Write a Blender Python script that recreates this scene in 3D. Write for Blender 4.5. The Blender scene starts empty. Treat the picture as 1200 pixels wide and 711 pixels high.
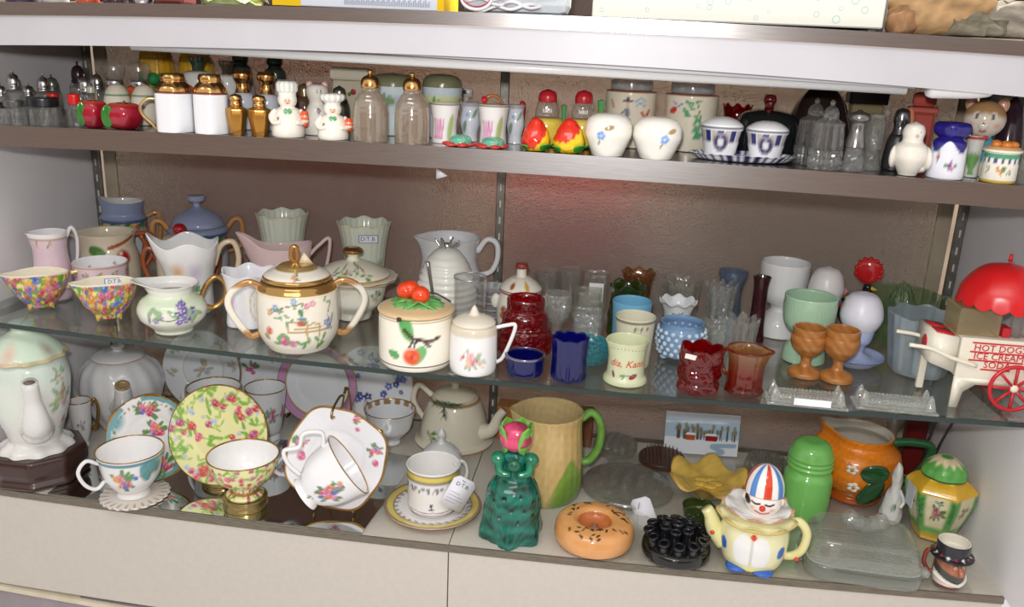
import bpy, bmesh, math, random
import numpy as np
from math import pi, sin, cos
from mathutils import Matrix, Vector
SC = bpy.context.scene
COL = SC.collection
rnd = random.Random(7)

# ------------------------------------------------------------------ camera
CAM = np.array([.9515, -1.0663, .692])
ROT = np.array([[.9904149, -.1143347, -.0774982],
                [.1318386, .9498561, .2835346],
                [.0411943, -.2910342, .9558254]])      # columns: right, forward, up
FOC = 1002.8                                            # focal length in pixels of a 1200 px wide frame
cam_data = bpy.data.cameras.new('camera')
cam_data.sensor_fit = 'HORIZONTAL'
cam_data.sensor_width = 36.0
cam_data.lens = 36.0 * FOC / 1200.0
cam_data.clip_start = .02
camera = bpy.data.objects.new('camera', cam_data)
camera.matrix_world = Matrix([[ROT[0][0], ROT[0][2], -ROT[0][1], CAM[0]],
                              [ROT[1][0], ROT[1][2], -ROT[1][1], CAM[1]],
                              [ROT[2][0], ROT[2][2], -ROT[2][1], CAM[2]],
                              [0, 0, 0, 1]])
COL.objects.link(camera)
SC.camera = camera

# ------------------------------------------------------------------ world, lights, exposure
world = bpy.data.worlds.new('shop_ambience')
SC.world = world
world.use_nodes = True
world.node_tree.nodes['Background'].inputs[0].default_value = (1.0, .97, .94, 1)
world.node_tree.nodes['Background'].inputs[1].default_value = .84

def area_light(name, loc, aim, size, power, col=(1, 1, 1), size_y=None, shape='DISK'):
    l = bpy.data.lights.new(name, 'AREA')
    l.shape = shape
    l.size = size
    if size_y: l.size_y = size_y
    l.energy = power
    l.color = col
    o = bpy.data.objects.new(name, l)
    o.location = loc
    o.rotation_euler = (Vector(aim) - Vector(loc)).to_track_quat('-Z', 'Y').to_euler()
    COL.objects.link(o)
    return o
area_light('camera_flash', (.925, -1.08, .765), (.80, .2, .30), .045, 7.8, (1, .985, .97))
area_light('shop_ceiling_lamp', (.6, -1.5, 2.1), (.75, .2, .2), 1.6, 14.0, (1, .97, .92), .6, 'RECTANGLE')
SC.view_settings.view_transform = 'Standard'
SC.view_settings.look = 'None'
SC.view_settings.gamma = 1
SC.view_settings.use_curve_mapping = False
SC.view_settings.exposure = 0.0
SC.cycles.transparent_max_bounces = 48
SC.cycles.max_bounces = 10
SC.cycles.glossy_bounces = 5
SC.cycles.transmission_bounces = 8
SC.cycles.caustics_reflective = False
SC.cycles.caustics_refractive = False
SC.cycles.sample_clamp_indirect = 4
SC.cycles.use_denoising = True

# ------------------------------------------------------------------ the case's measures
W, D = 1.5, .3864
XL, XR = 0.0, W+.011
def z_glass(x): return .0274*x*x - .05333*x + .2719     # the long glass shelf sags a little
def z_metal(x): return -.01449*x*x + .0211*x + .55193
def z_strip(x): return -.0231*x*x + .03706*x + .69449
def y_front(x): return .03822*x*x - .05397*x + .00918   # the case front bulges slightly
def z_floor(x): return 0.0
SHELF = {'T': z_metal, 'M': z_glass, 'B': z_floor, 'C': lambda x: z_strip(x) + .0158}

class Fit: pass
def ray(px, py): return ROT @ np.array([(px - 600) / FOC, 1, -(py - 355.5) / FOC])
def on_y(px, py, y):
    d = ray(px, py); return CAM + d * (y - CAM[1]) / d[1]
def project(P):
    d = ROT.T @ (np.asarray(P, float) - CAM); return 600 + FOC*d[0]/d[1], 355.5 - FOC*d[2]/d[1]
def fit(sh, px, w, top, base=None, Y=None, rb=.8, rt=0.0):
    """place and size a thing on a shelf: axis px, width w, top row; base row of its foot, or its depth Y"""
    zf = SHELF[sh]
    f = Fit()
    x, R = 1.0, .04
    y = Y if Y is not None else .1
    for it in range(8):
        z0 = zf(x)
        if base is not None:
            d = ray(px, base); t = (z0 - CAM[2]) / d[2]; P = CAM + d*t
            y = P[1] + rb*R
        y = min(max(y, -.02), D - .004 - R) if Y is None else y
        bp = base if base is not None else project((x, y, z0))[1]
        P = on_y(px, .5*(bp + top), y)
        x = P[0]
        depth = (ROT.T @ (P - CAM))[1]
        R = .5 * w * depth / FOC
        h = on_y(px, top, y + rt*R)[2] - z0
    zt = max(zf(x-.8*R), zf(x), zf(x+.8*R))+.0002       # the shelves sag: rest on the higher side
    f.x, f.y, f.z, f.R, f.h = float(x), float(y), float(zt), float(R), float(h-(zt-zf(x)))
    return f

# ------------------------------------------------------------------ colours
def C(hx, met=0.0):
    v = [int(hx[i:i+2], 16) / 255 for i in (0, 2, 4)]
    return np.array([(c/12.92 if c <= .04045 else ((c+.055)/1.055)**2.4) for c in v] + [met])
WHITE = C('e9e8e8'); CREAM = C('eae2cf'); GOLD = C('c08f45', 1); GILT = C('b98a48', .85); BLACK = C('1a1816')
GREEN = C('4f9c3f'); DKGREEN = C('1f6a3a'); RED = C('c5211c'); PINK = C('cf4f83'); BLUE = C('3a55b0')

# ------------------------------------------------------------------ geometry
def pchip(P, k):
    P = np.asarray(P, float)
    d = np.diff(P, axis=0)
    T = np.zeros_like(P)
    a, b = d[:-1], d[1:]
    with np.errstate(divide='ignore', invalid='ignore'):
        T[1:-1] = np.where(a*b > 0, 2*a*b/(a+b), 0)
    T[0], T[-1] = d[0], d[-1]
    out = []
    for i in range(len(d)):
        for s in range(k):
            t = s / k
            out.append((2*t**3-3*t*t+1)*P[i] + (t**3-2*t*t+t)*T[i] + (-2*t**3+3*t*t)*P[i+1] + (t**3-t*t)*T[i+1])
    out.append(P[-1])
    return np.array(out)
def catmull(P, k):
    P = np.asarray(P, float)
    Q = np.vstack([2*P[0]-P[1], P, 2*P[-1]-P[-2]])
    out = []
    for i in range(1, len(Q)-2):
        for s in range(k):
            t = s/k
            out.append(.5*(2*Q[i] + (Q[i+1]-Q[i-1])*t + (2*Q[i-1]-5*Q[i]+4*Q[i+1]-Q[i+2])*t*t + (3*Q[i]-Q[i-1]-3*Q[i+1]+Q[i+2])*t**3))
    out.append(P[-1])
    return np.array(out)

class Geo:
    def __init__(s, V, Q=None, N=None, col=None):
        s.V = np.asarray(V, float)
        s.Q = np.zeros((0, 4), int) if Q is None else np.asarray(Q, int).reshape(-1, 4)
        s.N = [] if N is None else [tuple(n) for n in N]
        s.C = np.tile(WHITE if col is None else col, (len(s.V), 1))
        s.u, s.v = s.V[:, 0].copy(), s.V[:, 2].copy()
        s.msk = np.ones(len(s.V))
        s.inner = np.zeros(len(s.V), bool)
    def move(s, x=0, y=0, z=0): s.V = s.V + np.array([x, y, z]); return s
    def scale(s, x, y=None, z=None): s.V = s.V * np.array([x, x if y is None else y, x if z is None else z]); return s
    def rot(s, ax, a):
        s.V = s.V @ np.array(Matrix.Rotation(a, 3, ax)).T; return s
    def col(s, c): s.C[:] = c; return s
    # --- painting with colour that the thing itself has
    def mix(s, a, c):
        a = np.clip(a*s.msk, 0, 1)[:, None]; s.C = s.C*(1-a) + c*a; return s
    def band(s, v0, v1, c, soft=.0006):
        return s.mix(np.clip((s.v-v0)/soft+.5, 0, 1)*np.clip((v1-s.v)/soft+.5, 0, 1), c)
    def where(s, m, c):
        k, s.msk = s.msk, np.ones(len(s.V)); s.mix(np.asarray(m, float), c); s.msk = k; return s
    def dot(s, u, v, ru, c, rv=None, ang=0, soft=.35):
        rv = rv or ru
        du, dv = s.u-u, s.v-v
        x = du*cos(ang)+dv*sin(ang); y = -du*sin(ang)+dv*cos(ang)
        d = np.sqrt((x/ru)**2+(y/rv)**2)
        return s.mix((1-d)/soft, c)
    def rose(s, u, v, r, c, hi=None):
        hi = c*.62+C('ffffff')*.38 if hi is None else hi
        s.dot(u, v, r, c)
        s.dot(u-.3*r, v+.3*r, .42*r, hi, soft=.9); s.dot(u+.35*r, v-.1*r, .32*r, hi, soft=.9)
        s.dot(u+.05*r, v-.05*r, .25*r, c*.45, soft=.9)
        return s
    def bloom(s, u, v, r, c, cc=None, n=5, rot=0):
        du, dv = s.u-u, s.v-v
        d = np.hypot(du, dv)/(r*(.62+.38*np.abs(np.cos(n/2*(np.arctan2(dv, du)+rot)))))
        s.mix((1-d)/.3, c)
        if cc is not None: s.dot(u, v, .28*r, cc)
        return s
    def leaf(s, u, v, ang, L, c, w=.36):
        du, dv = s.u-u, s.v-v
        x = (du*cos(ang)+dv*sin(ang))/L; y = (-du*sin(ang)+dv*cos(ang))/L
        hw = w*np.sqrt(np.clip(x*(1-x), 0, 1))
        return s.mix(np.where((x > 0) & (x < 1), np.clip((hw-np.abs(y))/.08+.3, 0, 1), 0), c)
    def line(s, pts, w, c, k=6):
        P = catmull(pts, k) if len(pts) > 2 else np.asarray(pts, float)
        best = np.full(len(s.u), 9.0)
        for (a, b) in zip(P[:-1], P[1:]):
            ab = b-a; L = ab@ab+1e-12
            t = np.clip(((s.u-a[0])*ab[0]+(s.v-a[1])*ab[1])/L, 0, 1)
            best = np.minimum(best, np.hypot(s.u-a[0]-t*ab[0], s.v-a[1]-t*ab[1]))
        return s.mix((1.2-best/w)/.4, c)
    def posy(s, u, v, r, cols, n=5, seed=0, leaves=C('5d8f50'), lw=.4):
        q = random.Random(seed)
        for i in range(n+2):
            a = q.uniform(0, 2*pi); s.leaf(u+.4*r*cos(a), v+.4*r*sin(a), a, r*.95, leaves, lw)
        for i in range(n):
            a = i*2.4+q.random(); d = r*.75*math.sqrt(i/n)
            s.rose(u+d*cos(a), v+d*sin(a), r*q.uniform(.3, .45), cols[i % len(cols)])
        return s
    def chintz(s, u0, u1, v0, v1, n, r, cols, seed=0, leafc=GREEN):
        q = random.Random(seed)
        for i in range(n):
            u, v = q.uniform(u0, u1), q.uniform(v0, v1)
            for j in range(2):
                s.leaf(u, v, q.uniform(0, 6.28), r*2.2, leafc)
        for i in range(n):
            s.rose(q.uniform(u0, u1), q.uniform(v0, v1), r*q.uniform(.7, 1.15), cols[i % len(cols)])
        return s
    def noise(s, amt, sc=60, seed=0):
        q = np.random.RandomState(seed); w = np.zeros(len(s.V))
        for i in range(6):
            k = q.normal(size=3)*sc*(1+.5*i); w += np.sin(s.V@k+q.uniform(0, 6.28))/(1+.4*i)
        s.C[:, :3] *= (1+amt*w/2.2)[:, None]; s.C[:, :3] = np.clip(s.C[:, :3], 0, 1)
        return s
    def bump(s, amt, sc=60, seed=0):
        q = np.random.RandomState(seed); w = np.zeros((len(s.V), 3))
        for i in range(5):
            k = q.normal(size=3)*sc*(1+.6*i); w += np.outer(np.sin(s.V@k+q.uniform(0, 6.28))/(1+.5*i), q.normal(size=3)*.5)
        s.V = s.V+amt*w
        return s

def join(*gs):
    V, Q, N, Cc, u, v, o = [], [], [], [], [], [], 0
    for g in gs:
        V.append(g.V); Q.append(g.Q+o); N += [tuple(i+o for i in n) for n in g.N]
        Cc.append(g.C); o += len(g.V)
    r = Geo(np.vstack(V), np.vstack(Q), N); r.C = np.vstack(Cc); return r

def lathe(prof, R=1, h=1, n=48, k=5, col=None, rmod=None, zmod=None):
    """turn a profile [(r, z)...] (in units of R and h) about Z; angle 0 faces the viewer"""
    if n > 100: n, k = int(n*.88), max(3, round(k*.78))
    P = pchip(prof, k)
    im = int(np.argmax(P[:, 1]))
    th = np.linspace(-pi, pi, n, endpoint=False)
    r = np.maximum(P[:, 0], 1e-4)[:, None]*np.ones(n)
    z = P[:, 1][:, None]*np.ones(n)
    TH = np.ones(len(P))[:, None]*th
    if rmod: r = r*rmod(TH, z)
    if zmod: z = z+zmod(TH, z, r)
    V = np.stack([R*r*np.sin(TH), -R*r*np.cos(TH), h*z], -1).reshape(-1, 3)
    i, j = np.meshgrid(np.arange(len(P)-1), np.arange(n), indexing='ij')
    j2 = (j+1) % n
    Q = np.stack([i*n+j, i*n+j2, (i+1)*n+j2, (i+1)*n+j], -1).reshape(-1, 4)
    g = Geo(V, Q, None, col)
    g.u = (TH*R).reshape(-1); g.v = (h*(P[:, 1][:, None]*np.ones(n))).reshape(-1)
    g.th = TH.reshape(-1); g.rr = (R*r).reshape(-1)
    g.inner = (np.arange(len(P))[:, None]*np.ones(n) > im).reshape(-1)
    g.msk = (~g.inner).astype(float)
    return g
def cup(prof, w=.06, zf=.08):
    """outer profile -> closed vessel with a wall of thickness w"""
    inn = [(max(r-w, 0), z) for r, z in reversed(prof) if z > zf and r > w]
    up = [p for i, p in enumerate(prof) if i == 0 or p[1] > prof[i-1][1]]
    rf = max(.03, min(inn[-1][0]*.9, float(np.interp(zf, [p[1] for p in up], [p[0] for p in up]))-w))
    return list(prof)+[(prof[-1][0]-w*.5, prof[-1][1]+.008)]+inn+[(rf, zf), (0, zf)]
def disc(prof, R, n=72, k=5, col=None, rmod=None, zmod=None):
    """flat ware: profile r in units of R, z in metres; painted in its own plane (u right, v up once stood up)"""
    g = lathe(prof, R, 1, n, k, col, rmod, zmod)
    g.u = g.V[:, 0].copy(); g.v = g.V[:, 1].copy(); g.msk = np.ones(len(g.V))
    g.rad = np.hypot(g.u, g.v)
    return g
def tube(pts, rad, n=10, k=5, flat=1.0, col=None, closed=False, up=None):
    P = catmull(pts, k) if len(pts) > 2 else np.asarray(pts, float)
    m = len(P)
    rad = np.interp(np.linspace(0, 1, m), np.linspace(0, 1, len(rad)), rad) if hasattr(rad, '__len__') else np.full(m, rad)
    T = np.gradient(P, axis=0); T /= np.linalg.norm(T, axis=1)[:, None]+1e-12
    a = np.array(up if up is not None else (0, 1, 0), float)
    if abs(T[0]@a) > .9: a = np.array([1, 0, 0.])
    V = []
    for i in range(m):
        a = a-(a@T[i])*T[i]; a /= np.linalg.norm(a); b = np.cross(T[i], a)
        for j in range(n):
            t = 2*pi*j/n; V.append(P[i]+rad[i]*(flat*cos(t)*a+sin(t)*b))
    i, j = np.meshgrid(np.arange(m-1), np.arange(n), indexing='ij'); j2 = (j+1) % n
    Q = np.stack([i*n+j, i*n+j2, (i+1)*n+j2, (i+1)*n+j], -1).reshape(-1, 4)
    return Geo(V, Q, [tuple(range(n))[::-1], tuple(range((m-1)*n, m*n))], col)
def ball(x, y, z, rx, ry=None, rz=None, n=20, m=12, col=None):
    ry = ry or rx; rz = rz or rx
    g = lathe([(sin(pi*i/m), -cos(pi*i/m)) for i in range(m+1)], 1, 1, n, 1, col)
    g.scale(rx, ry, rz); g.u = g.V[:, 0].copy(); g.v = g.V[:, 2].copy(); g.msk = np.ones(len(g.V))
    return g.move(x, y, z)
def box(x0, x1, y0, y1, z0, z1, bev=0, col=None, seg=1):
    bm = bmesh.new(); bmesh.ops.create_cube(bm, size=1)
    for v in bm.verts: v.co = Vector((x0+(v.co.x+.5)*(x1-x0), y0+(v.co.y+.5)*(y1-y0), z0+(v.co.z+.5)*(z1-z0)))
    if bev: bmesh.ops.bevel(bm, geom=bm.edges[:], offset=bev, segments=seg, affect='EDGES', profile=.5)
    g = Geo([v.co[:] for v in bm.verts], None, [[v.index for v in f.verts] for f in bm.faces], col) if not bm.verts.index_update() else None
    bm.free(); return g
def prism(poly, y0, y1, col=None):
    """outline in (x, z), extruded along y"""
    n = len(poly)
    V = [(x, y0, z) for x, z in poly]+[(x, y1, z) for x, z in poly]
    return Geo(V, [(i, (i+1) % n, n+(i+1) % n, n+i) for i in range(n)], [tuple(range(n))[::-1], tuple(range(n, 2*n))], col)
def leafgeo(L, w, th=.0012, bend=.2, col=None, n=8):
    V = []
    for s in (1, -1):
        for i in range(n+1):
            t = i/n; hw = w*math.sqrt(max(t*(1-t), 0))*1.0+.0002
            for j in (-1, -.5, 0, .5, 1):
                V.append((t*L, j*hw, bend*L*t*t*-1+abs(j)*hw*.25+s*th*.5))
    m = (n+1)*5; Q = []
    for i in range(n):
        for j in range(4):
            a = i*5+j; Q.append((a, a+5, a+6, a+1)); Q.append((m+a, m+a+1, m+a+6, m+a+5))
    for i in range(n):
        a = i*5; Q.append((a, m+a, m+a+5, a+5)); b = a+4; Q.append((b, b+5, m+b+5, m+b))
    return Geo(V, Q, None, col)
def ear(f, pts, r, az=0, flat=1.0, col=None, n=10, k=6):
    """a handle: (radius, height) points in units of f.R and f.h, standing out at azimuth az (0 = to the right)"""
    P = [(a*f.R*cos(az), a*f.R*sin(az), b*f.h) for a, b in pts]
    return tube(P, r, n, k, flat, col, up=(-sin(az), cos(az), 0))
def lettering(txt, size, col, thick=.0004, shear=0, align='CENTER'):
    cu = bpy.data.curves.new('lettering', 'FONT'); cu.body = txt; cu.size = size; cu.align_x = align; cu.align_y = 'CENTER'
    cu.extrude = thick; cu.shear = shear; cu.resolution_u = 2
    o = bpy.data.objects.new('lettering', cu); COL.objects.link(o)
    dg = bpy.context.evaluated_depsgraph_get(); me = o.evaluated_get(dg).to_mesh()
    V = [(v.co.x, -v.co.z, v.co.y) for v in me.vertices]; N = [tuple(p.vertices) for p in me.polygons]
    o.evaluated_get(dg).to_mesh_clear(); bpy.data.objects.remove(o); bpy.data.curves.remove(cu)
    return Geo(V, None, N, col)                          # upright in the XZ plane, facing the viewer
def wrap(g, R, z, th0=0):
    """bend upright flat geometry round a cylinder of radius R about Z"""
    t = g.V[:, 0]/R+th0; rr = R-g.V[:, 1]
    g.V = np.stack([rr*np.sin(t), -rr*np.cos(t), g.V[:, 2]+z], -1); return g

# ------------------------------------------------------------------ objects
def mesh(name, g):
    me = bpy.data.meshes.new(name)
    V = g.V; nq = len(g.Q)
    loops = [g.Q.reshape(-1)]; starts = [np.arange(nq)*4]; o = nq*4
    if g.N:
        ln = np.array([len(n) for n in g.N]); loops.append(np.concatenate([np.array(n, int) for n in g.N]))
        starts.append(o+np.concatenate([[0], np.cumsum(ln)[:-1]]))
    loops = np.concatenate(loops).astype(np.int32); starts = np.concatenate(starts).astype(np.int32)
    me.vertices.add(len(V)); me.loops.add(len(loops)); me.polygons.add(len(starts))
    me.vertices.foreach_set('co', V.astype(np.float32).reshape(-1))
    me.loops.foreach_set('vertex_index', loops)
    me.polygons.foreach_set('loop_start', starts)
    me.update(calc_edges=True); me.validate()
    at = me.color_attributes.new('Col', 'FLOAT_COLOR', 'POINT')
    if len(me.vertices) == len(g.C): at.data.foreach_set('color', g.C.astype(np.float32).reshape(-1))
    return me
def add(parent, name, g, mat, label=None, flat=None, kind=None):
    o = bpy.data.objects.new(name, mesh(name, g)); COL.objects.link(o)
    o.data.materials.append(mat)
    if flat is None: flat = len(g.N) > 0 and len(g.Q) == 0
    if flat: o.data.shade_flat()
    o.parent = parent
    if label: o['label'] = label
    if kind: o['kind'] = kind
    return o
SQUARE_ON = ('mirror', 'bracket', 'shelf', 'counter', 'lamp', 'carton', 'box', 'table', 'book', 'picture', 'plate', 'saucer', 'easel', 'yarn', 'stone', 'toy_cart', 'tag', 'riser',
             'knife_rest', 'rod_rest', 'butter_dish', 'hanging', 'wooden_stand', 'standard', 'sprig', 'tray', 'leafy_ornament', 'frog', 'tongs')
def turned(name, f):
    """round things were set out with their best side to the shopper standing in front of the middle of the case"""
    return 0.0 if any(k in name for k in SQUARE_ON) else math.atan2(CAM[0]-f.x, f.y-CAM[1])
def T(name, label, cat, f, rot=0, group=None):
    rot += turned(name, f)
    o = bpy.data.objects.new(name, None); COL.objects.link(o)
    o.empty_display_size = .01
    o.location = (f.x, f.y, f.z); o.rotation_euler = (0, 0, rot)
    o['label'] = label; o['category'] = cat
    if group: o['group'] = group
    return o
def solo(name, label, cat, f, g, mat, rot=0, group=None, flat=None):
    rot += turned(name, f)
    o = add(None, name, g, mat, None, flat); o.location = (f.x, f.y, f.z); o.rotation_euler = (0, 0, rot)
    o['label'] = label; o['category'] = cat
    if group: o['group'] = group
    return o
def struct(name, g, mat, flat=None):
    o = add(None, name, g, mat, None, flat); o['kind'] = 'structure'; return o
def dup(root, label, x=None, y=None, z=None, rot=None):
    r = root.copy(); COL.objects.link(r); r['label'] = label
    for ch in root.children:
        c = ch.copy(); COL.objects.link(c); c.parent = r
        for gch in ch.children:
            d = gch.copy(); COL.objects.link(d); d.parent = c
    if x is not None: r.location = (x, y, z)
    if rot is not None: r.rotation_euler[2] = rot
    return r

# ------------------------------------------------------------------ materials
def nodes(name):
    m = bpy.data.materials.new(name); m.use_nodes = True
    nt = m.node_tree; nt.nodes.clear()
    return m, nt, nt.nodes.new('ShaderNodeOutputMaterial')
def N(nt, t, **kw):
    n = nt.nodes.new(t)
    for k, v in kw.items():
        if k.startswith('_'): setattr(n, k[1:], v)
        else: n.inputs[k.replace('__', ' ')].default_value = v
    return n
def painted(name, rough=.12, coat=0.0, bump=0.0, bscale=200, noise=.05, trans=0.0, spec=.5):
    """glaze, paint, paper, wood ...: colour from the painted attribute, its alpha is how metallic it is"""
    m, nt, out = nodes(name); L = nt.links.new
    b = N(nt, 'ShaderNodeBsdfPrincipled', Roughness=rough); b.inputs['Coat Weight'].default_value = coat
    b.inputs['Specular IOR Level'].default_value = spec
    a = N(nt, 'ShaderNodeAttribute', _attribute_name='Col')
    tc = N(nt, 'ShaderNodeTexCoord'); ns = N(nt, 'ShaderNodeTexNoise', Scale=bscale, Detail=3.0)
    L(tc.outputs['Object'], ns.inputs['Vector'])
    mr = N(nt, 'ShaderNodeMapRange'); mr.inputs[3].default_value = 1-noise; mr.inputs[4].default_value = 1+noise
    L(ns.outputs['Fac'], mr.inputs[0])
    mu = N(nt, 'ShaderNodeVectorMath', _operation='SCALE'); L(a.outputs['Color'], mu.inputs[0]); L(mr.outputs[0], mu.inputs['Scale'])
    L(mu.outputs[0], b.inputs['Base Color']); L(a.outputs['Alpha'], b.inputs['Metallic'])
    if bump:
        bp = N(nt, 'ShaderNodeBump', Strength=bump, Distance=.001); L(ns.outputs['Fac'], bp.inputs['Height']); L(bp.outputs[0], b.inputs['Normal'])
    if trans:
        tr = N(nt, 'ShaderNodeBsdfTranslucent'); L(mu.outputs[0], tr.inputs[0]); mx = N(nt, 'ShaderNodeMixShader', Fac=trans)
        L(b.outputs[0], mx.inputs[1]); L(tr.outputs[0], mx.inputs[2]); L(mx.outputs[0], out.inputs[0])
    else: L(b.outputs[0], out.inputs[0])
    return m
def glass(name, tint, body=0.0, bodycol=None, refr=.25, rough=.03, bump=0, bscale=150, edge=.4, ior=1.65):
    """clear or coloured glass: light passes (so it also lights what stands behind), the surface reflects,
    a part is refracted; body is the share of light a cloudy or deep coloured glass scatters"""
    m, nt, out = nodes(name); L = nt.links.new
    t4 = (*(tint or (1, 1, 1)), 1)
    tr = N(nt, 'ShaderNodeBsdfTransparent', Color=t4)
    gl = N(nt, 'ShaderNodeBsdfGlass', Color=t4, Roughness=rough, IOR=1.3)
    at = N(nt, 'ShaderNodeAttribute', _attribute_name='Col') if tint is None else None    # shaded glass takes its tint from the paint
    if at:
        for q in (tr, gl): L(at.outputs['Color'], q.inputs[0])
    mx = N(nt, 'ShaderNodeMixShader', Fac=refr); L(tr.outputs[0], mx.inputs[1]); L(gl.outputs[0], mx.inputs[2])
    last = mx
    if body:
        di = N(nt, 'ShaderNodeBsdfDiffuse', Color=(*(bodycol or tint or (1, 1, 1)), 1)); tl = N(nt, 'ShaderNodeBsdfTranslucent', Color=(*(bodycol or tint or (1, 1, 1)), 1))
        if at and not bodycol:
            for q in (di, tl): L(at.outputs['Color'], q.inputs[0])
        m1 = N(nt, 'ShaderNodeMixShader', Fac=.45); L(di.outputs[0], m1.inputs[1]); L(tl.outputs[0], m1.inputs[2])
        lw = N(nt, 'ShaderNodeLayerWeight', Blend=edge)
        mr = N(nt, 'ShaderNodeMapRange'); mr.inputs[3].default_value = body; mr.inputs[4].default_value = min(1, body*1.8); L(lw.outputs['Facing'], mr.inputs[0])
        m2 = N(nt, 'ShaderNodeMixShader'); L(mr.outputs[0], m2.inputs[0]); L(last.outputs[0], m2.inputs[1]); L(m1.outputs[0], m2.inputs[2]); last = m2
    ge = N(nt, 'ShaderNodeNewGeometry'); io = N(nt, 'ShaderNodeMapRange'); io.inputs[3].default_value = ior; io.inputs[4].default_value = 1/ior
    L(ge.outputs['Backfacing'], io.inputs[0])            # the same reflectance on both faces of the wall of a glass
    fr = N(nt, 'ShaderNodeFresnel'); L(io.outputs[0], fr.inputs['IOR']); gs = N(nt, 'ShaderNodeBsdfGlossy', Color=(1, 1, 1, 1), Roughness=rough+.045)
    m3 = N(nt, 'ShaderNodeMixShader'); L(fr.outputs[0], m3.inputs[0]); L(last.outputs[0], m3.inputs[1]); L(gs.outputs[0], m3.inputs[2])
    if bump:
        tc = N(nt, 'ShaderNodeTexCoord'); ns = N(nt, 'ShaderNodeTexVoronoi', Scale=bscale); L(tc.outputs['Object'], ns.inputs['Vector'])
        bp = N(nt, 'ShaderNodeBump', Strength=bump, Distance=.004); L(ns.outputs['Distance'], bp.inputs['Height'])
        for q in (gl, gs, fr): L(bp.outputs[0], q.inputs['Normal'])
    L(m3.outputs[0], out.inputs[0])
    return m
GLAZE = painted('glazed_ceramic', .10, .3, noise=.03)
SATIN = painted('satin_paint', .35, noise=.05)
MATTE = painted('matte_surface', .75, bump=.15, bscale=300, noise=.08, spec=.3)
PAPER = painted('paper', .9, noise=.03, spec=.2)
WOOD = painted('varnished_wood', .3, .3, noise=.25, bscale=90)
ROUGHGLAZE = painted('pebbly_glaze', .18, .3, bump=.6, bscale=260, noise=.1)
CHROME = painted('polished_metal', .21, noise=.06)
PLASTIC = painted('moulded_plastic', .28, noise=.03)
OPAL = painted('opaque_glass', .08, .4, noise=.02, trans=.25)
CLEAR = glass('clear_glass', (.965, .975, .97), .06, (.92, .95, .93), .10, bump=.25, bscale=90)
THIN = glass('thin_clear_glass', (.975, .98, .98), .02, (.85, .86, .86), .04, ior=1.5)
CRYSTAL = glass('cut_crystal', (.95, .96, .95), .12, (.97, .98, .97), .22, .02, bump=.8, bscale=130)
SMOKE = glass('greyish_pressed_glass', (.93, .925, .89), .16, (.80, .80, .74), .12, .03, bump=.5, bscale=110)
PRESSED = glass('pressed_glass', (.94, .95, .93), .22, (.92, .94, .91), .12, .03, bump=.4, bscale=140)
RUBY = glass('ruby_glass', (.70, .015, .02), .22, (.42, .004, .01), .35, bump=.3, bscale=170)
COBALT = glass('cobalt_glass', (.04, .06, .62), .25, (.012, .016, .34), .35)
AMBER = glass('amber_glass', (.82, .55, .25), .16, (.50, .27, .09), .3)
SHADED = glass('shaded_glass', None, .18, None, .25, bump=.15, bscale=120)
AMBERINA = glass('red_orange_glass', (.85, .33, .06), .20, (.60, .12, .015), .35)
OLIVE = glass('olive_green_glass', (.42, .55, .22), .25, (.11, .17, .04), .3, bump=.3, bscale=120)
GREENGLASS = glass('green_glass', (.84, .93, .81), .10, (.35, .55, .30), .15)
TURQ = glass('turquoise_glass', (.25, .70, .76), .45, (.08, .45, .53), .3, bump=.6, bscale=180)
OPALCLEAR = glass('opalescent_glass', (.86, .91, .95), .30, (.76, .84, .90), .1)
FROG = glass('brownish_frog_glass', (.94, .93, .89), .12, (.82, .79, .71), .25, .02, ior=1.9)
PANEL = glass('panelled_crystal', (.95, .96, .95), .05, (.95, .96, .95), .45, .015, ior=1.8)
DISH = glass('dish_glass', (.95, .96, .935), .11, (.84, .87, .81), .12, .02, ior=1.7)
PALEBLUE = glass('pale_blue_glass', (.65, .74, .86), .3, (.36, .45, .58), .3)
LUSTRE = glass('gold_lustre_glass', (.95, .89, .82), .20, (.95, .80, .64), .10, ior=2.1)
GOLDM, CHROMEM = C('dcab6c', 1), C('dadadc', 1)
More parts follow.
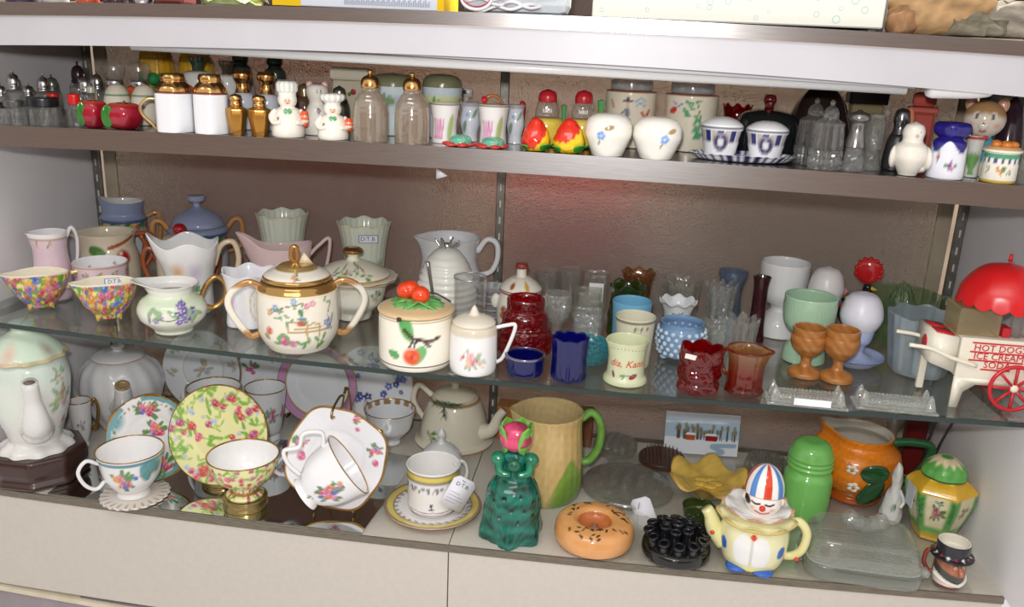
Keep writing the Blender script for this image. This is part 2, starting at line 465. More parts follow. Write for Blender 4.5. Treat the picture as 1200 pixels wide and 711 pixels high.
# ================================================================== the display case
def slab(x0, x1, yf, yb, z0, z1, n=40, col=None):
    """a board between curved front/bottom/top edges given as functions of x"""
    fn = lambda q: q if callable(q) else (lambda x: q)
    yf, yb, z0, z1 = map(fn, (yf, yb, z0, z1))
    V = []
    for i in range(n+1):
        x = x0+(x1-x0)*i/n
        V += [(x, yf(x), z0(x)), (x, yb(x), z0(x)), (x, yb(x), z1(x)), (x, yf(x), z1(x))]
    Nn = []
    for i in range(n):
        a, b = i*4, i*4+4
        for j in range(4):
            k = (j+1) % 4; Nn.append((a+j, a+k, b+k, b+j))
    Nn += [(3, 2, 1, 0), (n*4, n*4+1, n*4+2, n*4+3)]
    return Geo(V, None, [q[::-1] for q in Nn], col)
def shell(name, rough, col, col2, scale, bump=.05, metal=0.0, stretch=(1, 1, 1), detail=4, lo=.35, hi=.65, coat=0):
    m, nt, out = nodes(name); L = nt.links.new
    b = N(nt, 'ShaderNodeBsdfPrincipled', Roughness=rough, Metallic=metal); b.inputs['Coat Weight'].default_value = coat
    tc = N(nt, 'ShaderNodeTexCoord'); mp = N(nt, 'ShaderNodeMapping', Scale=stretch); ns = N(nt, 'ShaderNodeTexNoise', Scale=scale, Detail=detail)
    cr = N(nt, 'ShaderNodeValToRGB'); cr.color_ramp.elements[0].position = lo; cr.color_ramp.elements[1].position = hi
    cr.color_ramp.elements[0].color = (*C(col)[:3], 1); cr.color_ramp.elements[1].color = (*C(col2)[:3], 1)
    L(tc.outputs['Object'], mp.inputs[0]); L(mp.outputs[0], ns.inputs['Vector']); L(ns.outputs['Fac'], cr.inputs[0]); L(cr.outputs[0], b.inputs['Base Color'])
    bp = N(nt, 'ShaderNodeBump', Strength=bump, Distance=.001); L(ns.outputs['Fac'], bp.inputs['Height']); L(bp.outputs[0], b.inputs['Normal'])
    L(b.outputs[0], out.inputs[0]); return m
M_LAM = shell('white_laminate', .4, 'c5beb4', 'c9c2b8', 120, 0, coat=.1)
M_WALL = shell('grey_white_wall_board', .5, 'e9e5e8', 'edeaec', 8, .03)
M_EDGE = shell('taupe_metal_edge', .4, '6d6557', '7d7466', 60, .05, .3, (1, 8, 8))
M_STEEL = shell('brushed_steel', .24, 'b3afae', 'bdb9b8', 40, .006, 1.0, (1.0, 30, 30))
M_FASCIA = shell('white_painted_fascia', .4, 'bcbabf', 'c1bfc4', 10, 0)
M_DARKBROWN = shell('dark_brown_board', .6, '2e1a14', '3b231a', 12)
M_CREAMTRIM = shell('cream_trim', .5, 'cfc3ab', 'd8ceb8', 30)
M_LILAC = shell('grey_lilac_panel', .6, '8f858a', '9a9095', 20)
M_TRACK = shell('ivory_door_stile', .4, 'a29580', 'b2a58e', 20, .03)
M_ZINC = shell('zinc_plated_steel', .38, '77736c', '8a867f', 80, .05, .8)
M_CEIL = shell('case_ceiling_board', .6, '8d7d6c', '9b8b79', 12)
M_CARD = shell('brown_cardboard', .85, '7d5537', '8a6040', 25)
M_MIRROR = shell('mirror', .015, 'e6ebe8', 'e9eeeb', 3, 0, 1.0)
def pebbled():
    m, nt, out = nodes('pebbled_glass'); L = nt.links.new
    b = N(nt, 'ShaderNodeBsdfPrincipled', Roughness=.15, IOR=1.5); b.inputs['Base Color'].default_value = (.80, .74, .70, 1); b.inputs['Transmission Weight'].default_value = .8
    tc = N(nt, 'ShaderNodeTexCoord'); vo = N(nt, 'ShaderNodeTexVoronoi', Scale=420.0); ns = N(nt, 'ShaderNodeTexNoise', Scale=240.0, Detail=2.0)
    L(tc.outputs['Object'], vo.inputs['Vector']); L(tc.outputs['Object'], ns.inputs['Vector'])
    ad = N(nt, 'ShaderNodeMath', _operation='ADD'); L(vo.outputs['Distance'], ad.inputs[0]); L(ns.outputs['Fac'], ad.inputs[1])
    bp = N(nt, 'ShaderNodeBump', Strength=.85, Distance=.0018); L(ad.outputs[0], bp.inputs['Height']); L(bp.outputs[0], b.inputs['Normal'])
    # the cloudy share of the glass: a dusty brown film
    di = N(nt, 'ShaderNodeBsdfDiffuse', Color=(.21, .145, .105, 1)); mx = N(nt, 'ShaderNodeMixShader', Fac=.25)
    L(b.outputs[0], mx.inputs[1]); L(di.outputs[0], mx.inputs[2]); L(mx.outputs[0], out.inputs[0]); return m
M_PEBBLE = pebbled()
M_SHELFGLASS = glass('shelf_glass', (.90, .945, .925), .03, (.45, .5, .47), 0, .01)
M_GLASSEDGE = glass('glass_shelf_edge', (.10, .22, .18), .55, (.02, .06, .05), .1)
M_SHEET = glass('laid_glass_sheet', (.965, .97, .96), 0, None, 0, .01)

def sroot(name):
    o = bpy.data.objects.new(name, None); COL.objects.link(o); o['kind'] = 'structure'; o.empty_display_size = .01; return o
SEAM = .748
fl = sroot('floor')
add(fl, 'board', slab(XL, SEAM-.0008, y_front, D, -.016, 0), M_LAM)
add(fl, 'board', slab(SEAM+.0008, XR, y_front, D, -.016, 0), M_LAM)
struct('trim_1', slab(XL-.02, XR+.14, lambda x: y_front(x)-.003, y_front, -.0105, .0004), M_EDGE)
bb = sroot('baseboard_front')
for a, b_ in ((XL-.03, SEAM-.001), (SEAM+.001, XR+.14)):
    add(bb, 'panel', slab(a, b_, lambda x: y_front(x)-.001, lambda x: y_front(x)+.018, -.173, -.0108), M_LAM)
struct('trim_2', slab(XL-.03, XR+.14, lambda x: y_front(x)-.004, lambda x: y_front(x)+.018, lambda x: -.185-.02*x, lambda x: -.177-.02*x), M_CREAMTRIM)
struct('trim_3', slab(XL-.03, XR+.14, lambda x: y_front(x)+.002, lambda x: y_front(x)+.02, -.85, -.18), M_LILAC)
struct('wall_left', box(XL-.02, XL, .004, D+.02, -.016, .70), M_WALL)
struct('wall_right', join(box(XR, XR+.02, .012, D+.02, -.016, .70), box(XR, XR+.02, -.07, .0119, .0012, .645)), M_WALL)
struct('ceiling', box(XL+.0003, XR-.0003, .03, D-.001, .6965, .699), M_CEIL)
# sliding doors of pebbled glass close the back
for nm, a, b_, y in (('door_1', XL+.016, .757, D+.004), ('door_2', .727, XR-.016, D+.014)):
    dr = sroot(nm)
    add(dr, 'pane', box(a+.02, b_-.004, y, y+.005, .002, .697), M_PEBBLE)
    outer = a if nm == 'door_1' else b_-.024
    add(dr, 'stile', box(outer, outer+.024, y-.003, y+.008, .001, .698, .002), M_TRACK)
struct('trim_4', box(XL, XR, D, D+.022, -.016, .001), M_EDGE)
# slotted standards that carry the shelves
def standard(x, label):
    f = Fit(); f.x, f.y, f.z = x, D-.008, .0012
    r = T('shelf_standard', label, 'bracket strip', f, group=None)
    add(r, 'strip', box(-.0075, .0075, -.001, .006, 0, .694, .001), M_ZINC)
    sl = None
    for k in range(24):
        if sl is None: sl = add(r, 'slot', box(-.0013, .0013, -.0018, -.0009, 0, .012), SATIN); sl.data.color_attributes['Col'].data.foreach_set('color', np.tile(np.append(C('d8d4cc')[:3], 0), 8).astype(np.float32)); o = sl
        else: o = sl.copy(); COL.objects.link(o); o.parent = r
        o.location = (0, 0, .02+.0285*k)
    return r
standard(XL+.0085, 'slotted grey metal strip in the left back corner of the case')
standard(.75, 'slotted grey metal strip at the middle of the back')
standard(XR-.0085, 'slotted grey metal strip in the right back corner of the case')

# steel shelf near the top
f = Fit(); f.x = f.y = f.z = 0
ms = T('metal_shelf', 'brushed steel shelf with a deep front lip below the fascia', 'shelf', f)
add(ms, 'shelf_plate', slab(XL+.002, XR-.002, .032, D-.012, lambda x: z_metal(x)-.0025, lambda x: z_metal(x)-.0003), M_STEEL)
add(ms, 'front_lip', slab(XL+.002, XR-.002, .028, .0322, lambda x: z_metal(x)-.0275, lambda x: z_metal(x)+.0005), M_STEEL)
add(ms, 'shelf_clip', prism([(.712, .531), (.712, .517), (.727, .522)], .034, .036, C('b9b9bd')), PLASTIC, 'small pale triangular clip under the lip')
# long glass shelf
gs = T('glass_shelf', 'long sagging glass shelf with a dark green edge', 'shelf', f)
add(gs, 'glass_pane', slab(XL+.003, XR-.003, .0215, D-.012, lambda x: z_glass(x)-.0068, lambda x: z_glass(x)-.0003), M_SHELFGLASS)
add(gs, 'front_edge', slab(XL+.003, XR-.003, .020, .0214, lambda x: z_glass(x)-.0070, lambda x: z_glass(x)-.0003), M_GLASSEDGE)
for x, where in ((.012, 'left end'), (.735, 'middle'), (1.488, 'right end')):
    q = Fit(); q.x, q.y, q.z = x, 0, z_glass(x)-.0072
    br = T('shelf_bracket', 'steel arm bracket under the glass shelf at its %s' % where, 'bracket', q)
    add(br, 'arm', Geo([(s, y, z) for s in (-.0018, .0018) for y, z in ((D-.02, -.001), (D-.02, -.045), (.26, -.02), (.06, -.010), (.05, -.001))], None, [(0, 1, 2, 3, 4), (9, 8, 7, 6, 5)]+[(i, i+5, (i+1) % 5+5, (i+1) % 5) for i in range(5)], C('a9a7a4', .7)), CHROME)
    add(br, 'rest', box(-.005, .005, .05, .075, -.003, -.0008, .0006, C('d0d0d0', .5)), CHROME)
# laid sheets
def on_floor(px, py):
    d = ray(px, py); P = CAM+d*(-CAM[2]/d[2]); return P[0], P[1]
def sheet(pts, z0, z1, col=None):
    n = len(pts); V = [(x, y, z0) for x, y in pts]+[(x, y, z1) for x, y in pts]
    return Geo(V, None, [(i, (i+1) % n, n+(i+1) % n, n+i) for i in range(n)]+[tuple(range(n))[::-1], tuple(range(n, 2*n))], col)
curve = lambda a, b_, n=10: [(a+(b_-a)*i/n, y_front(a+(b_-a)*i/n)+.001) for i in range(n+1)]
o = add(None, 'mirror_sheet', sheet(curve(.118, .619)+[(.643, .24), (.13, .27)], .0002, .003), M_MIRROR)
o['label'] = 'sheet of mirror under the teacups on the case floor'; o['category'] = 'mirror'
o = add(None, 'glass_sheet', sheet(curve(.965, 1.47)+[(1.47, .33), (.965, .33)], .0002, .004), M_SHEET)
o['label'] = 'clear glass sheet laid on the white floor under the clown teapot'; o['category'] = 'glass'
def z_floor(x): return .0032 if x < .63 else (.0042 if x > .935 else .0002)
SHELF['B'] = z_floor

# countertop, fascia, lamp
ct = T('countertop', 'stainless steel edged countertop above the white fascia', 'countertop', f)
add(ct, 'steel_edge', slab(XL-.05, XR+.05, -.002, .002, z_strip, lambda x: z_strip(x)+.0158), M_STEEL)
add(ct, 'top_plate', slab(XL-.05, XR+.05, .002, D+.02, lambda x: z_strip(x)+.0125, lambda x: z_strip(x)+.0155), M_STEEL)
fp = np.polyfit([.1376, .4866, .7895, 1.0736, 1.283, 1.399], [.6626, .6698, .6726, .6704, .6637, .6551], 2)
z_fas = lambda x: float(np.polyval(fp, x))
struct('trim_5', slab(XL-.04, XR+.04, .001, .012, z_fas, lambda x: z_strip(x)-.0006), M_FASCIA)
lf = T('lamp_fixture', 'long grey strip lamp with a white end cap behind the fascia', 'lamp', f)
zl = lambda x: .6735-.018*max(0, x-.55)
add(lf, 'housing', slab(.30, 1.285, .020, .045, lambda x: zl(x), .6962), M_FASCIA)
add(lf, 'band', slab(1.2855, 1.302, .019, .046, .664, .6995, 2), M_ZINC)
g = tube([(1.303, .035, .664), (1.31, .035, .664), (1.352, .035, .6655), (1.372, .035, .667), (1.378, .035, .6675)], [.010, .0145, .0145, .013, .008], 20, 4, col=C('efeeee'))
add(lf, 'end_cap', g, PLASTIC, 'white rounded end cap')
add(lf, 'tube', tube([(.3, .036, .668), (1.28, .036, .658)], .006, 12, 2, col=C('d8d8d8')), PLASTIC)

area_light('added_stock_light', (.75, .50, 1.35), (.75, .64, .3), 1.3, 72.0, (1, .94, .86), .12, 'RECTANGLE')  # added light with no known source, brightens the cartons behind the doors
# what shows dimly behind the pebbled doors: the stock room
M_BROWNWALL = shell('brown_panelling', .7, '94796a', '9f8474', 6)
wf = sroot('wall_front')                                 # the far side of the aisle, seen only in the polished metal
for a, b_ in ((-4.0, .25), (1.35, 5.0)): add(wf, 'panel', box(a, b_, -3.4, -3.35, -.85, 1.25, 0), M_BROWNWALL)
struct('wall_back', box(-1.2, 2.7, 1.5, 1.52, -.85, 1.6), M_CEIL)
def stock(name, label, cat, a, b_, y0, y1, z0, z1, col):
    f = Fit(); f.x, f.y, f.z = (a+b_)/2, (y0+y1)/2, z0
    g = box(-(b_-a)/2, (b_-a)/2, -(y1-y0)/2, (y1-y0)/2, 0, z1-z0, .004, C(col)); return solo(name, label, cat, f, g, MATTE)
f = Fit(); f.x, f.y, f.z = .75, .70, -.03
tb = T('stock_table', 'brown stock table behind the pebbled glass doors', 'table', f)
add(tb, 'table_top', box(-.95, .95, -.24, .24, 0, .03, .003, C('5c4433')), MATTE)
for sx in (-.9, .9):
    for sy in (-.2, .2): add(tb, 'leg', box(sx-.025, sx+.025, sy-.025, sy+.025, -.82, -.0005, .003, C('5c4433')), MATTE)
stock('carton', 'red brown carton blurred behind the left pebbled door', 'box', .02, .60, .60, .72, .0005, .62, '7a4128')
stock('carton', 'red carton blurred behind the middle of the pebbled glass', 'box', .725, .99, .58, .72, .2955, .41, 'b5163c')
stock('carton', 'tan carton under the red carton behind the pebbled glass', 'box', .70, .975, .585, .72, .0005, .295, 'b08d68')
stock('carton', 'blue grey carton behind the pebbled glass right of the tan one', 'box', .98, 1.08, .60, .72, .0005, .31, '5a6a80')
stock('carton', 'grey brown carton blurred behind the right pebbled door', 'box', 1.09, 1.48, .60, .72, .0005, .62, '8a7867')
struct('trim_6', box(-.05, 1.55, D-.09, D-.07, .728, .95), M_DARKBROWN)
# ================================================================== things on top of the counter (only their lower parts are in view)
def cfit(px, w, top, Y): return fit('C', px, w, top, Y=Y)
for i, (px, w, col, cap, lab) in enumerate(((22, 36, '47324a', 'c9b9c0', 'dark plum bottle at the far left of the counter top'), (62, 30, 'b8b9b4', '9c9c90', 'grey glass bottle on the counter top beside the plum bottle'),
        (100, 26, 'c5502f', 'd8d0c0', 'orange glazed bottle on the counter top, left'), (133, 28, '3c2a33', '33222a', 'dark brown bottle on the counter top beside the orange one'))):
    f = cfit(px, w, -60, .045)
    r = T('bottle', lab, 'bottle', f)
    add(r, 'body', lathe([(0, 0), (.9, 0), (1, .05), (1, .55), (.45, .75), (.4, 1), (0, 1)], f.R, f.h, 32, 5, C(col)), GLAZE)
    add(r, 'cap', lathe([(0, .985), (.48, .985), (.5, 1.1), (0, 1.12)], f.R, f.h, 24, 3, C(cap)), GLAZE)
f = cfit(167, 26, -30, .04)
g = lathe(cup([(0, 0), (.7, 0), (.9, .2), (1, .8), (1.0, 1)], .1), f.R, f.h, 40, 5, CHROMEM)
solo('tumbler', 'shiny chrome tumbler on the counter top', 'cup', f, g, CHROME)
f = cfit(205, 36, -30, .05); g = box(-f.R, f.R, -f.R, f.R, 0, f.h, .004, C('7a3a33'))
solo('box', 'maroon box on the counter top beside the chrome tumbler', 'box', f, g, SATIN)
# leafy green ornament
f = cfit(272, 92, -20, .045)
r = T('leafy_ornament', 'pale green leafy ceramic ornament on the counter top', 'ornament', f)
gb = lathe([(0, 0), (.9, 0), (.95, .3), (.6, .8), (0, 1)], f.R*.8, f.h, 32, 4, C('a9b877')); add(r, 'base', gb, GLAZE)
lm = None
for k in range(12):
    if lm is None: lm = add(r, 'leaf', leafgeo(f.R*.9, f.R*.6, .002, .35, C('b9c583')), GLAZE); o = lm
    else: o = lm.copy(); COL.objects.link(o); o.parent = r
    o.location = (0, 0, f.h*(.32+.05*(k % 6))); o.rotation_euler = (0, -.25+.1*(k % 3), -pi/2+(k-5.5)*.5)
# printed carton
f = cfit(424, 204, -40, .04)
r = T('printed_carton', 'white printed carton with yellow ends on the counter top', 'box', f)
add(r, 'carton', box(-f.R, f.R, -.02, .07, 0, f.h, .001, C('ccd0da')), PAPER)
for a, b_ in ((-1, -.67), (.93, 1)): add(r, 'yellow_end', box(f.R*a-.0004, f.R*b_+.0004, -.0206, .0706, -0.0000, f.h*1.001, 0, C('e0b81f')), PAPER, 'yellow printed end')
add(r, 'print', join(*[box(f.R*(-.15+.02*k), f.R*(-.15+.02*k)+.0008, -.0208, -.0199, .004, .009+.002*(k % 3), 0, C('8d93a5')) for k in range(50)]), PAPER, 'row of fine grey print', kind='stuff')
# skein of white yarn
f = cfit(606, 126, -40, .05)
r = T('yarn_skein', 'skein of white yarn with a loop of pink edged lace on the counter top', 'yarn', f)
parts = []
q = random.Random(3)
for k in range(26):
    a = q.uniform(-.85, .85)*f.R; zz = q.uniform(.004, .05); s = q.choice((-1, 1))
    parts.append(tube([(a-.03, -.01-q.random()*.02, zz), (a-.01, -.026-q.random()*.008, zz+s*.004), (a+.01, -.026-q.random()*.006, zz-s*.003), (a+.03, -.01, zz+.003)], .0022, 6, 4, col=C('e4e2e6')))
add(r, 'strand', join(*parts), MATTE, kind='stuff')
add(r, 'core', box(-f.R, f.R, -.02, .03, 0, f.h, .012, C('d5dbe2'), 2), MATTE)
lp = [(-.045+.018*cos(t)*(1+.0*t), -.033, .016+.0125*sin(t)) for t in np.linspace(0, 2*pi, 14)]
add(r, 'loop', join(tube(lp, .0022, 8, 3, col=C('ece8ea')), tube([(x, y-.0015, z+.0035) for x, y, z in lp], .0008, 6, 3, col=C('c1485a'))), MATTE, 'white loop with a dark pink edge')
# white box with blue rings
f = cfit(864, 334, -60, .03)
r = T('gift_box', 'white box printed with pale blue rings on the counter top', 'box', f)
add(r, 'carton', box(-f.R, f.R, -.012, .12, 0, f.h, .0015, C('e6e6dc')), PAPER)
rings = []
q = random.Random(5)
for k in range(46):
    cx, cz, rr = q.uniform(-.95, .95)*f.R, q.uniform(.006, f.h-.006), q.uniform(.0022, .0048)
    t = np.linspace(0, 2*pi, 13)[:-1]
    V = [(cx+rr*cos(a), -.0124, cz+rr*sin(a)) for a in t]+[(cx+rr*.75*cos(a), -.0124, cz+rr*.75*sin(a)) for a in t]
    rings.append(Geo(V, [(i, (i+1) % 12, 12+(i+1) % 12, 12+i) for i in range(12)], None, C('b9d5d2')))
add(r, 'ring_print', join(*rings), PAPER, 'scatter of pale blue printed rings', kind='stuff')
# carved stone-like figure
f = cfit(1128, 168, -50, .05)
def stone(x, z, rx, rz, ry, y, col, amt, seed):
    g = ball(x, y, z, rx, ry, rz, 40, 26, C(col)); g.bump(amt, 90, seed); g.noise(.35, 160, seed); g.V[:, 2] = np.maximum(g.V[:, 2], .0002); return g
r = T('stone_figure', 'tan and grey weathered stone rabbit figure on the counter top at right', 'figurine', f)
add(r, 'body', stone(-.02, .024, .062, .042, .035, 0, 'a9875f', .003, 2), MATTE)
add(r, 'paw', stone(-.066, .014, .018, .022, .02, -.012, '97714f', .002, 4), MATTE)
add(r, 'rock', stone(.055, .014, .045, .026, .03, -.012, '8d8578', .005, 5), MATTE, 'rough grey green rock')
add(r, 'grass_tuft', stone(.01, .010, .03, .022, .02, -.026, '77705f', .006, 8), MATTE, 'dark grey rocky tuft')
add(r, 'ear', tube([(.045, -.01, .04), (.055, -.012, .055), (.06, -.01, .075)], [.005, .008, .004], 10, 5, col=C('ded9d2')), MATTE)
f = cfit(1206, 14, 32, .02); solo('glass_ball', 'small clear glass ball at the right end of the counter top', 'ornament', f, ball(0, 0, f.R, f.R, col=WHITE), CRYSTAL)
f = cfit(1035, 16, -30, .10); solo('carton', 'narrow grey ribbed carton behind the stone rabbit', 'box', f, box(-f.R, f.R, -.02, .02, 0, f.h, .003, C('a9a3a8')), SATIN)

# ================================================================== steel shelf: salt and pepper shakers
def tfit(px, w, top, Y, **k): return fit('T', px, w, top, Y=Y, **k)
def shaker(name, label, f, body, top, bodymat, bodycol, topcol, n=40, rmod=None, topmat=CHROME, paint=None, group=None, rot=0, holes=True, cat='shaker'):
    r = T(name, label, cat, f, rot, group)
    g = lathe(body, f.R, f.h, n, 5, bodycol, rmod)
    if paint: paint(g)
    add(r, 'body', g, bodymat)
    if top:
        t = add(r, 'cap', lathe(top, f.R, f.h, 28, 5, topcol), topmat)
        if holes:
            zt = max(z for _, z in top); rt = .28*max(a for a, _ in top)
    return r
DOME = lambda z0, r: [(0, z0-.01), (r, z0-.01), (r*1.05, z0+.03), (r*.95, z0+.07), (r*1.0, z0+.13), (r*.92, z0+.22), (r*.62, z0+.295), (r*.2, z0+.33), (r*.13, z0+.355), (r*.2, z0+.38), (0, 1)]
CL = lambda z1, ru=.62: [(0, 0), (.92, 0), (1, .06), (.82, .3), (.9, .48), (ru, z1), (0, z1)]
# left end, back row of clear glass shakers with chrome domes
for px, w, top, Y, capc, lab in ((2, 20, 97, .17, CHROMEM, 'clear shaker with a low chrome dome at the left wall'), (17, 24, 82, .15, CHROMEM, 'clear shaker with a tall pointed chrome dome, far left'),
        (34, 22, 97, .19, CHROMEM, 'clear shaker with a small round chrome cap behind the black lidded jar'), (52, 22, 86, .17, CHROMEM, 'clear shaker with a bright chrome dome behind the black lidded jar'),
        (62, 22, 87, .21, C('8d948c', .7), 'clear shaker with a dull grey dome, behind the bright chrome one'), (93, 24, 72, .24, C('3a2c35', .3), 'shaker with a dark plum pointed cap behind the red capped shaker'),
        (101, 22, 86, .17, CHROMEM, 'clear shaker with a chrome dome left of the red apples'), (115, 22, 83, .20, CHROMEM, 'clear shaker with a smoky chrome dome behind the red apples')):
    f = tfit(px, w, top, Y); shaker('glass_shaker', lab, f, CL(.6), DOME(.6, .62), CLEAR, WHITE, capc, 24)
f = tfit(108, 20, 100, .14); shaker('glass_shaker', 'frosted ribbed shaker directly behind the left red apple', f, CL(.8, .5), [(0, .79), (.5, .79), (.45, .95), (0, 1)], CLEAR, WHITE, C('d8d2c4'), 24)
# front row
f = tfit(17, 26, 117, .055); r = shaker('glass_shaker', 'squat clear shaker with a grey metal screw cap in the front row, far left', f, [(0, 0), (.95, 0), (1, .1), (1, .62), (.75, .7), (.75, .74), (0, .74)], [(0, .73), (.85, .73), (.88, .98), (0, 1)], CLEAR, WHITE, C('6f6d6b', .6), 32)
f = tfit(-1, 20, 119, .06); shaker('glass_shaker', 'clear shaker with a black screw cap cut off by the left frame', f, [(0, 0), (.95, 0), (1, .1), (1, .62), (.75, .7), (0, .74)], [(0, .73), (.85, .73), (.88, .98), (0, 1)], CLEAR, WHITE, C('232224'), 32)
f = tfit(51, 34, 114, .06)
r = T('spice_jar', 'low clear spice jar with a wide black lid in the front row', 'jar', f)
add(r, 'body', lathe([(0, 0), (.88, 0), (.92, .1), (.92, .55), (.8, .62), (.8, .68), (0, .68)], f.R, f.h, 36, 4, WHITE), CLEAR)
add(r, 'lid', lathe([(0, .67), (1, .67), (1.0, .96), (.9, 1), (0, 1)], f.R, f.h, 40, 4, C('191b1e')), PLASTIC)
for px, top, Y, lab in ((63, 109, .10, 'small clear shaker with a red cap behind the black lid'), (88, 110, .065, 'small clear shaker with a red cap beside the red apples')):
    f = tfit(px, 17, top, Y); shaker('glass_shaker', lab, f, [(0, 0), (.9, 0), (.95, .1), (.9, .5), (.7, .62), (.7, .68), (0, .68)], [(0, .67), (.78, .67), (.8, .95), (.6, 1), (0, 1)], CLEAR, WHITE, C('d2201c'), 24, topmat=PLASTIC)
# red apples
for px, w, top, lab in ((110, 32, 117, 'red apple shaker with a green leaf, the left one'), (145, 42, 120, 'large red apple shaker with a green leaf, the right one')):
    f = tfit(px, w, top, .055)
    r = T('apple_shaker', lab, 'shaker', f)
    g = lathe([(0, .03), (.5, 0), (.82, .15), (1, .55), (.9, .85), (.55, .98), (.25, .93), (0, .86)], f.R, f.h, 60, 5, C('9a182c'), lambda t, z: 1+.05*np.cos(5*t))
    g.noise(.2, 90, 1); g.mix(np.clip((g.v/f.h-.86)*5, 0, 1), C('c46a35')); g.msk[:] = 1
    add(r, 'body', g, GLAZE)
    lf_ = leafgeo(f.h*.9, f.R*.62, .0015, .12, C('2f7423')).rot('Y', pi/2).rot('Z', -pi/2).move(-f.R*.82, -f.R*.62, f.h*.95)
    add(r, 'leaf', lf_, GLAZE)
    add(r, 'stem', tube([(0, 0, f.h*.85), (.001, 0, f.h*1.0), (.003, 0, f.h*1.06)], .0013, 6, 3, col=C('6b4a22')), GLAZE)
# white egg shakers with a green line
for px, top, lab in ((138, 97, 'white egg shaped shaker with a green line behind the left apple'), (170, 98, 'white egg shaped shaker with a green line beside the gold handled pitcher')):
    f = tfit(px, 31, top, .115)
    g = lathe([(0, 0), (.75, 0), (.95, .2), (1, .45), (.85, .75), (.5, .93), (0, 1)], f.R, f.h, 56, 7, CREAM)
    g.band(f.h*.7, f.h*.745, C('2f8a55')); g.bloom(-.003, f.h*.45, .004, C('6b7cab'))
    solo('egg_shaker', lab, 'shaker', f, g, GLAZE)
for px, top, lab in ((135, 72, 'shaker with a frosted glass top behind the left white egg'), (164, 73, 'shaker with a frosted glass top and chrome collar behind the right white egg')):
    f = tfit(px, 26, top, .19)
    r = T('glass_shaker', lab, 'shaker', f)
    add(r, 'body', lathe(CL(.58), f.R, f.h, 28, 4, WHITE), CLEAR)
    add(r, 'collar', lathe([(0, .57), (.7, .57), (.75, .62), (.7, .68), (0, .69)], f.R, f.h, 28, 4, CHROMEM), CHROME)
    add(r, 'top', lathe([(0, .68), (.6, .68), (.85, .78), (.95, .9), (.6, 1), (0, 1)], f.R, f.h, 30, 4, C('a89a85'), lambda t, z: 1+.06*np.cos(9*t)), CLEAR)
f = tfit(155, 12, 100, .16); solo('carrot_shaker', 'small orange cone shaker between the white eggs', 'shaker', f, lathe([(0, 0), (.35, 0), (.7, .5), (1, .92), (0, 1)], f.R, f.h, 20, 4, C('d5562b')), GLAZE)
# corn cob shakers
for px, w, top, lab in ((185, 40, 52, 'tall yellow corn cob shaker in the back row, left one'), (231, 40, 56, 'tall yellow corn cob shaker in the back row, right one')):
    f = tfit(px, w, top, .29)
    r = T('corn_shaker', lab, 'shaker', f)
    g = lathe([(0, 0), (.7, 0), (.95, .2), (1, .5), (.92, .8), (.6, .97), (0, 1)], f.R, f.h, 84, 14, C('d9a72a'), lambda t, z: 1+.06*np.abs(np.cos(9*t))*np.abs(np.sin(z*50)))
    g.noise(.12, 300, 3); add(r, 'cob', g, GLAZE)
    for a in (-.9, .1, 1.1): add(r, 'husk', leafgeo(f.h*.6, f.R*.9, .0015, .1, C('4f8f3a')).rot('Y', -pi/2).move(.0, 0, .001).rot('Z', a-pi/2).move(f.R*.98*sin(a), -f.R*.98*cos(a), 0), GLAZE)
f = tfit(181, 14, 85, .235); solo('pea_shaker', 'round green shaker in front of the left corn cob', 'shaker', f, join(lathe([(0, 0), (.7, 0), (.5, .4), (.45, .6), (0, .62)], f.R, f.h, 20, 4, C('2c7c44')), ball(0, 0, f.h-f.R, f.R, col=C('2f9a55'))), GLAZE)
# white bottles with gold lobed tops
for px, w, top, hand, lab in ((204, 43, 86, True, 'white straight sided pitcher shaker with a gold top and gold handle'), (247, 40, 87, False, 'white straight sided shaker with a gold crown top, right of the handled one')):
    f = tfit(px, w, top, .05)
    r = T('gold_topped_shaker', lab, 'shaker', f)
    g = lathe([(0, 0), (.98, 0), (1, .03), (1, .66), (.94, .69), (.6, .71), (0, .71)], f.R, f.h, 56, 4, C('e6e7ea'), lambda t, z: 1+.03*np.cos(6*t))
    g.band(f.h*.665, f.h*.72, C('a5644e', .5)); add(r, 'body', g, GLAZE)
    add(r, 'top', lathe([(0, .70), (.9, .70), (.86, .76), (.7, .83), (.58, .87), (.62, .93), (.5, 1.0), (0, .985)], f.R, f.h, 36, 5, GOLDM, lambda t, z: 1+.05*np.cos(8*t)), CHROME)
    if hand: add(r, 'handle', ear(f, [(.95, .56), (1.35, .55), (1.72, .42), (1.6, .27), (1.2, .13), (.98, .02)], .0022, pi, 1, C('c3a06a', .8)), CHROME)
f = tfit(222, 12, 98, .085); solo('coral_shaker', 'slim coral red figure between the two white gold topped shakers', 'shaker', f, lathe([(0, 0), (.9, 0), (.5, .3), (.55, .6), (1, .78), (.9, .92), (0, 1)], f.R, f.h, 24, 4, C('cf5348')), GLAZE)
# white shouldered bottles with dark caps
for px, w, top, cc, lab in ((233, 36, 66, '3b4f3d', 'white shouldered shaker with a dark green cap, back row'), (267, 34, 71, '4a3c30', 'white shouldered shaker with a dark brown cap, back row')):
    f = tfit(px, w, top, .20)
    shaker('capped_shaker', lab, f, [(0, 0), (.9, 0), (1, .1), (1, .62), (.85, .75), (.5, .78), (0, .79)], [(0, .775), (.3, .775), (.36, .86), (.5, .94), (.5, .99), (0, 1)], GLAZE, C('e6e4df'), C(cc, .2), 36, topmat=GLAZE)
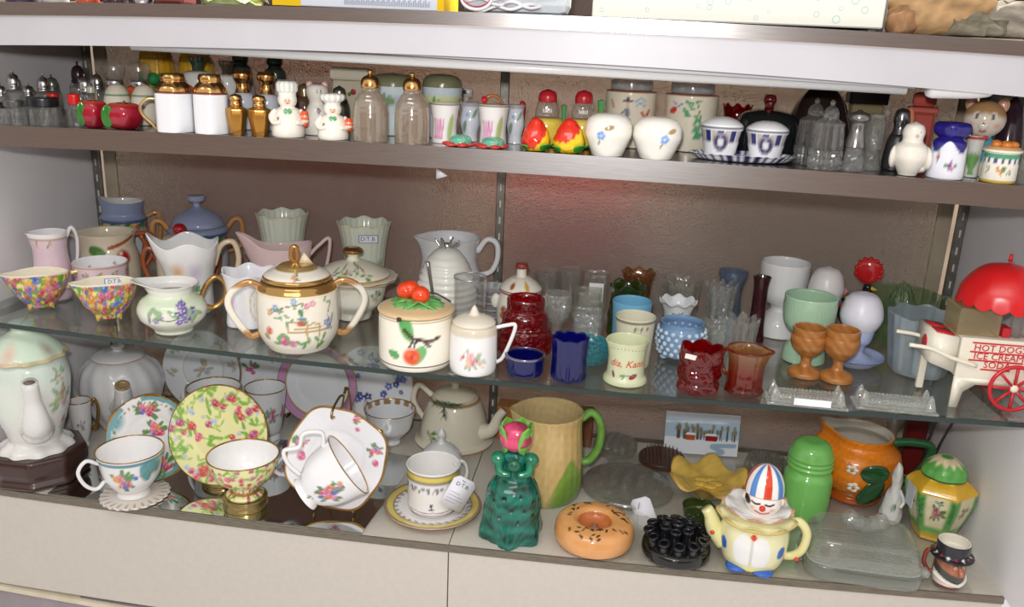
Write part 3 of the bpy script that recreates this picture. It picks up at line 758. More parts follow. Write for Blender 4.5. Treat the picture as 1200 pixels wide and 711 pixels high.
# dark finials with gold collars
for px, top, lab in ((283, 56, 'tall shaker with a dark pewter finial and gold collar, left one'), (323, 61, 'tall shaker with a dark pewter finial and gold collar behind the tall chef')):
    f = tfit(px, 30, top, .275)
    r = T('finial_shaker', lab, 'shaker', f)
    add(r, 'body', lathe([(0, 0), (.8, 0), (1, .2), (.95, .55), (.6, .62), (0, .62)], f.R, f.h, 32, 4, C('c9c6c9')), GLAZE)
    add(r, 'finial', lathe([(0, .61), (.85, .61), (.8, .72), (.5, .78), (.62, .84), (.58, .9), (.4, .96), (.3, 1), (0, 1)], f.R, f.h, 28, 4, C('4f5a50', .6)), CHROME)
for px, top, lab in ((285, 82, 'white and blue shaker with a gold crown cap, left one'), (313, 84, 'white and blue shaker with a gold crown cap, right one')):
    f = tfit(px, 29, top, .12)
    r = T('gold_topped_shaker', lab, 'shaker', f)
    g = lathe([(0, 0), (.85, 0), (1, .15), (.95, .5), (.62, .62), (0, .63)], f.R, f.h, 48, 6, C('d5d8e2')); g.posy(-.003, f.h*.3, .009, [C('47579a'), C('3a3a58')], 4, 2); add(r, 'body', g, GLAZE)
    add(r, 'top', lathe([(0, .62), (.62, .62), (.5, .72), (.5, .78), (.72, .86), (.74, .93), (.5, 1), (0, 1)], f.R, f.h, 30, 5, GOLDM), CHROME)
# small gold hexagonal shakers
for px, w, top, lab in ((277, 22, 110, 'small gold six sided shaker in the front row, left of the pair'), (304, 24, 111, 'small gold six sided shaker in the front row, right of the pair')):
    f = tfit(px, w, top, .05)
    hexm = lambda t, z: np.where(z < .68, .94/np.cos((t+pi/6) % (pi/3)-pi/6), 1)
    r = T('gold_shaker', lab, 'shaker', f)
    add(r, 'body', lathe([(0, 0), (.7, 0), (.72, .05), (1, .5), (1, .62), (.7, .68), (.5, .70), (0, .70)], f.R, f.h, 48, 4, C('c58f42', .75), hexm), CHROME)
    add(r, 'cap', lathe([(0, .69), (.52, .69), (.62, .76), (.5, .82), (.66, .88), (.5, .97), (0, 1)], f.R, f.h, 28, 4, GOLDM), CHROME)
# chef figurines
def chef(px, w, top, Y, lab, tall, rot=0):
    f = tfit(px, w, top, Y)
    r = T('chef_shaker', lab, 'figurine', f, rot)
    R, h = f.R, f.h
    g = lathe([(0, 0), (.9, 0), (.95, .08), (.85, .3), (.68, .48), (.42, .54), (.50, .58), (.55, .66), (.48, .74), (0, .78)], R, h, 64, 8, C('efe9dc'))
    g.dot(0, h*.64, R*.42, C('edc9b0'), h*.07); g.dot(-R*.17, h*.655, R*.05, C('3b3030')); g.dot(R*.17, h*.655, R*.05, C('3b3030'))
    g.line([(-R*.13, h*.605), (0, h*.598), (R*.13, h*.605)], R*.03, C('c0504a')); g.dot(-R*.28, h*.62, R*.1, C('e59a86'), soft=1); g.dot(R*.28, h*.62, R*.1, C('e59a86'), soft=1)
    for s in (-1, 1):
        g.line([(0, h*.47), (s*R*.2, h*.50), (s*R*.28, h*.46), (0, h*.465)], R*.05, C('3f9a5a')); g.line([(0, h*.465), (s*R*.16, h*.42)], R*.05, C('3f9a5a'))
    g.dot(-R*.75, h*.33, R*.12, C('7a4a44')); g.dot(-R*.7, h*.24, R*.08, C('7a4a44'))
    add(r, 'body', g, GLAZE)
    if tall: p = [(0, .72), (.5, .72), (.52, .78), (.6, .82), (.62, .92), (.5, .985), (0, 1)]
    else: p = [(0, .74), (.46, .74), (.48, .79), (.72, .86), (.78, .93), (.6, .99), (0, 1)]
    hg = lathe(p, R, h, 60, 6, C('efece4'), lambda t, z: 1+.03*np.cos(12*t)*(z > .78))
    hg.mix(((np.cos(12*hg.th) < -.6) & (hg.v > h*.8)) * .35, C('9aa5a0')); add(r, 'hat', hg, GLAZE)
    nose = ball(0, -R*.55, h*.63, R*.07, col=C('eec3aa')); add(r, 'nose', nose, GLAZE)
    for s in (-1, 1):
        ar = tube([(s*R*.66, 0, h*.47), (s*R*.92, -R*.1, h*.36), (s*R*.8, -R*.45, h*.26), (s*R*.45, -R*.8, h*.27)], [R*.16, R*.19, R*.16, R*.12], 12, 5, col=C('efe9dc'))
        add(r, 'arm', ar, GLAZE)
    fg = lathe([(0, 0), (.7, .05), (1, .5), (.7, .95), (0, 1)], R*.25, h*.3, 20, 4, C('e2541f')); fg.band(h*.1, h*.14, C('f3e5d6')); fg.band(h*.19, h*.21, C('f3e5d6'))
    add(r, 'jug', fg.move(R*.95, -R*.3, h*.18), GLAZE, 'orange jug under the arm')
    return r
chef(337, 40, 94, .055, 'white chef shaker with a tall puffed hat, left of the pair', True)
chef(390, 38, 109, .052, 'white chef shaker with a wide flat hat and an orange jug, right of the pair', False)
# white cat-like figure behind
f = tfit(372, 38, 95, .10)
r = T('cat_shaker', 'white cat shaker with a blue flower standing between the two chefs', 'figurine', f)
g = lathe([(0, 0), (.85, 0), (.9, .15), (.7, .45), (.5, .6), (.62, .72), (.68, .82), (.5, .93), (0, .97)], f.R, f.h, 56, 7, C('ece7de'))
g.bloom(f.R*.1, f.h*.46, f.R*.22, C('4a5578'), C('e5c060'), 5); g.dot(0, f.h*.82, f.R*.07, C('2b2626'), f.R*.13); g.dot(f.R*.35, f.h*.82, f.R*.07, C('2b2626'), f.R*.13); g.band(f.h*.93, f.h, C('dba3a6'), .004)
add(r, 'body', g, GLAZE)
for s in (-1, 1): add(r, 'ear', ball(s*f.R*.45, 0, f.h*.93, f.R*.2, f.R*.14, f.h*.07, col=C('e3bcb8')), GLAZE)
f = tfit(357, 26, 97, .17); shaker('brown_shaker', 'dark brown round shaker seen between the tall chef and the cat', f, [(0, 0), (.8, 0), (1, .4), (.7, .7), (0, .72)], [(0, .7), (.66, .7), (.6, .9), (0, 1)], GLAZE, C('5d4334'), C('8a7458', .5), 28)
f = tfit(398, 24, 100, .17); shaker('pewter_shaker', 'grey pewter shaker behind the flat hatted chef', f, [(0, 0), (.8, 0), (1, .4), (.7, .7), (0, .72)], [(0, .7), (.66, .7), (.6, .9), (0, 1)], CHROME, C('77746c', .8), C('87847c', .8), 28)
# lidded rectangular floral box
f = tfit(414, 50, 79, .22)
r = T('floral_box', 'cream lidded box with a rose behind the left gold topped glass shaker', 'box', f)
g = box(-f.R*.9, f.R*.9, -.012, .012, 0, f.h*.78, .002, C('cfc6b0')); add(r, 'box', g, GLAZE)
add(r, 'lid', box(-f.R, f.R, -.014, .014, f.h*.785, f.h, .004, C('d9d2bd'), 2), GLAZE)
add(r, 'rose', join(ball(.004, -.0125, f.h*.6, .0045, .0012, .0045, 12, 8, C('a8403f')), ball(-.002, -.0123, f.h*.56, .003, .001, .003, 10, 6, C('5c7d4a'))), GLAZE, 'painted red rose')
# clear shakers with gold tops
for px, w, top, lab in ((434, 41, 82, 'tall clear lustre glass shaker with a gold beaded top, left of the pair'), (483, 41, 85, 'tall clear lustre glass shaker with a gold beaded top, right of the pair')):
    f = tfit(px, w, top, .055)
    r = T('gilt_glass_shaker', lab, 'shaker', f, group='gold topped glass shakers')
    add(r, 'body', lathe([(0, 0), (.95, 0), (1, .04), (1, .3), (.94, .5), (.72, .64), (.5, .72), (.48, .76), (0, .76)], f.R, f.h, 40, 7, C('e8d8c8'), lambda t, z: 1+.012*np.cos(z*75)), LUSTRE)
    add(r, 'cap', lathe([(0, .75), (.5, .75), (.54, .79), (.5, .86), (.34, .91), (.16, .93), (.12, .95), (.17, .975), (.1, 1), (0, 1)], f.R, f.h, 32, 5, GOLDM), CHROME)
# big floral vases with dome tops behind
def vasepaint(c1, c2, c3):
    def p(g):
        h, R = g.v.max(), abs(g.u).max()/pi
        g.band(h*.62, h*.80, c3, .002); g.posy(-R*.5, h*.55, R*.5, [c1, c1], 3, 4, C('6f9a63')); g.posy(R*.6, h*.3, R*.4, [c1, c2], 3, 5, C('3f6a4a')); g.line([(R*.3, h*.05), (R*.35, h*.3), (R*.3, h*.6)], R*.12, C('6f9a63'))
    return p
for px, w, top, c3, lab in ((461, 52, 85, 'c3cadb', 'pale blue floral shaker with a grey green dome between the gold topped glass pair'), (518, 46, 86, 'd9dfa5', 'green and lilac shaker with a grey green dome behind the pink tulip shaker')):
    f = tfit(px, w, top, .15)
    shaker('floral_shaker', lab, f, [(0, 0), (.75, 0), (.8, .1), (.75, .4), (1, .68), (1, .8), (0, .81)], [(0, .79), (1.02, .79), (.98, .88), (.7, .97), (0, 1)], GLAZE, C('c9d7dd'), C('77775a'), 60, topmat=ROUGHGLAZE, paint=vasepaint(C('b5418a'), C('8a6aa8'), C(c3)))
def tulip(g):
    h, R = g.v.max(), abs(g.u).max()/pi
    for k in range(4): g.line([(-R*.85+.2*R*k, h*.12), (-R*.75+.2*R*k, h*.36), (-R*.85+.25*R*k, h*.6)], R*.06, C('d27fb0'))
    g.dot(-R*.5, h*.32, R*.45, C('dba5c4'), h*.28, soft=1); g.leaf(R*.35, h*.05, 1.4, h*.7, C('a9b87a'), .3); g.band(h*.95, h*.985, C('8f7a6a'))
for px, w, top, lab in ((521, 35, 120, 'white waisted shaker painted with pink tulips beside the right glass shaker'), (578, 37, 122, 'white waisted shaker with pink tulips and a red handled lid')):
    f = tfit(px, w, top, .085)
    r = T('tulip_shaker', lab, 'shaker', f)
    g = lathe([(0, 0), (.85, 0), (.85, .05), (.8, .4), (.95, .9), (1, .97), (.9, 1.0), (0, 1.0)], f.R, f.h, 64, 9, C('e9e6e4')); tulip(g); add(r, 'body', g, GLAZE)
    if px > 550:
        add(r, 'lid_handle', tube([(-f.R*.6, 0, f.h*1.0), (-f.R*.4, 0, f.h*1.17), (f.R*.1, 0, f.h*1.2), (f.R*.6, 0, f.h*1.02)], [.0022, .003, .0022, .002], 10, 5, col=C('a56a3c')), GLAZE)
        add(r, 'berry', ball(-f.R*.62, -.003, f.h*1.1, .0045, col=C('c5202c')), GLAZE, 'red berry knob')
for px, w, top, Y, lab in ((551, 26, 119, .12, 'pale blue and white shaker standing between the two tulip shakers'), (604, 22, 122, .12, 'pale blue white leafy shaker between the tulip lid and the red fruit')):
    f = tfit(px, w, top, Y)
    g = lathe([(0, 0), (.75, 0), (.7, .15), (.95, .5), (.8, .8), (1, .95), (.7, 1), (0, 1)], f.R, f.h, 56, 8, C('d8dde6')); R, h = f.R, f.h
    g.bloom(-R*.3, h*.68, R*.3, C('9db3d6')); g.leaf(R*.2, h*.6, .9, h*.3, C('86a186')); g.leaf(-R*.4, h*.55, 4.4, h*.35, C('7f9a8a')); g.band(h*.9, h*.99, C('a9a5a8'), .002)
    solo('leafy_shaker', lab, 'shaker', f, g, GLAZE)
f = tfit(545, 16, 103, .30); solo('plastic_bracket', 'small white plastic bracket with a dark screw against the back glass', 'bracket', f, join(box(-f.R, f.R, -.003, .003, f.h*.78, f.h, .001, C('c8c4bd')), box(-f.R*.5, f.R*.5, -.002, .002, 0, f.h*.8, .001, C('c8c4bd')), ball(0, -.0035, f.h*.9, .003, .001, .003, 10, 6, C('3b3330'))), PLASTIC)
f = tfit(611, 10, 118, .15); solo('red_cane', 'small red hooked pepper standing behind the left red fruit', 'shaker', f, tube([(0, 0, .004), (.001, 0, f.h*.5), (.002, 0, f.h*.9), (-.003, 0, f.h*.97)], [.004, .004, .0035, .002], 12, 5, col=C('b8242a')), GLAZE)
# teal and red low shakers
for px, w, top, lab in ((538, 44, 157, 'low teal speckled shaker on red petals in the front row, left'), (576, 44, 160, 'low teal speckled shaker on red petals in the front row, right')):
    f = tfit(px, w, top, .044)
    r = T('turtle_shaker', lab, 'shaker', f)
    g = lathe([(0, .08), (.45, .08), (.62, .3), (.55, .7), (.3, .95), (0, 1)], f.R, f.h, 40, 6, C('56a58f')); g.chintz(-.03, .03, .001, f.h, 26, .0016, [C('c9b64e'), C('2f8a6a')], 2, C('87b98e'))
    add(r, 'shell', g.move(.002, 0, 0), GLAZE)
    for k in range(6):
        a = k*pi/3+.3; add(r, 'petal', ball(f.R*.6*sin(a), -f.R*.5*cos(a), f.h*.22, f.R*.34, f.R*.28, f.h*.2, 14, 8, C('bf2f2a')), GLAZE)
# red and yellow fruit
def fruit(px, w, top, lab, flip):
    f = tfit(px, w, top, .052)
    r = T('fruit_shaker', lab, 'shaker', f)
    g = lathe([(0, 0), (.6, 0), (.95, .16), (1, .32), (.84, .56), (.52, .80), (.30, .95), (0, 1)], f.R, f.h, 72, 9, C('e8c51f'))
    zz = g.v/f.h; uu = g.u/f.R
    lim = .30+.12*np.sin(uu*14)*.25+.30*np.maximum(0, uu+.1) if flip else .05+.45*np.maximum(0, uu+.15)+.03*np.sin(uu*15)
    g.mix(np.clip((zz-lim)/.05, 0, 1), C('d8301c')); g.mix(np.clip((zz-.75)*3, 0, 1)*.5, C('c4161a')); g.bump(.0006, 220, 3)
    add(r, 'body', g, GLAZE)
    for a, l in ((-.9, .55), (.7, .75), (1.3, .8)):
        add(r, 'leaf', leafgeo(f.R*l*1.0, f.R*.7, .0015, .35, C('3f9a33')).rot('Y', -1.0).rot('Z', -pi/2+a).move(f.R*.8*sin(a), -f.R*.8*cos(a), f.h*.03), GLAZE)
fruit(628, 34, 137, 'red and yellow mango shaped shaker with green leaves, left of the pair', False)
fruit(667, 38, 138, 'red and yellow mango shaped shaker with green leaves, right of the pair', True)
for px, w, top, lab in ((641, 42, 104, 'clear glass shaker with a red cap and yellow base behind the left red fruit'), (683, 40, 105, 'clear glass shaker with a red cap and yellow base behind the right red fruit')):
    f = tfit(px, w, top, .115)
    r = T('red_capped_shaker', lab, 'shaker', f)
    add(r, 'base', lathe([(0, 0), (.8, 0), (1, .2), (.95, .42), (.7, .5), (0, .5)], f.R, f.h, 36, 5, C('e3c54f')), GLAZE)
    add(r, 'glass', lathe([(0, .5), (.64, .5), (.68, .6), (.6, .72), (.48, .78), (0, .78)], f.R, f.h, 36, 4, WHITE), SMOKE)
    add(r, 'cap', lathe([(0, .77), (.5, .77), (.52, .86), (.4, .95), (0, 1)], f.R, f.h, 30, 4, C('b8222a')), PLASTIC)
    bars = join(*[box(-.0006, .0006, -.0006, .0002, -.0025, .0028-.001*(k % 2)).move((k-2)*.0026, 0, 0) for k in range(5)]).col(C('e8e6e2'))
    add(r, 'lettering', wrap(bars, f.R*.68, f.h*.63), SATIN, 'worn white lettering')
for px, w, top, Y, lab in ((660, 8, 122, .16, 'upright green stalk shaker between the two red fruits'), (703, 10, 116, .15, 'slim green stalk shaker behind the right red capped glass')):
    f = tfit(px, w, top, Y); solo('stalk_shaker', lab, 'shaker', f, lathe([(0, 0), (1, 0), (.75, .2), (.7, .8), (.9, .95), (0, 1)], f.R, f.h, 20, 4, C('63b06a')), GLAZE)
# big white round shakers
for px, w, top, lab, fu in ((713, 56, 132, 'large white round shaker with a blue flower, left of the pair', 0), (770, 58, 136, 'large white round shaker with a blue flower, right of the pair', .3)):
    f = tfit(px, w, top, .05); R, h = f.R, f.h
    g = lathe([(0, 0), (.64, 0), (.68, .05), (.84, .28), (.99, .54), (.97, .72), (.78, .90), (.42, .985), (0, 1)], R, h, 96, 10, C('e8e4db'))
    u = R*(-.3+1.1*fu*1.9); v = h*.5
    for k in range(5): g.bloom(u+.0035*cos(k*1.3), v+.0035*sin(k*1.3), .0036, C('8fb0e0'), C('5a7ac0'), 5)
    g.leaf(u+.004, v+.008, .3, .013, C('a98a5a'), .5); g.leaf(u-.002, v-.005, 4.3, .008, C('8a9a78'))
    solo('round_shaker', lab, 'shaker', f, g, GLAZE)
# tall Dutch-scene jars
for i, (px, w, top, lab) in enumerate(((738, 60, 93, 'tall cream jar with a little hatted man and translucent lid, behind the left round shaker'), (809, 62, 97, 'tall cream jar painted with a green vine and translucent lid'))):
    f = tfit(px, w, top, .175); R, h = f.R, f.h
    r = T('scene_jar', lab, 'jar', f)
    g = lathe([(0, 0), (.9, 0), (.95, .05), (.97, .5), (1, .80), (.92, .845), (0, .85)], R, h, 110, 14, C('e9dfca'))
    g.band(h*.82, h*.86, C('9a5a44'), .002)
    if i == 0:
        g.dot(-R*.1, h*.66, R*.09, C('e3b79a')); g.line([(-R*.25, h*.70), (R*.05, h*.70)], R*.045, C('4b4a5e')); g.dot(-R*.1, h*.73, R*.09, C('4b4a5e')); g.dot(-R*.1, h*.52, R*.12, C('7d7f94'), h*.10); g.line([(-R*.2, h*.56), (-R*.35, h*.50)], R*.04, C('7d7f94')); g.line([(-R*.15, h*.44), (-R*.15, h*.32)], R*.045, C('4b4a5e')); g.line([(-R*.02, h*.44), (0, h*.32)], R*.045, C('4b4a5e'))
        for s in (0, .25): g.line([(R*.2, h*(.62+s*.3)), (R*.4, h*(.67+s*.3)), (R*.6, h*(.63+s*.3))], R*.03, C('93b4d6'))
        g.leaf(R*.65, h*.45, 1.0, R*.4, C('cf5a48')); g.leaf(R*.65, h*.45, 2.2, R*.35, C('cf5a48')); g.line([(-R*.8, h*.7), (-R*.7, h*.6)], R*.05, C('cf8a78'))
    else:
        g.leaf(-R*.9, h*.55, .6, R*.4, C('c8392e'), .6); g.line([(-R*.7, h*.72), (-R*.5, h*.68), (-R*.35, h*.7)], R*.035, C('7f9fd0'))
        g.line([(R*.15, h*.2), (R*.4, h*.45), (R*.2, h*.75)], R*.025, C('3f8a5a'))
        q = random.Random(4)
        for k in range(26): g.leaf(R*(.15+.22*sin(k*.25)), h*(.2+.022*k), q.uniform(-.4, 3.5), R*.28, C('57a372'), .3)
    add(r, 'body', g, GLAZE)
    add(r, 'lid', lathe([(0, .851), (.8, .851), (.82, .9), (.8, .99), (.7, 1), (0, 1)], R, h, 40, 4, C('c9b8a8')), OPALCLEAR)
# oval tray with two navy and white cups
f = tfit(869, 126, 188, .088)
r = T('striped_tray', 'oval white tray with navy rim stripes under the two cameo cups', 'tray', f)
g = disc([(0, 0), (.8, 0), (.95, .006), (1, .008), (.93, .0085), (.78, .003), (0, .003)], f.R, 96, 4, C('e6e6ea'))
a = np.arctan2(g.v, g.u); g.where((g.rad > f.R*.8) & (np.sin(a*36) > 0), C('2c2b5e')); g.scale(1, .48, 1)
add(r, 'tray', g, GLAZE)
def cameo(px, w, top, lab):
    f = tfit(px, w, top, .088); f.z += .0045; f.h -= .0045; R, h = f.R, f.h
    r = T('cameo_shaker', lab, 'shaker', f)
    g = lathe([(0, 0), (.66, 0), (.68, .03), (.97, .72), (1, .76), (.9, .765), (0, .765)], R, h, 120, 14, C('e8e9ee'))
    lo, hi = h*.34, h*.69
    for k in range(-9, 10):
        c = C('2d2f6e') if k % 2 == 0 else C('b9b6b2'); u0 = (k-.5)*R*.33
        m = (g.u > u0) & (g.u < u0+R*.29) & (g.v > lo) & (g.v < hi) & ~g.inner; g.where(m, c)
    g.band(h*.71, h*.765, C('8d8d95'))
    g.dot(0, h*.38, R*.46, C('8f8793'), soft=.12); g.dot(0, h*.38, R*.36, C('2a2a55'), soft=.12); g.dot(0, h*.36, R*.2, C('dcdde4'), h*.13, soft=.4); g.dot(-.03*R, h*.43, R*.16, C('dcdde4'), soft=.4); g.line([(-R*.15, h*.38), (R*.05, h*.37)], R*.04, C('8f909f'))
    add(r, 'body', g, GLAZE)
    add(r, 'lid', lathe([(0, .76), (.95, .765), (.93, .80), (.6, .93), (.25, .99), (0, 1)], R, h, 48, 5, C('eceef0')), GLAZE)
cameo(845, 51, 136, 'white cup shaker with navy stripes and a cameo, left one on the striped tray')
cameo(898, 51, 141, 'white cup shaker with navy stripes and a cameo, right one on the striped tray')
# dark round dish with knob, red crown
f = tfit(899, 72, 110, .17)
r = T('dark_jar', 'black domed jar with a red glass knob behind the right cameo cup', 'jar', f)
add(r, 'body', lathe([(0, 0), (.9, 0), (1, .3), (1, .5), (.8, .68), (.3, .75), (0, .76)], f.R, f.h, 40, 5, C('1b2224')), GLAZE)
add(r, 'knob', lathe([(0, .755), (.16, .755), (.14, .8), (.2, .9), (.17, .98), (0, 1)], f.R, f.h, 24, 4, C('5a1218')), GLAZE)
add(r, 'stopper', lathe([(0, 0), (.8, 0), (.55, .3), (.9, .7), (.7, 1), (0, 1)], .006, .02, 20, 4, C('c4241f')).move(0, -f.R*.55, f.h*.66), RUBY, 'red glass stopper')
f = tfit(862, 34, 124, .26)
g = lathe(cup([(0, 0), (.8, 0), (.85, .3), (.9, .8), (1, 1)], .08), f.R, f.h, 60, 5, C('6a1f1f'), None, lambda t, z, r_: .05*np.cos(8*t)*(z > .8))
solo('ruby_tumbler', 'dark red crown edged tumbler behind the left cameo cup', 'glass', f, g, RUBY)
# dark pointed vases
for px, w, top, Y, lab in ((960, 80, 98, .245, 'tall dark brown pointed dome behind the crystal castor bottles'), (1182, 34, 112, .15, 'dark purple pointed ornament behind the green banded jar')):
    f = tfit(px, w, top, Y)
    g = lathe([(0, 0), (.85, 0), (1, .1), (.93, .35), (.7, .7), (.35, .93), (0, 1)], f.R, f.h, 40, 6, C('2d211f') if px < 1000 else C('33202c'))
    solo('pointed_ornament', lab, 'ornament', f, g, GLAZE)
# crystal castor bottles
for px, w, top, Y, lab in ((953, 38, 114, .096, 'cut crystal castor bottle with a pointed stopper, the rear left one'), (971, 38, 116, .055, 'cut crystal castor bottle with a pointed stopper in the front row')):
    f = tfit(px, w, top, Y)
    r = T('crystal_shaker', lab, 'shaker', f)
    add(r, 'base', lathe([(0, 0), (.85, 0), (1, .06), (.95, .2), (1, .27), (.7, .3), (0, .3)], f.R, f.h, 48, 6, WHITE, lambda t, z: 1+.07*np.cos(12*t+z*30)*np.cos(12*t-z*30)), PANEL, flat=True)
    add(r, 'body', lathe([(0, .30), (.98, .3), (.95, .4), (.88, .62), (.9, .66), (.5, .72), (.45, .74), (0, .74)], f.R, f.h, 64, 4, WHITE, lambda t, z: 1-.13*np.abs(np.cos(5*t))), PANEL, flat=True)
    add(r, 'stopper', lathe([(0, .735), (.42, .735), (.46, .78), (.36, .86), (.18, .9), (.12, .92), (.16, .95), (.08, .98), (0, 1)], f.R, f.h, 16, 3, WHITE), PANEL, flat=True)
f = tfit(1003, 27, 128, .06)
r = shaker('ribbed_shaker', 'clear shaker with a tall ribbed pewter cap beside the crystal bottles', f, [(0, 0), (.95, 0), (1, .05), (.75, .35), (.7, .40), (0, .40)], [(0, .39), (.85, .39), (.78, .5), (.6, .68), (.62, .76), (.95, .86), (.85, .93), (.3, .97), (.1, 1), (0, 1)], CRYSTAL, WHITE, C('8d8a88', .8), 48)
f = tfit(1023, 25, 132, .085)
shaker('cut_glass_shaker', 'beaded clear glass shaker with a flat glass top, right of the pewter capped one', f, [(0, 0), (.95, 0), (1, .05), (.7, .3), (.9, .45), (.9, .8), (.7, .9), (0, .9)], [(0, .89), (.8, .89), (.8, .97), (0, 1)], CRYSTAL, WHITE, WHITE, 48, lambda t, z: 1+.05*np.cos(14*t)*np.cos(z*60), topmat=CRYSTAL)
f = tfit(1037, 14, 112, .16)
solo('glass_spire', 'slender glass spire stopper behind the beaded shaker', 'stopper', f, lathe([(0, 0), (1, 0), (.8, .2), (.4, .35), (.7, .5), (.4, .65), (.6, .75), (.2, .85), (.1, 1), (0, 1)], f.R, f.h, 20, 5), CRYSTAL)
f = tfit(1053, 30, 126, .10)
shaker('pewter_shaker', 'dark grey pewter shaker behind the white bird', f, [(0, 0), (.9, 0), (1, .1), (.85, .45), (.6, .58), (0, .6)], [(0, .58), (.62, .58), (.5, .7), (.6, .8), (.5, .95), (0, 1)], CHROME, C('5f6062', .8), C('77777a', .9), 36)
f = tfit(1012, 44, 107, .305); solo('dark_box', 'flat black box on the shelf at the back, right of the pointed dome', 'box', f, join(box(-f.R, f.R, -.015, .015, f.h*.8, f.h, .002, C('241d1a')), box(-f.R*.8, f.R*.8, -.013, .013, 0, f.h*.8, .002, C('8f7f5a'))), SATIN)
f = tfit(1078, 34, 108, .19)
r = T('coral_tower', 'coral red tower shaped shaker behind the white bird', 'shaker', f)
add(r, 'body', box(-f.R*.8, f.R*.8, -f.R*.8, f.R*.8, 0, f.h*.72, .003, C('b9554a')), MATTE)
add(r, 'cornice', box(-f.R, f.R, -f.R, f.R, f.h*.722, f.h*.8, .002, C('c26256')), MATTE); add(r, 'roof', box(-f.R*.75, f.R*.75, -f.R*.75, f.R*.75, f.h*.802, f.h, .006, C('b24f44'), 2), MATTE)
f = tfit(1062, 12, 125, .13); solo('orange_bud', 'small orange bud shaker left of the white bird', 'shaker', f, lathe([(0, 0), (.5, 0), (.4, .5), (1, .75), (.6, .95), (0, 1)], f.R, f.h, 16, 4, C('d98a5a')), GLAZE)
# white bird
f = tfit(1068, 43, 142, .055); R, h = f.R, f.h
r = T('bird_shaker', 'plain white chick shaped shaker standing in the front row at right', 'figurine', f, .15)
g = lathe([(0, 0), (.45, 0), (.52, .04), (.72, .18), (.92, .36), (.85, .52), (.55, .63), (.52, .68), (.58, .8), (.45, .93), (0, 1)], R, h, 64, 8, C('e6e1d5'))
g.dot(R*.52, h*.82, R*.05, C('3a3430')); add(r, 'body', g, GLAZE)
for s in (-1, 1): add(r, 'wing', ball(0, 0, 0, R*.2, R*.5, h*.22, col=C('e6e1d5')).rot('X', -.25).rot('Z', s*.4).move(s*R*.82, 0, h*.33), GLAZE)
add(r, 'beak', lathe([(0, 0), (1, 0), (.5, .6), (0, 1)], R*.12, R*.28, 14, 3, C('ded4c0')).rot('X', pi/2).move(R*.1, -R*.5, h*.75), GLAZE)
add(r, 'tail', ball(0, 0, 0, R*.35, R*.45, h*.09, col=C('e6e1d5')).move(R*.6, R*.2, h*.13), GLAZE)
# cobalt topped floral vase
f = tfit(1112, 41, 142, .055); R, h = f.R, f.h
r = T('cobalt_topped_shaker', 'white floral shaker with a cobalt blue cloverleaf top beside the white bird', 'shaker', f)
g = lathe([(0, 0), (.95, 0), (1, .04), (.93, .6), (.86, .66), (.7, .7), (.6, .73), (0, .73)], R, h, 84, 12, C('e3e4ee'))
drip = .62+.10*np.cos(g.th*4); g.mix(np.clip((g.v/h-drip+.06)/.02, 0, 1)*1.0, C('241d78'))
g.posy(-R*.55, h*.42, R*.26, [C('a8405f'), C('55356a')], 3, 1); g.posy(R*.25, h*.24, R*.28, [C('cf6fa5'), C('7a4f90')], 4, 6); add(r, 'body', g, GLAZE)
add(r, 'top', lathe([(0, .72), (.55, .72), (.85, .80), (.92, .9), (.75, .98), (.3, 1), (0, .97)], R, h, 60, 5, C('241d78'), lambda t, z: 1+.10*np.cos(4*t)), GLAZE)
# mouse figurine with blue vest
f = tfit(1150, 46, 115, .125); R, h = f.R, f.h
r = T('mouse_figurine', 'tan and white mouse figurine in a blue vest and red bow tie', 'figurine', f)
g = lathe([(0, 0), (.85, 0), (.9, .1), (.75, .35), (.55, .48), (.3, .53), (0, .54)], R, h, 56, 7, C('e8dccb')); g.mix(((g.v > h*.2) & (g.v < h*.5))*1.0, C('5aa5c0')); g.mix((np.abs(g.u) < R*.12)*(g.v > h*.2)*.8, C('3f86a5'))
for k in range(3): g.dot(0, h*(.26+.08*k), R*.07, C('25303a'))
add(r, 'body', g, GLAZE)
hd = lathe([(sin(pi*i/16), -cos(pi*i/16)) for i in range(17)], 1, 1, 48, 3, C('eadfce')); hd.scale(R*.98, R*.8, h*.25); hd.u, hd.v, hd.msk = hd.V[:, 0].copy(), hd.V[:, 2].copy(), np.ones(len(hd.V))
fr = hd.V[:, 1] < 0
hd.mix(np.clip((hd.v/(h*.25)-.25+.25*np.abs(hd.u)/R)/.25, 0, 1), C('b98f62')); hd.msk = fr*1.0
for s in (-1, 1): hd.dot(s*R*.38, h*.05, R*.16, C('f2ece0'), h*.07); hd.dot(s*R*.36, h*.045, R*.1, C('231d1d'), h*.045); hd.dot(s*R*.6, -h*.07, R*.2, C('e59d90'), soft=1)
hd.line([(-R*.15, -h*.14), (0, -h*.155), (R*.15, -h*.14)], R*.04, C('a8423c'))
add(r, 'head', hd.move(0, -R*.1, h*.73), GLAZE)
add(r, 'muzzle', ball(0, -R*.82, h*.66, R*.24, R*.12, h*.055, col=C('f1e8da')), GLAZE); add(r, 'nose', ball(0, -R*.96, h*.69, R*.06, col=C('c4706a')), GLAZE)
for s in (-1, 1):
    add(r, 'ear', join(ball(s*R*.72, R*.05, h*.92, R*.28, R*.12, h*.1, col=C('c09a70')), ball(s*R*.72, -R*.05, h*.915, R*.17, R*.06, h*.065, col=C('dfa39a'))), GLAZE)
    add(r, 'arm', tube([(s*R*.6, 0, h*.42), (s*R*.95, -R*.15, h*.34), (s*R*1.0, -R*.4, h*.26)], [R*.17, R*.16, R*.17], 12, 4, col=C('e8dccb')), GLAZE)
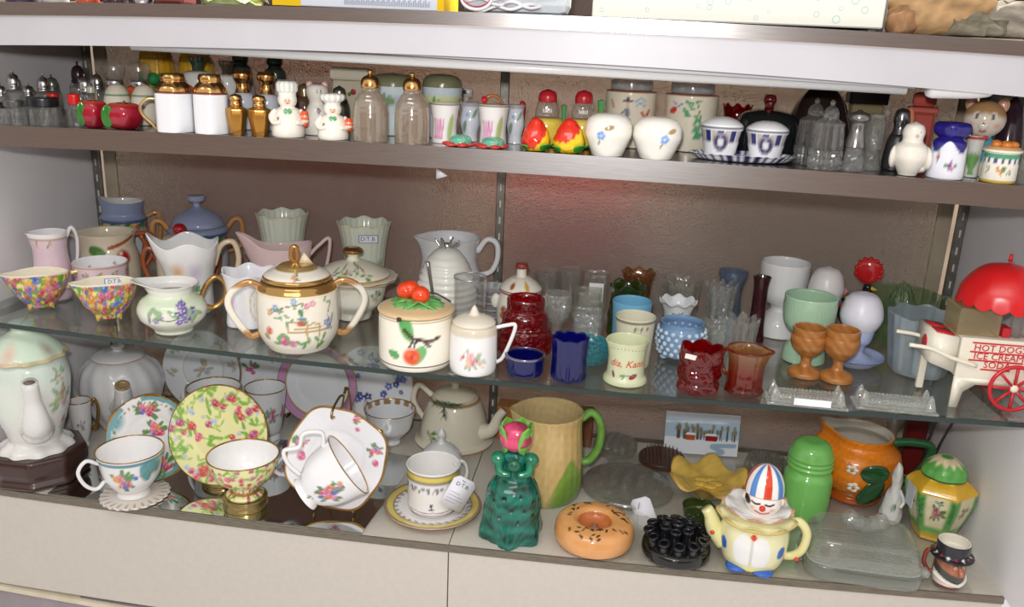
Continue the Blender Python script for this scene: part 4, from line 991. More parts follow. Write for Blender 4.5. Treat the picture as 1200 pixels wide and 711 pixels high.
add(r, 'bow_tie', join(*[ball(s*R*.18, -R*.66, h*.495, R*.17, R*.09, h*.035, col=C('c43b55')) for s in (-1, 1)], ball(0, -R*.7, h*.495, R*.07, col=C('a82f48'))), GLAZE, 'red bow tie')
# white leaf vase with red rim
f = tfit(1140, 20, 160, .09); R, h = f.R, f.h
g = lathe(cup([(0, 0), (.85, 0), (.88, .05), (.85, .5), (1, 1)], .1), R, h, 60, 10, C('dcdcd6')); g.band(h*.94, h*1.1, C('c2503c'))
for k in range(7): g.leaf(-R*.3+R*.12*k, h*.05, 1.1+.18*k, h*.6, C('6f9f5a'), .2)
solo('leaf_vase', 'small white vase with painted green leaves and a red rim', 'vase', f, g, GLAZE)
# jar with fruit lid
f = tfit(1173, 42, 164, .055); R, h = f.R, f.h
r = T('fruit_lid_jar', 'small white jar with a green band and an orange fruit lid, far right front', 'jar', f)
g = lathe([(0, 0), (.88, 0), (.92, .04), (.9, .7), (1, .74), (1, .78), (.8, .79), (0, .79)], R, h, 84, 14, C('ece8d8'))
g.band(h*.60, h*.70, C('4f9a78')); g.where((g.v > h*.5) & (g.v < h*.6) & (np.sin(g.u/R*16) > .2), C('4b4f86')); g.posy(0, h*.32, R*.3, [C('d98a4a'), C('c7703a')], 3, 2, C('68875a')); g.posy(-R*.6, h*.3, R*.2, [C('b98a9a')], 2, 3); g.posy(R*.6, h*.3, R*.2, [C('b98a9a')], 2, 5); g.band(0, h*.06, C('c9a84a'))
add(r, 'body', g, GLAZE)
add(r, 'lid', lathe([(0, .785), (.95, .785), (.8, .85), (0, .88)], R, h, 40, 4, C('c9a06a')), GLAZE)
for k in range(5): add(r, 'fruit', ball(R*.45*cos(k*1.26), R*.45*sin(k*1.26), h*.9, R*.3, R*.3, h*.09, 14, 10, C('cf7a32')), GLAZE)
f = tfit(1207, 20, 165, .055); solo('beaded_shaker', 'beaded grey glass shaker cut off by the right edge', 'shaker', f, lathe([(0, 0), (.9, 0), (1, .1), (.9, .8), (.5, 1), (0, 1)], f.R, f.h, 40, 8, WHITE, lambda t, z: 1+.05*np.cos(16*t)*np.cos(z*50)), SMOKE)
# ================================================================== glass shelf: china at the left, glass and novelties at the right
def mfit(px, w, top, base=None, Y=None, **k): return fit('M', px, w, top, base, Y, **k)
def tag_sticker(parent, x, y, z, w, h, txt, tilt=0.0, az=0.0, edge='6a7fae'):
    g = box(-w/2, w/2, -.0003, .0003, -h/2, h/2, 0, C(edge)); g2 = box(-w*.46, w*.46, -.0005, 0, -h*.42, h*.42, 0, C('e8e9ef'))
    t = lettering(txt, h*.75, C('2a2e4a'), .0001).move(0, -.0006, 0)
    for q, nm in ((join(g, g2), 'price_sticker'), (t, 'lettering')):
        q.rot('X', tilt).rot('Z', az).move(x, y, z); add(parent, nm, q, PAPER)
def spout_rim(amt, wd=.35, az=-pi/2, dip=0):
    """pull a rim out into a pouring lip at azimuth az (lathe angle, 0 = viewer, -pi/2 = left)"""
    def m(t, z):
        d = np.abs((t-az+pi) % (2*pi)-pi)
        return 1+amt*np.exp(-(d/wd)**2)*np.clip((z-.55)/.45, 0, 1)**1.5
    return m
def spout_lift(amt, az=-pi/2, wd=.5):
    return lambda t, z, r: amt*np.exp(-(((t-az+pi) % (2*pi)-pi)/wd)**2)*np.clip((z-.7)/.3, 0, 1)
CH = [C('c03a44'), C('d98a2e'), C('3a55b0'), C('cf5f8f'), C('b62f3a'), C('5a6fc0'), C('e0b03a')]
# chintz creamers on three feet
def chintz_creamer(px, w, top, base, lab, seed, sticker):
    f = mfit(px, w, top, base, rb=.3, rt=.6)
    R, h = f.R, f.h
    r = T('chintz_creamer', lab, 'creamer', f, 0, 'chintz creamer set')
    g = lathe(cup([(0, .05), (.34, .05), (.40, .12), (.46, .19), (.68, .42), (.80, .70), (.84, .93)], .05, .14), R, h, 120, 12, C('ead98a'), spout_rim(.24, .35, -pi/2), lambda t, z, r_: .03*np.cos(2*t)*np.clip((z-.6)/.4, 0, 1)+spout_lift(.05)(t, z, r_))
    g.chintz(-R*2.2, R*2.2, 0, h*.95, 190, R*.13, CH, seed, C('6a9a3a')); g.band(h*.90, h*1.2, C('e8dfc8'), .001)
    g.where(g.inner, C('efe6d2')); g.scale(1, .62, 1); add(r, 'body', g, GLAZE)
    for a in (-.9, .9, pi):
        ft = tube([(R*.30*sin(a), -R*.18*cos(a), h*.16), (R*.38*sin(a), -R*.22*cos(a), h*.08), (R*.44*sin(a), -R*.25*cos(a), .0045)], [R*.12, R*.09, R*.09], 10, 4, col=C('c9a95a')); ft.noise(.5, 300, 1); add(r, 'foot', ft, GLAZE)
    if not sticker: hd = ear(f, [(.88, .85), (1.12, .86), (1.16, .62), (1.0, .48), (.72, .5)], R*.06, 0.0, col=C('d8c26a')); hd.noise(.3, 250, 3); add(r, 'handle', hd, GLAZE)
    if sticker: tag_sticker(r, R*.24, R*.40, h*.82, R*.56, h*.16, 'D:T.B:', -.25)
    return f
chintz_creamer(46, 78, 309, 366, 'chintz flower creamer on three feet at the left end of the glass shelf', 2, False)
chintz_creamer(126, 80, 319, 379, 'chintz flower bowl on three feet with a price sticker inside its rim', 5, True)
# pink lustre creamer and sugar
f = mfit(61, 42, 267, Y=.15, rt=.5)
r = T('pink_creamer', 'pale pink creamer with a gilt trimmed white lip at the left wall', 'creamer', f, 0)
g = lathe(cup([(0, 0), (.8, 0), (.95, .12), (.98, .4), (.85, .7), (.92, .97)], .06), f.R, f.h, 80, 10, C('dcc3cf'), spout_rim(.25, .5)); g.band(f.h*.88, f.h*1.2, C('b9a08a')); g.band(f.h*.91, f.h*1.2, C('ece7e8')); g.where(g.inner, C('e9e6e8'))
g.posy(.0, f.h*.83, f.R*.16, [C('c9a56a'), C('b9908a')], 4, 3); g.posy(-f.R*.8, f.h*.83, f.R*.14, [C('c9a56a')], 3, 3); add(r, 'body', g, GLAZE)
add(r, 'handle', ear(f, [(.85, .88), (1.15, 1.02), (1.38, .85), (1.25, .5), (.95, .3)], .003, .1, 1.4, C('e6e0e2')), GLAZE)
f = mfit(119, 60, 298, Y=.162, rt=1)
r = T('pink_sugar_bowl', 'pale pink open sugar bowl with tiny roses behind the stickered chintz bowl', 'bowl', f)
g = lathe(cup([(0, 0), (.6, 0), (.9, .3), (.97, .7), (1, 1)], .05), f.R, f.h, 90, 10, C('dcc0cd')); g.where(g.inner, C('eceaec')); g.band(f.h*.93, f.h*.99, C('b9a08a'))
for k in range(-5, 6): g.posy(k*f.R*.55, f.h*.78, f.R*.13, [C('c98a9a'), C('c9a56a')], 4, k)
g.msk[:] = 1; g.posy(f.R*2.5, f.h*.75, f.R*.14, [C('7a9fd0'), C('d890a0')], 4, 1); g.posy(-f.R*2.7, f.h*.7, f.R*.12, [C('d890a0'), C('7a9fd0')], 4, 1)
add(r, 'body', g, GLAZE)
# apple pitcher and lidded jar with branch handles
f = mfit(128, 68, 269, Y=.248, rt=.3)
r = T('apple_pitcher', 'cream pitcher painted with a red apple, brown branch handle', 'pitcher', f)
g = lathe(cup([(0, 0), (.85, 0), (1, .2), (.98, .5), (.85, .8), (.92, 1)], .06), f.R, f.h, 96, 10, C('ddd0b8'), spout_rim(.3, .4, -pi/2)); R, h = f.R, f.h
g.leaf(-R*.1, h*.68, 2.9, R*.7, C('4f7f3a'), .55); g.dot(R*.5, h*.6, R*.3, C('a8202a')); g.dot(R*.42, h*.68, R*.08, C('e6c8b8')); g.line([(0, h*.78), (R*.5, h*.85), (R*1.0, h*.95)], R*.06, C('a8552a')); add(r, 'body', g, GLAZE)
for pts in ([(.8, .92), (1.35, .9), (1.5, .7), (1.3, .4), (.95, .2)], [(1.05, .9), (1.4, .5), (1.6, .3)], [(1.2, .7), (1.1, .5), (.97, .45)]): add(r, 'branch_handle', ear(f, pts, .0042, .15, col=C('a8562c')), ROUGHGLAZE)
f = mfit(213, 56, 263, Y=.246)
r = T('apple_jar', 'cream lidded jar with a red apple knob and brown branch handles behind the scalloped creamer', 'jar', f); R, h = f.R, f.h
g = lathe([(0, 0), (.8, 0), (1, .25), (1, .5), (.88, .66), (0, .68)], R, h, 80, 9, C('ddd0b8')); g.leaf(-R*.5, h*.4, 1.2, R*.6, C('4f7f3a'), .5); g.dot(R*.6, h*.35, R*.3, C('a8202a')); add(r, 'body', g, GLAZE)
add(r, 'lid', lathe([(0, .675), (.9, .675), (.88, .73), (.5, .85), (0, .88)], R, h, 48, 5, C('b5a58c')), GLAZE); add(r, 'apple_knob', ball(0, 0, h*.93, R*.28, R*.28, h*.085, 24, 14, C('a3161f')), GLAZE, 'glossy red apple knob')
for s in (0, pi):
    add(r, 'branch_handle', ear(f, [(.9, .62), (1.3, .68), (1.5, .5), (1.3, .25), (.97, .15)], .004, s, col=C('9c5230')), ROUGHGLAZE)
# blue lustre creamer and sugar
def lustre_paint(g, R, h, z0, z1, top):
    g.band(h*z1, h*2, C('8e9ab9')); g.band(h*z0, h*z1, C('b4c0cf')); q = random.Random(2)
    for k in range(-9, 10):
        u = k*R*.3; c = (C('c7502a'), C('e0b63a'), C('c7502a'), C('5a8a3a'))[k % 4]
        g.bloom(u, h*(z0+z1)/2+.002*(k % 2), R*.20, c, C('6f8f3a'), 5, k)
    for k in range(-4, 5): g.leaf(k*R*.66, h*(z0+z1)/2, .8, R*.4, C('2f7a5a'), .5)
    g.band(h*(z1-.02), h*(z1+.02), C('4a5a78'))
f = mfit(147, 50, 231, Y=.347, rt=.2)
r = T('blue_lustre_creamer', 'blue lustre creamer with a fruit band and tan angled handle, back left', 'creamer', f); R, h = f.R, f.h
g = lathe(cup([(0, 0), (.75, 0), (1, .2), (1, .65), (1.03, .71), (.86, .80), (.92, .95)], .06), R, h, 100, 11, C('d5dde5'), spout_rim(.15, .6, -pi/2), spout_lift(.08, -pi/2, .8)); lustre_paint(g, R, h, .56, .71, 1); g.where(g.inner, C('dfe0da')); add(r, 'body', g, GLAZE)
add(r, 'handle', ear(f, [(.9, .72), (1.35, .78), (1.55, .72), (1.5, .45), (1.25, .2), (.98, .15)], .0042, .0, col=C('c18a55')), GLAZE)
f = mfit(233, 66, 229, Y=.341)
r = T('blue_lustre_sugar', 'blue lustre lidded sugar bowl with tan angled handles, back left', 'sugar bowl', f); R, h = f.R, f.h
g = lathe([(0, 0), (.65, 0), (.97, .2), (.95, .50), (1, .56), (1.04, .60), (.88, .645), (0, .645)], R, h, 100, 11, C('d0d8e2')); lustre_paint(g, R, h, .42, .56, 1); add(r, 'body', g, GLAZE)
add(r, 'lid', lathe([(0, .65), (.90, .65), (.88, .69), (.62, .79), (.25, .85), (.12, .88), (.12, .91), (.3, .95), (.3, 1), (0, 1)], R, h, 48, 5, C('949dbb')), GLAZE)
for s in (0, pi): add(r, 'handle', ear(f, [(.9, .56), (1.2, .70), (1.45, .69), (1.5, .55), (1.4, .38), (.95, .32)], .0044, s, col=C('c18a55')), GLAZE)
# scalloped white creamer
f = mfit(222, 70, 277, Y=.163, rt=.2)
r = T('scalloped_creamer', 'white creamer with a wavy lip, amber blush and curled handle', 'creamer', f); R, h = f.R, f.h
g = lathe(cup([(0, 0), (.55, 0), (.75, .08), (.72, .3), (.8, .55), (.95, .8), (1, .95)], .06), R, h, 110, 12, C('e4e3e3'), spout_rim(.3, .5, -pi/2), lambda t, z, r_: (.05*np.cos(4*t)+spout_lift(.1)(t, z, r_))*np.clip((z-.6)/.4, 0, 1))
g.dot(-R*.45, h*.62, R*.4, C('d3a06a'), soft=1); g.dot(R*.2, h*.6, R*.4, C('c3b5cf'), soft=1); g.posy(0, h*.35, R*.35, [C('b9c27a'), C('d5c86a')], 5, 3, C('5d8a4a')); add(r, 'body', g, GLAZE)
add(r, 'handle', ear(f, [(.8, .62), (1.05, .88), (1.45, .92), (1.6, .7), (1.45, .48), (1.2, .5)], .0045, 0, 1.2, C('d9c3a5')), GLAZE)
# violet creamer
f = mfit(202, 78, 326, 394, rb=.5, rt=.3)
r = T('violet_creamer', 'squat pale green creamer painted with violets, long lip and gold handle', 'creamer', f); R, h = f.R, f.h
g = lathe(cup([(0, 0), (.55, 0), (.56, .05), (.62, .09), (.95, .3), (1, .45), (.9, .62), (.62, .78), (.62, .86), (.78, .97)], .05, .14), R, h, 140, 12, C('e3e3d4'), lambda t, z: 1+.45*np.exp(-(((t+pi/2+pi) % (2*pi)-pi)/.55)**2)*np.clip((z-.75)/.25, 0, 1), spout_lift(.10, -pi/2, .7))
g.band(h*.55, h*.78, C('cfdcc0'), .012); g.band(h*.84, h*1.2, C('e9e6e4'), .004); g.where(g.inner, C('e8e6e2'))
q = random.Random(3)
for k in range(13): g.bloom(R*.35+q.gauss(0, .14)*R, h*.52+q.gauss(0, .12)*h, R*.13, C('7a62b8') if k % 3 else C('5a4698'), C('d9cf8a'), 5, k)
for k in range(4): g.bloom(-R*.45+q.gauss(0, .12)*R, h*.5+q.gauss(0, .06)*h, R*.11, C('8a74bf'), C('e0d8a0'), 5, k)
for k in range(9): g.leaf(q.uniform(-.9, .8)*R, h*q.uniform(.35, .6), q.uniform(0, 6.3), R*.35, C('93b08a'), .4)
g.line([(-R*.5, h*.42), (-R*.1, h*.38), (R*.3, h*.45)], R*.02, C('6a8a70')); g.leaf(-R*.75, h*.3, 1.2, R*.25, C('8a7aa8'), .4); add(r, 'body', g, GLAZE)
add(r, 'handle', ear(f, [(.8, .55), (1.0, .85), (1.3, 1.02), (1.55, .85), (1.5, .55), (1.2, .38), (.96, .42)], .0038, .1, 1.3, C('b98e52', .8)), CHROME)
# white scalloped sugar
f = mfit(293, 63, 308, 386, rb=.75, rt=.9)
r = T('white_spoon_holder', 'white fluted spoon holder with a wavy rim and pink tinted medallion', 'holder', f); R, h = f.R, f.h
g = lathe(cup([(0, 0), (.86, 0), (.9, .08), (.84, .45), (.9, .8), (1, .97)], .06), R, h, 130, 10, C('e9e8ec'), lambda t, z: 1+.06*np.cos(6*t), lambda t, z, r_: .03*np.cos(6*t)*np.clip((z-.7)/.3, 0, 1))
g.dot(-R*.95, h*.42, R*.4, C('e3b8dc'), soft=1); g.dot(R*.9, h*.42, R*.3, C('e3c0dc'), soft=1)
g.dot(R*.25, h*.45, R*.30, C('c9a86a'), h*.3, soft=.1); g.dot(R*.25, h*.45, R*.26, C('ecebe6'), h*.27, soft=.1); g.posy(R*.25, h*.45, R*.18, [C('a9bcae'), C('d5b0b5')], 4, 2)
add(r, 'body', g, GLAZE)
# pale green ruffled vases
for px, w, top, Y, lab, st in ((332, 60, 242, .338, 'pale green ruffled vase at the back, left of the pair', False), (427, 62, 252, .338, 'pale green ruffled vase at the back with a price sticker on its rim', True)):
    f = mfit(px, w, top, Y=Y, rt=.9); R, h = f.R, f.h
    r = T('ruffled_vase', lab, 'vase', f, 0, 'pale green ruffled vases')
    g = lathe(cup([(0, 0), (.7, 0), (.75, .1), (.72, .3), (.85, .75), (1, .97)], .06), R, h, 120, 9, C('d9decd'), lambda t, z: 1+.012*np.cos(24*t)+.015*np.cos(8*t)*np.clip((z-.6)/.4, 0, 1), lambda t, z, r_: .016*np.cos(8*t)*np.clip((z-.75)/.25, 0, 1))
    g.dot(0, h*.42, R*.3, C('dccfb8'), soft=1); g.line([(-R, h*.55), (-R*.3, h*.48), (R*.3, h*.52), (R, h*.48)], R*.06, C('a9b99a')); g.band(h*.95, h*1.1, C('d9d3b5')); add(r, 'body', g, GLAZE)
    if st: tag_sticker(r, R*.15, -R*.98, h*.83, R*.7, h*.10, 'D:T.B:', .12)
    if st: add(r, 'gilt_flowers', join(*[ball(R*(.05+.13*k), -R*.76-.0015*(k % 2), h*(.10+.05*(k % 2)), .0036, .003, .0036, 10, 6, C('b58a4a', .7)) for k in range(6)]), CHROME)
# pink sauce boat
f = mfit(330, 72, 277, Y=.245, rt=.2)
r = T('pink_sauce_boat', 'pale pink sauce boat with a pointed lip, in front of the left ruffled vase', 'sauce boat', f); R, h = f.R, f.h
g = lathe(cup([(0, 0), (.5, 0), (.6, .1), (.85, .5), (1, .9)], .05), R, h, 90, 9, C('dfc3c2'), spout_rim(.55, .35, -pi/2), lambda t, z, r_: spout_lift(.22, -pi/2, .55)(t, z, r_)-.05*np.cos(2*t)*np.clip((z-.6)/.4, 0, 1)); g.scale(1, .6, 1); add(r, 'body', g, GLAZE)
add(r, 'handle', ear(f, [(.85, .72), (1.2, .88), (1.55, .98), (1.45, .6), (1.2, .35), (.75, .3)], .003, 0, 1.3, C('dfc3c2')), GLAZE)
# two handled sugar bowl with gilt lid
f = mfit(349, 96, 290, 419, rb=.8)
r = T('oriental_sugar_bowl', 'large cream two handled sugar bowl with an oriental garden scene and gilt lid', 'sugar bowl', f); R, h = f.R, f.h
g = lathe([(0, 0), (.68, 0), (.8, .05), (.97, .2), (1, .4), (.97, .58), (.9, .64), (.82, .68), (0, .69)], R, h, 190, 16, C('e8e1d2'))
g.band(h*.605, h*.70, C('b58c50', .7)); g.band(h*.58, h*.606, C('e3d5b8'))
q = random.Random(8)
g.line([(-R*.25, h*.26), (R*.75, h*.26)], R*.022, C('a98a4a')); g.line([(-R*.25, h*.26), (-R*.25, h*.37), (-R*.05, h*.37)], R*.022, C('b5985a'), 2); g.line([(R*.2, h*.20), (R*.2, h*.33), (R*.5, h*.33), (R*.5, h*.2)], R*.022, C('b5985a'), 2); g.line([(-R*.1, h*.30), (R*.55, h*.30)], R*.022, C('b5985a'))
g.dot(R*.08, h*.355, R*.15, C('b0603c'), h*.04); g.band(0, 0, C('b0603c')); g.dot(R*.08, h*.40, R*.13, C('4f7f9f'), h*.02); g.leaf(R*.05, h*.42, 1.3, R*.2, C('6fa7c0'), .5); g.leaf(R*.1, h*.42, 2.0, R*.2, C('5a8a5a'), .5)
g.rose(-R*.35, h*.17, R*.17, C('c9508a')); g.rose(-R*.15, h*.14, R*.12, C('cf6fa0')); g.rose(-R*.75, h*.26, R*.12, C('c7553a')); g.rose(-R*.85, h*.20, R*.1, C('d97a5a'))
for k in range(16): g.leaf(R*q.uniform(-.85, .7), h*q.uniform(.12, .2), q.uniform(0, 6.3), R*.2, C('6f9a5a'), .45)
g.line([(-R*.75, h*.42), (-R*.4, h*.5), (R*.1, h*.55)], R*.016, C('7a6a58')); g.line([(R*.9, h*.24), (R*.75, h*.4), (R*.85, h*.52)], R*.016, C('7a6a58'))
for u, v, c in ((-.55, .5, '6fa0c9'), (-.1, .57, '7fa9cf'), (.2, .52, 'cf7a9a'), (.35, .54, 'd98aa8'), (.78, .28, '6a78a8'), (.85, .34, '8a94ba'), (.7, .33, '7f8ab5'), (-.7, .45, 'd98a5a')): g.bloom(R*u, h*v, R*.1, C(c), C('e6d58a'), 5)
for k in range(14): g.leaf(R*q.uniform(-.8, .95), h*q.uniform(.38, .56), q.uniform(0, 6.3), R*.15, C('7d9f7a'), .45)
add(r, 'body', g, GLAZE)
for s in (0, pi):
    hg = ear(f, [(.86, .62), (1.15, .66), (1.5, .58), (1.62, .45), (1.45, .28), (1.15, .12), (.93, .13)], R*.085, s, .8, C('e8e1d2'), 14); hg.mix(np.clip((hg.V[:, 2]/h-.6)/.03, 0, 1)+np.clip((.19-hg.V[:, 2]/h)/.03, 0, 1), C('c08f58', .4)); add(r, 'handle', hg, GLAZE)
lg = lathe([(0, .69), (.80, .69), (.82, .71), (.74, .75), (.5, .80), (.35, .84), (0, .85)], R, h, 80, 7, C('e8e1d2')); lg.band(h*.68, h*.735, C('b58c50', .7)); lg.band(h*.80, h*.86, C('c7a46a', .6)); lg.posy(-R*.1, h*.77, R*.14, [C('cf7a8a'), C('e0b060')], 4, 2)
add(r, 'lid', lg, GLAZE)
add(r, 'lid_finial', join(tube([(-R*.02, 0, h*.83), (-R*.12, 0, h*.9), (-R*.10, 0, h*.99), (.0, 0, h*1.0), (R*.02, 0, h*.9), (-R*.02, 0, h*.84)], R*.06, 12, 5, col=C('b98a4e', .75)), Geo([(R*.02, -R*.02, h*.82), (R*.42, -R*.03, h*.82), (R*.18, -R*.03, h*.955), (R*.02, R*.06, h*.82), (R*.42, R*.06, h*.82), (R*.18, R*.04, h*.955)], None, [(0, 1, 2), (5, 4, 3), (0, 3, 4, 1), (1, 4, 5, 2), (2, 5, 3, 0)], C('dcc9a8'))), CHROME, 'gilt twisted finial', flat=False)
# covered dish
f = mfit(414, 76, 289, 378, rb=.55)
r = T('covered_dish', 'cream covered dish with a wide gilt rim and gold mushroom knob', 'dish', f); R, h = f.R, f.h
g = lathe([(0, 0), (.52, 0), (.56, .05), (.6, .1), (.9, .25), (1, .45), (1.0, .52), (1.33, .56), (1.36, .59), (1.30, .6), (0, .59)], R, h, 120, 10, C('e9e4d6'), lambda t, z: 1+.015*np.cos(16*t)*(z > .53)); g.band(h*.575, h*.595, C('b9955a', .6)); g.posy(R*.75, h*.35, R*.22, [C('b9b88a'), C('d0a8a0')], 4, 4); g.posy(-R*.8, h*.35, R*.22, [C('cf7fa8'), C('c96a8a')], 4, 5); add(r, 'bowl', g, GLAZE)
lg = lathe([(0, .6), (1.12, .6), (1.12, .63), (.9, .70), (.5, .78), (.2, .82), (.16, .86), (.17, .9), (.3, .92), (.32, .95), (.16, 1.0), (0, 1.0)], R, h, 110, 9, C('e4decb')); lg.band(h*.915, h*1.02, C('b0834a', .85)); lg.band(h*.595, h*.628, C('bfa06a', .5))
for u, v in ((-.35, .72), (-.15, .68), (.35, .70), (.15, .75), (-.6, .68)): lg.posy(R*u*1.2, h*v, R*.14, [C('cf9aa8'), C('b9c0a0'), C('d5c58a')], 4, int(u*50))
add(r, 'lid', lg, GLAZE)
# cherry jam pot with spoon slot
f = mfit(488, 88, 333, 437, rb=.85)
r = T('cherry_jam_pot', 'cream jam pot painted with a cherry branch, two red cherries on its lid', 'jar', f); R, h = f.R, f.h
g = lathe([(0, 0), (.88, 0), (.95, .03), (.99, .1), (1, .4), (.98, .66), (.9, .67), (0, .67)], R, h, 150, 16, C('efe9da')); g.band(h*.07, h*.085, C('4a4440')); g.band(h*.635, h*.65, C('b59a6a'))
g.leaf(-R*.15, h*.42, 1.9, R*.75, C('5fa860'), .5); g.leaf(-R*.45, h*.2, 2.8, R*.35, C('58a058'), .7); g.leaf(-R*.15, h*.12, .9, R*.62, C('6db070'), .6)
g.rose(-R*.12, h*.22, R*.27, C('dd4a22'), C('ee7a48')); g.line([(-R*.3, h*.55), (-R*.05, h*.45), (R*.4, h*.42), (R*.62, h*.45)], R*.05, C('4a2f2c')); g.line([(R*.2, h*.42), (R*.35, h*.34)], R*.04, C('4a2f2c')); g.line([(-R*.05, h*.46), (-R*.18, h*.34)], R*.028, C('2f2a24')); g.line([(0, h*.45), (-R*.05, h*.34)], R*.028, C('2f2a24')); add(r, 'body', g, GLAZE)
lg = lathe([(0, .672), (.99, .672), (1.02, .70), (.97, .725), (.6, .77), (0, .79)], R, h, 120, 9, C('d9bb90')); lg.band(h*.668, h*.688, C('b59a6a'))
add(r, 'lid', lg, GLAZE)
for k, (a, l) in enumerate(((-.7, .75), (.1, .7), (.9, .85), (-1.6, .75), (1.8, .8), (2.7, .7))):
    lf_ = leafgeo(R*l, R*.62, .002, .22, C('6cae62')); lf_.noise(.2, 200, k); add(r, 'leaf', lf_.rot('Z', -pi/2+a).move(0, 0, h*.805), GLAZE)
for x, y, z in ((-.16, .1, .92), (-.28, .12, .90), (.1, -.2, .89)): add(r, 'cherry', ball(R*x, R*y, h*z, R*.25, R*.25, R*.24, 28, 18, C('e2441c')), GLAZE, 'glossy red orange cherry')
add(r, 'slot', box(-R*.50, -R*.38, -R*1.03, -R*.88, h*.672, h*.71, .001, C('3a2f28')), SATIN, 'dark spoon slot in the lid')
add(r, 'stem', tube([(R*.1, 0, h*.9), (R*.5, R*.1, h*.87), (R*.9, 0, h*.78)], .0014, 8, 5, col=C('3a3a2a')), GLAZE)
# white mustard pot
f = mfit(555, 56, 357, 442, rb=.8)
r = T('mustard_pot', 'white lidded mustard pot with faded roses and an angular handle', 'pot', f); R, h = f.R, f.h
g = lathe([(0, 0), (.85, 0), (.97, .05), (1, .2), (.98, .6), (.93, .69), (.82, .72), (0, .72)], R, h, 130, 13, C('e8e6e6')); g.band(h*.60, h*.73, C('d3c8b5'), .004); g.posy(-R*.1, h*.28, R*.38, [C('dba5a5'), C('e0b5a0'), C('cf7f8a')], 6, 2, C('a5b59a')); g.posy(R*.35, h*.2, R*.2, [C('e3c5b5')], 4, 4, C('b5bfa5')); g.posy(-R*.4, h*.3, R*.15, [C('c9606a')], 2, 3, C('b5bfa5')); add(r, 'body', g, GLAZE)
add(r, 'handle', ear(f, [(.9, .66), (1.4, .70), (1.72, .70), (1.6, .5), (1.25, .2), (.96, .12)], R*.085, .05, .8, C('e8e6e6')), GLAZE)
add(r, 'lid', lathe([(0, .72), (.85, .72), (.9, .75), (.8, .79), (.5, .84), (.25, .86), (.18, .9), (.1, .96), (0, 1)], R, h, 60, 6, C('dfd6c5')), GLAZE)
# white pitcher
f = mfit(527, 74, 271, Y=.332, rt=.6)
r = T('white_pitcher', 'plain white pitcher with a loop handle at the back, middle', 'pitcher', f); R, h = f.R, f.h
g = lathe(cup([(0, 0), (.7, 0), (.9, .15), (.98, .4), (.85, .7), (.85, .82), (.95, .98)], .06), R, h, 90, 8, C('e8e8ea'), spout_rim(.22, .3, -pi/2)); add(r, 'body', g, GLAZE)
add(r, 'handle', ear(f, [(.85, .78), (1.15, .96), (1.46, .9), (1.5, .7), (1.32, .52), (.97, .46)], R*.09, 0, 1.1, C('e8e8ea')), GLAZE)
# beehive honey pot
f = mfit(523, 74, 288, Y=.205)
r = T('beehive_honey_pot', 'ribbed off white beehive honey pot with a silver wire bow', 'honey pot', f); R, h = f.R, f.h
g = lathe([(0, 0), (.95, 0)]+[(((1-max(0, (z-.25)/.75)**2.2)**.5)*(1 if i % 2 else .965), z) for i, z in enumerate(np.linspace(.04, .97, 27))]+[(0, 1)], R, h, 72, 4, C('d9d8d0')); add(r, 'body', g, GLAZE)
for k in range(6):
    a = k*pi/3; add(r, 'wire_bow', tube([(0, 0, h*.985), (R*.2*cos(a), R*.2*sin(a), h*1.03), (R*.38*cos(a), R*.38*sin(a), h*1.06+.002*(k % 2)), (R*.2*cos(a+.3), R*.2*sin(a+.3), h*.99)], .0013, 6, 5, col=C('cfcfcf', .9)), CHROME)
add(r, 'knob', ball(0, 0, h*1.0, R*.12, col=C('dcdcdc', .9)), CHROME)
f = mfit(550, 38, 318, Y=.122, rt=.9)
r = T('clear_tumbler', 'clear glass tumbler with a wire rim in front of the beehive', 'glass', f)
add(r, 'body', lathe(cup([(0, 0), (.85, 0), (.9, .1), (.97, .6), (1, 1)], .06), f.R, f.h, 48, 5), THIN); add(r, 'rim_wire', tube([(f.R*cos(a), f.R*sin(a), f.h*.98) for a in np.linspace(0, 2*pi, 25)], .0008, 6, 1, col=C('b9b9bb', .9)), CHROME)
f = mfit(509, 14, 308, Y=.136)
r = T('cut_glass_pot', 'small clear glass pot with a chrome spoon between the cherry pot and the beehive', 'pot', f)
add(r, 'body', lathe(cup([(0, 0), (1.0, 0), (1.2, .2), (1.25, .6), (1.1, .7)], .12), f.R*1.3, f.h*.62, 40, 4), SMOKE)
add(r, 'spoon', tube([(-f.R*1.2, -.004, f.h*1.02), (-f.R*.5, -.003, f.h*.72), (f.R*.3, 0, f.h*.36), (f.R*.7, .002, f.h*.12)], [.0032, .0025, .0025, .0035], 10, 5, 1, C('a9a7a6', .9)), CHROME, 'chrome spoon leaning in the pot')
# stack of small dishes: each a thing
zs = 0
for k in range(4):
    f = mfit(577, 47-2*(3-k), 296, Y=.302); f.z += .0125*k
    g = lathe([(0, 0), (.55, 0), (.6, .003), (.92, .010), (1, .0135), (.97, .0142), (.85, .012), (.5, .006), (0, .006)], f.R, 1, 72, 5, C('d9dce2')); g.msk[:] = 1; g.where(g.rr > f.R*.93, C('a08f86')); 
    if k == 3: g.where((g.rr < f.R*.9) & (g.rr > f.R*.62) & (np.sin(g.th*7) > .1), C('a9b5a0'))
    solo('small_dish', ('topmost small dish with a leafy rim in the stack of four behind the beehive', 'third small white dish up in the stack behind the beehive', 'second small white dish up in the stack behind the beehive', 'lowest small white dish of the stack behind the beehive')[3-k], 'dish', f, g, GLAZE, 0, 'stack of small dishes')
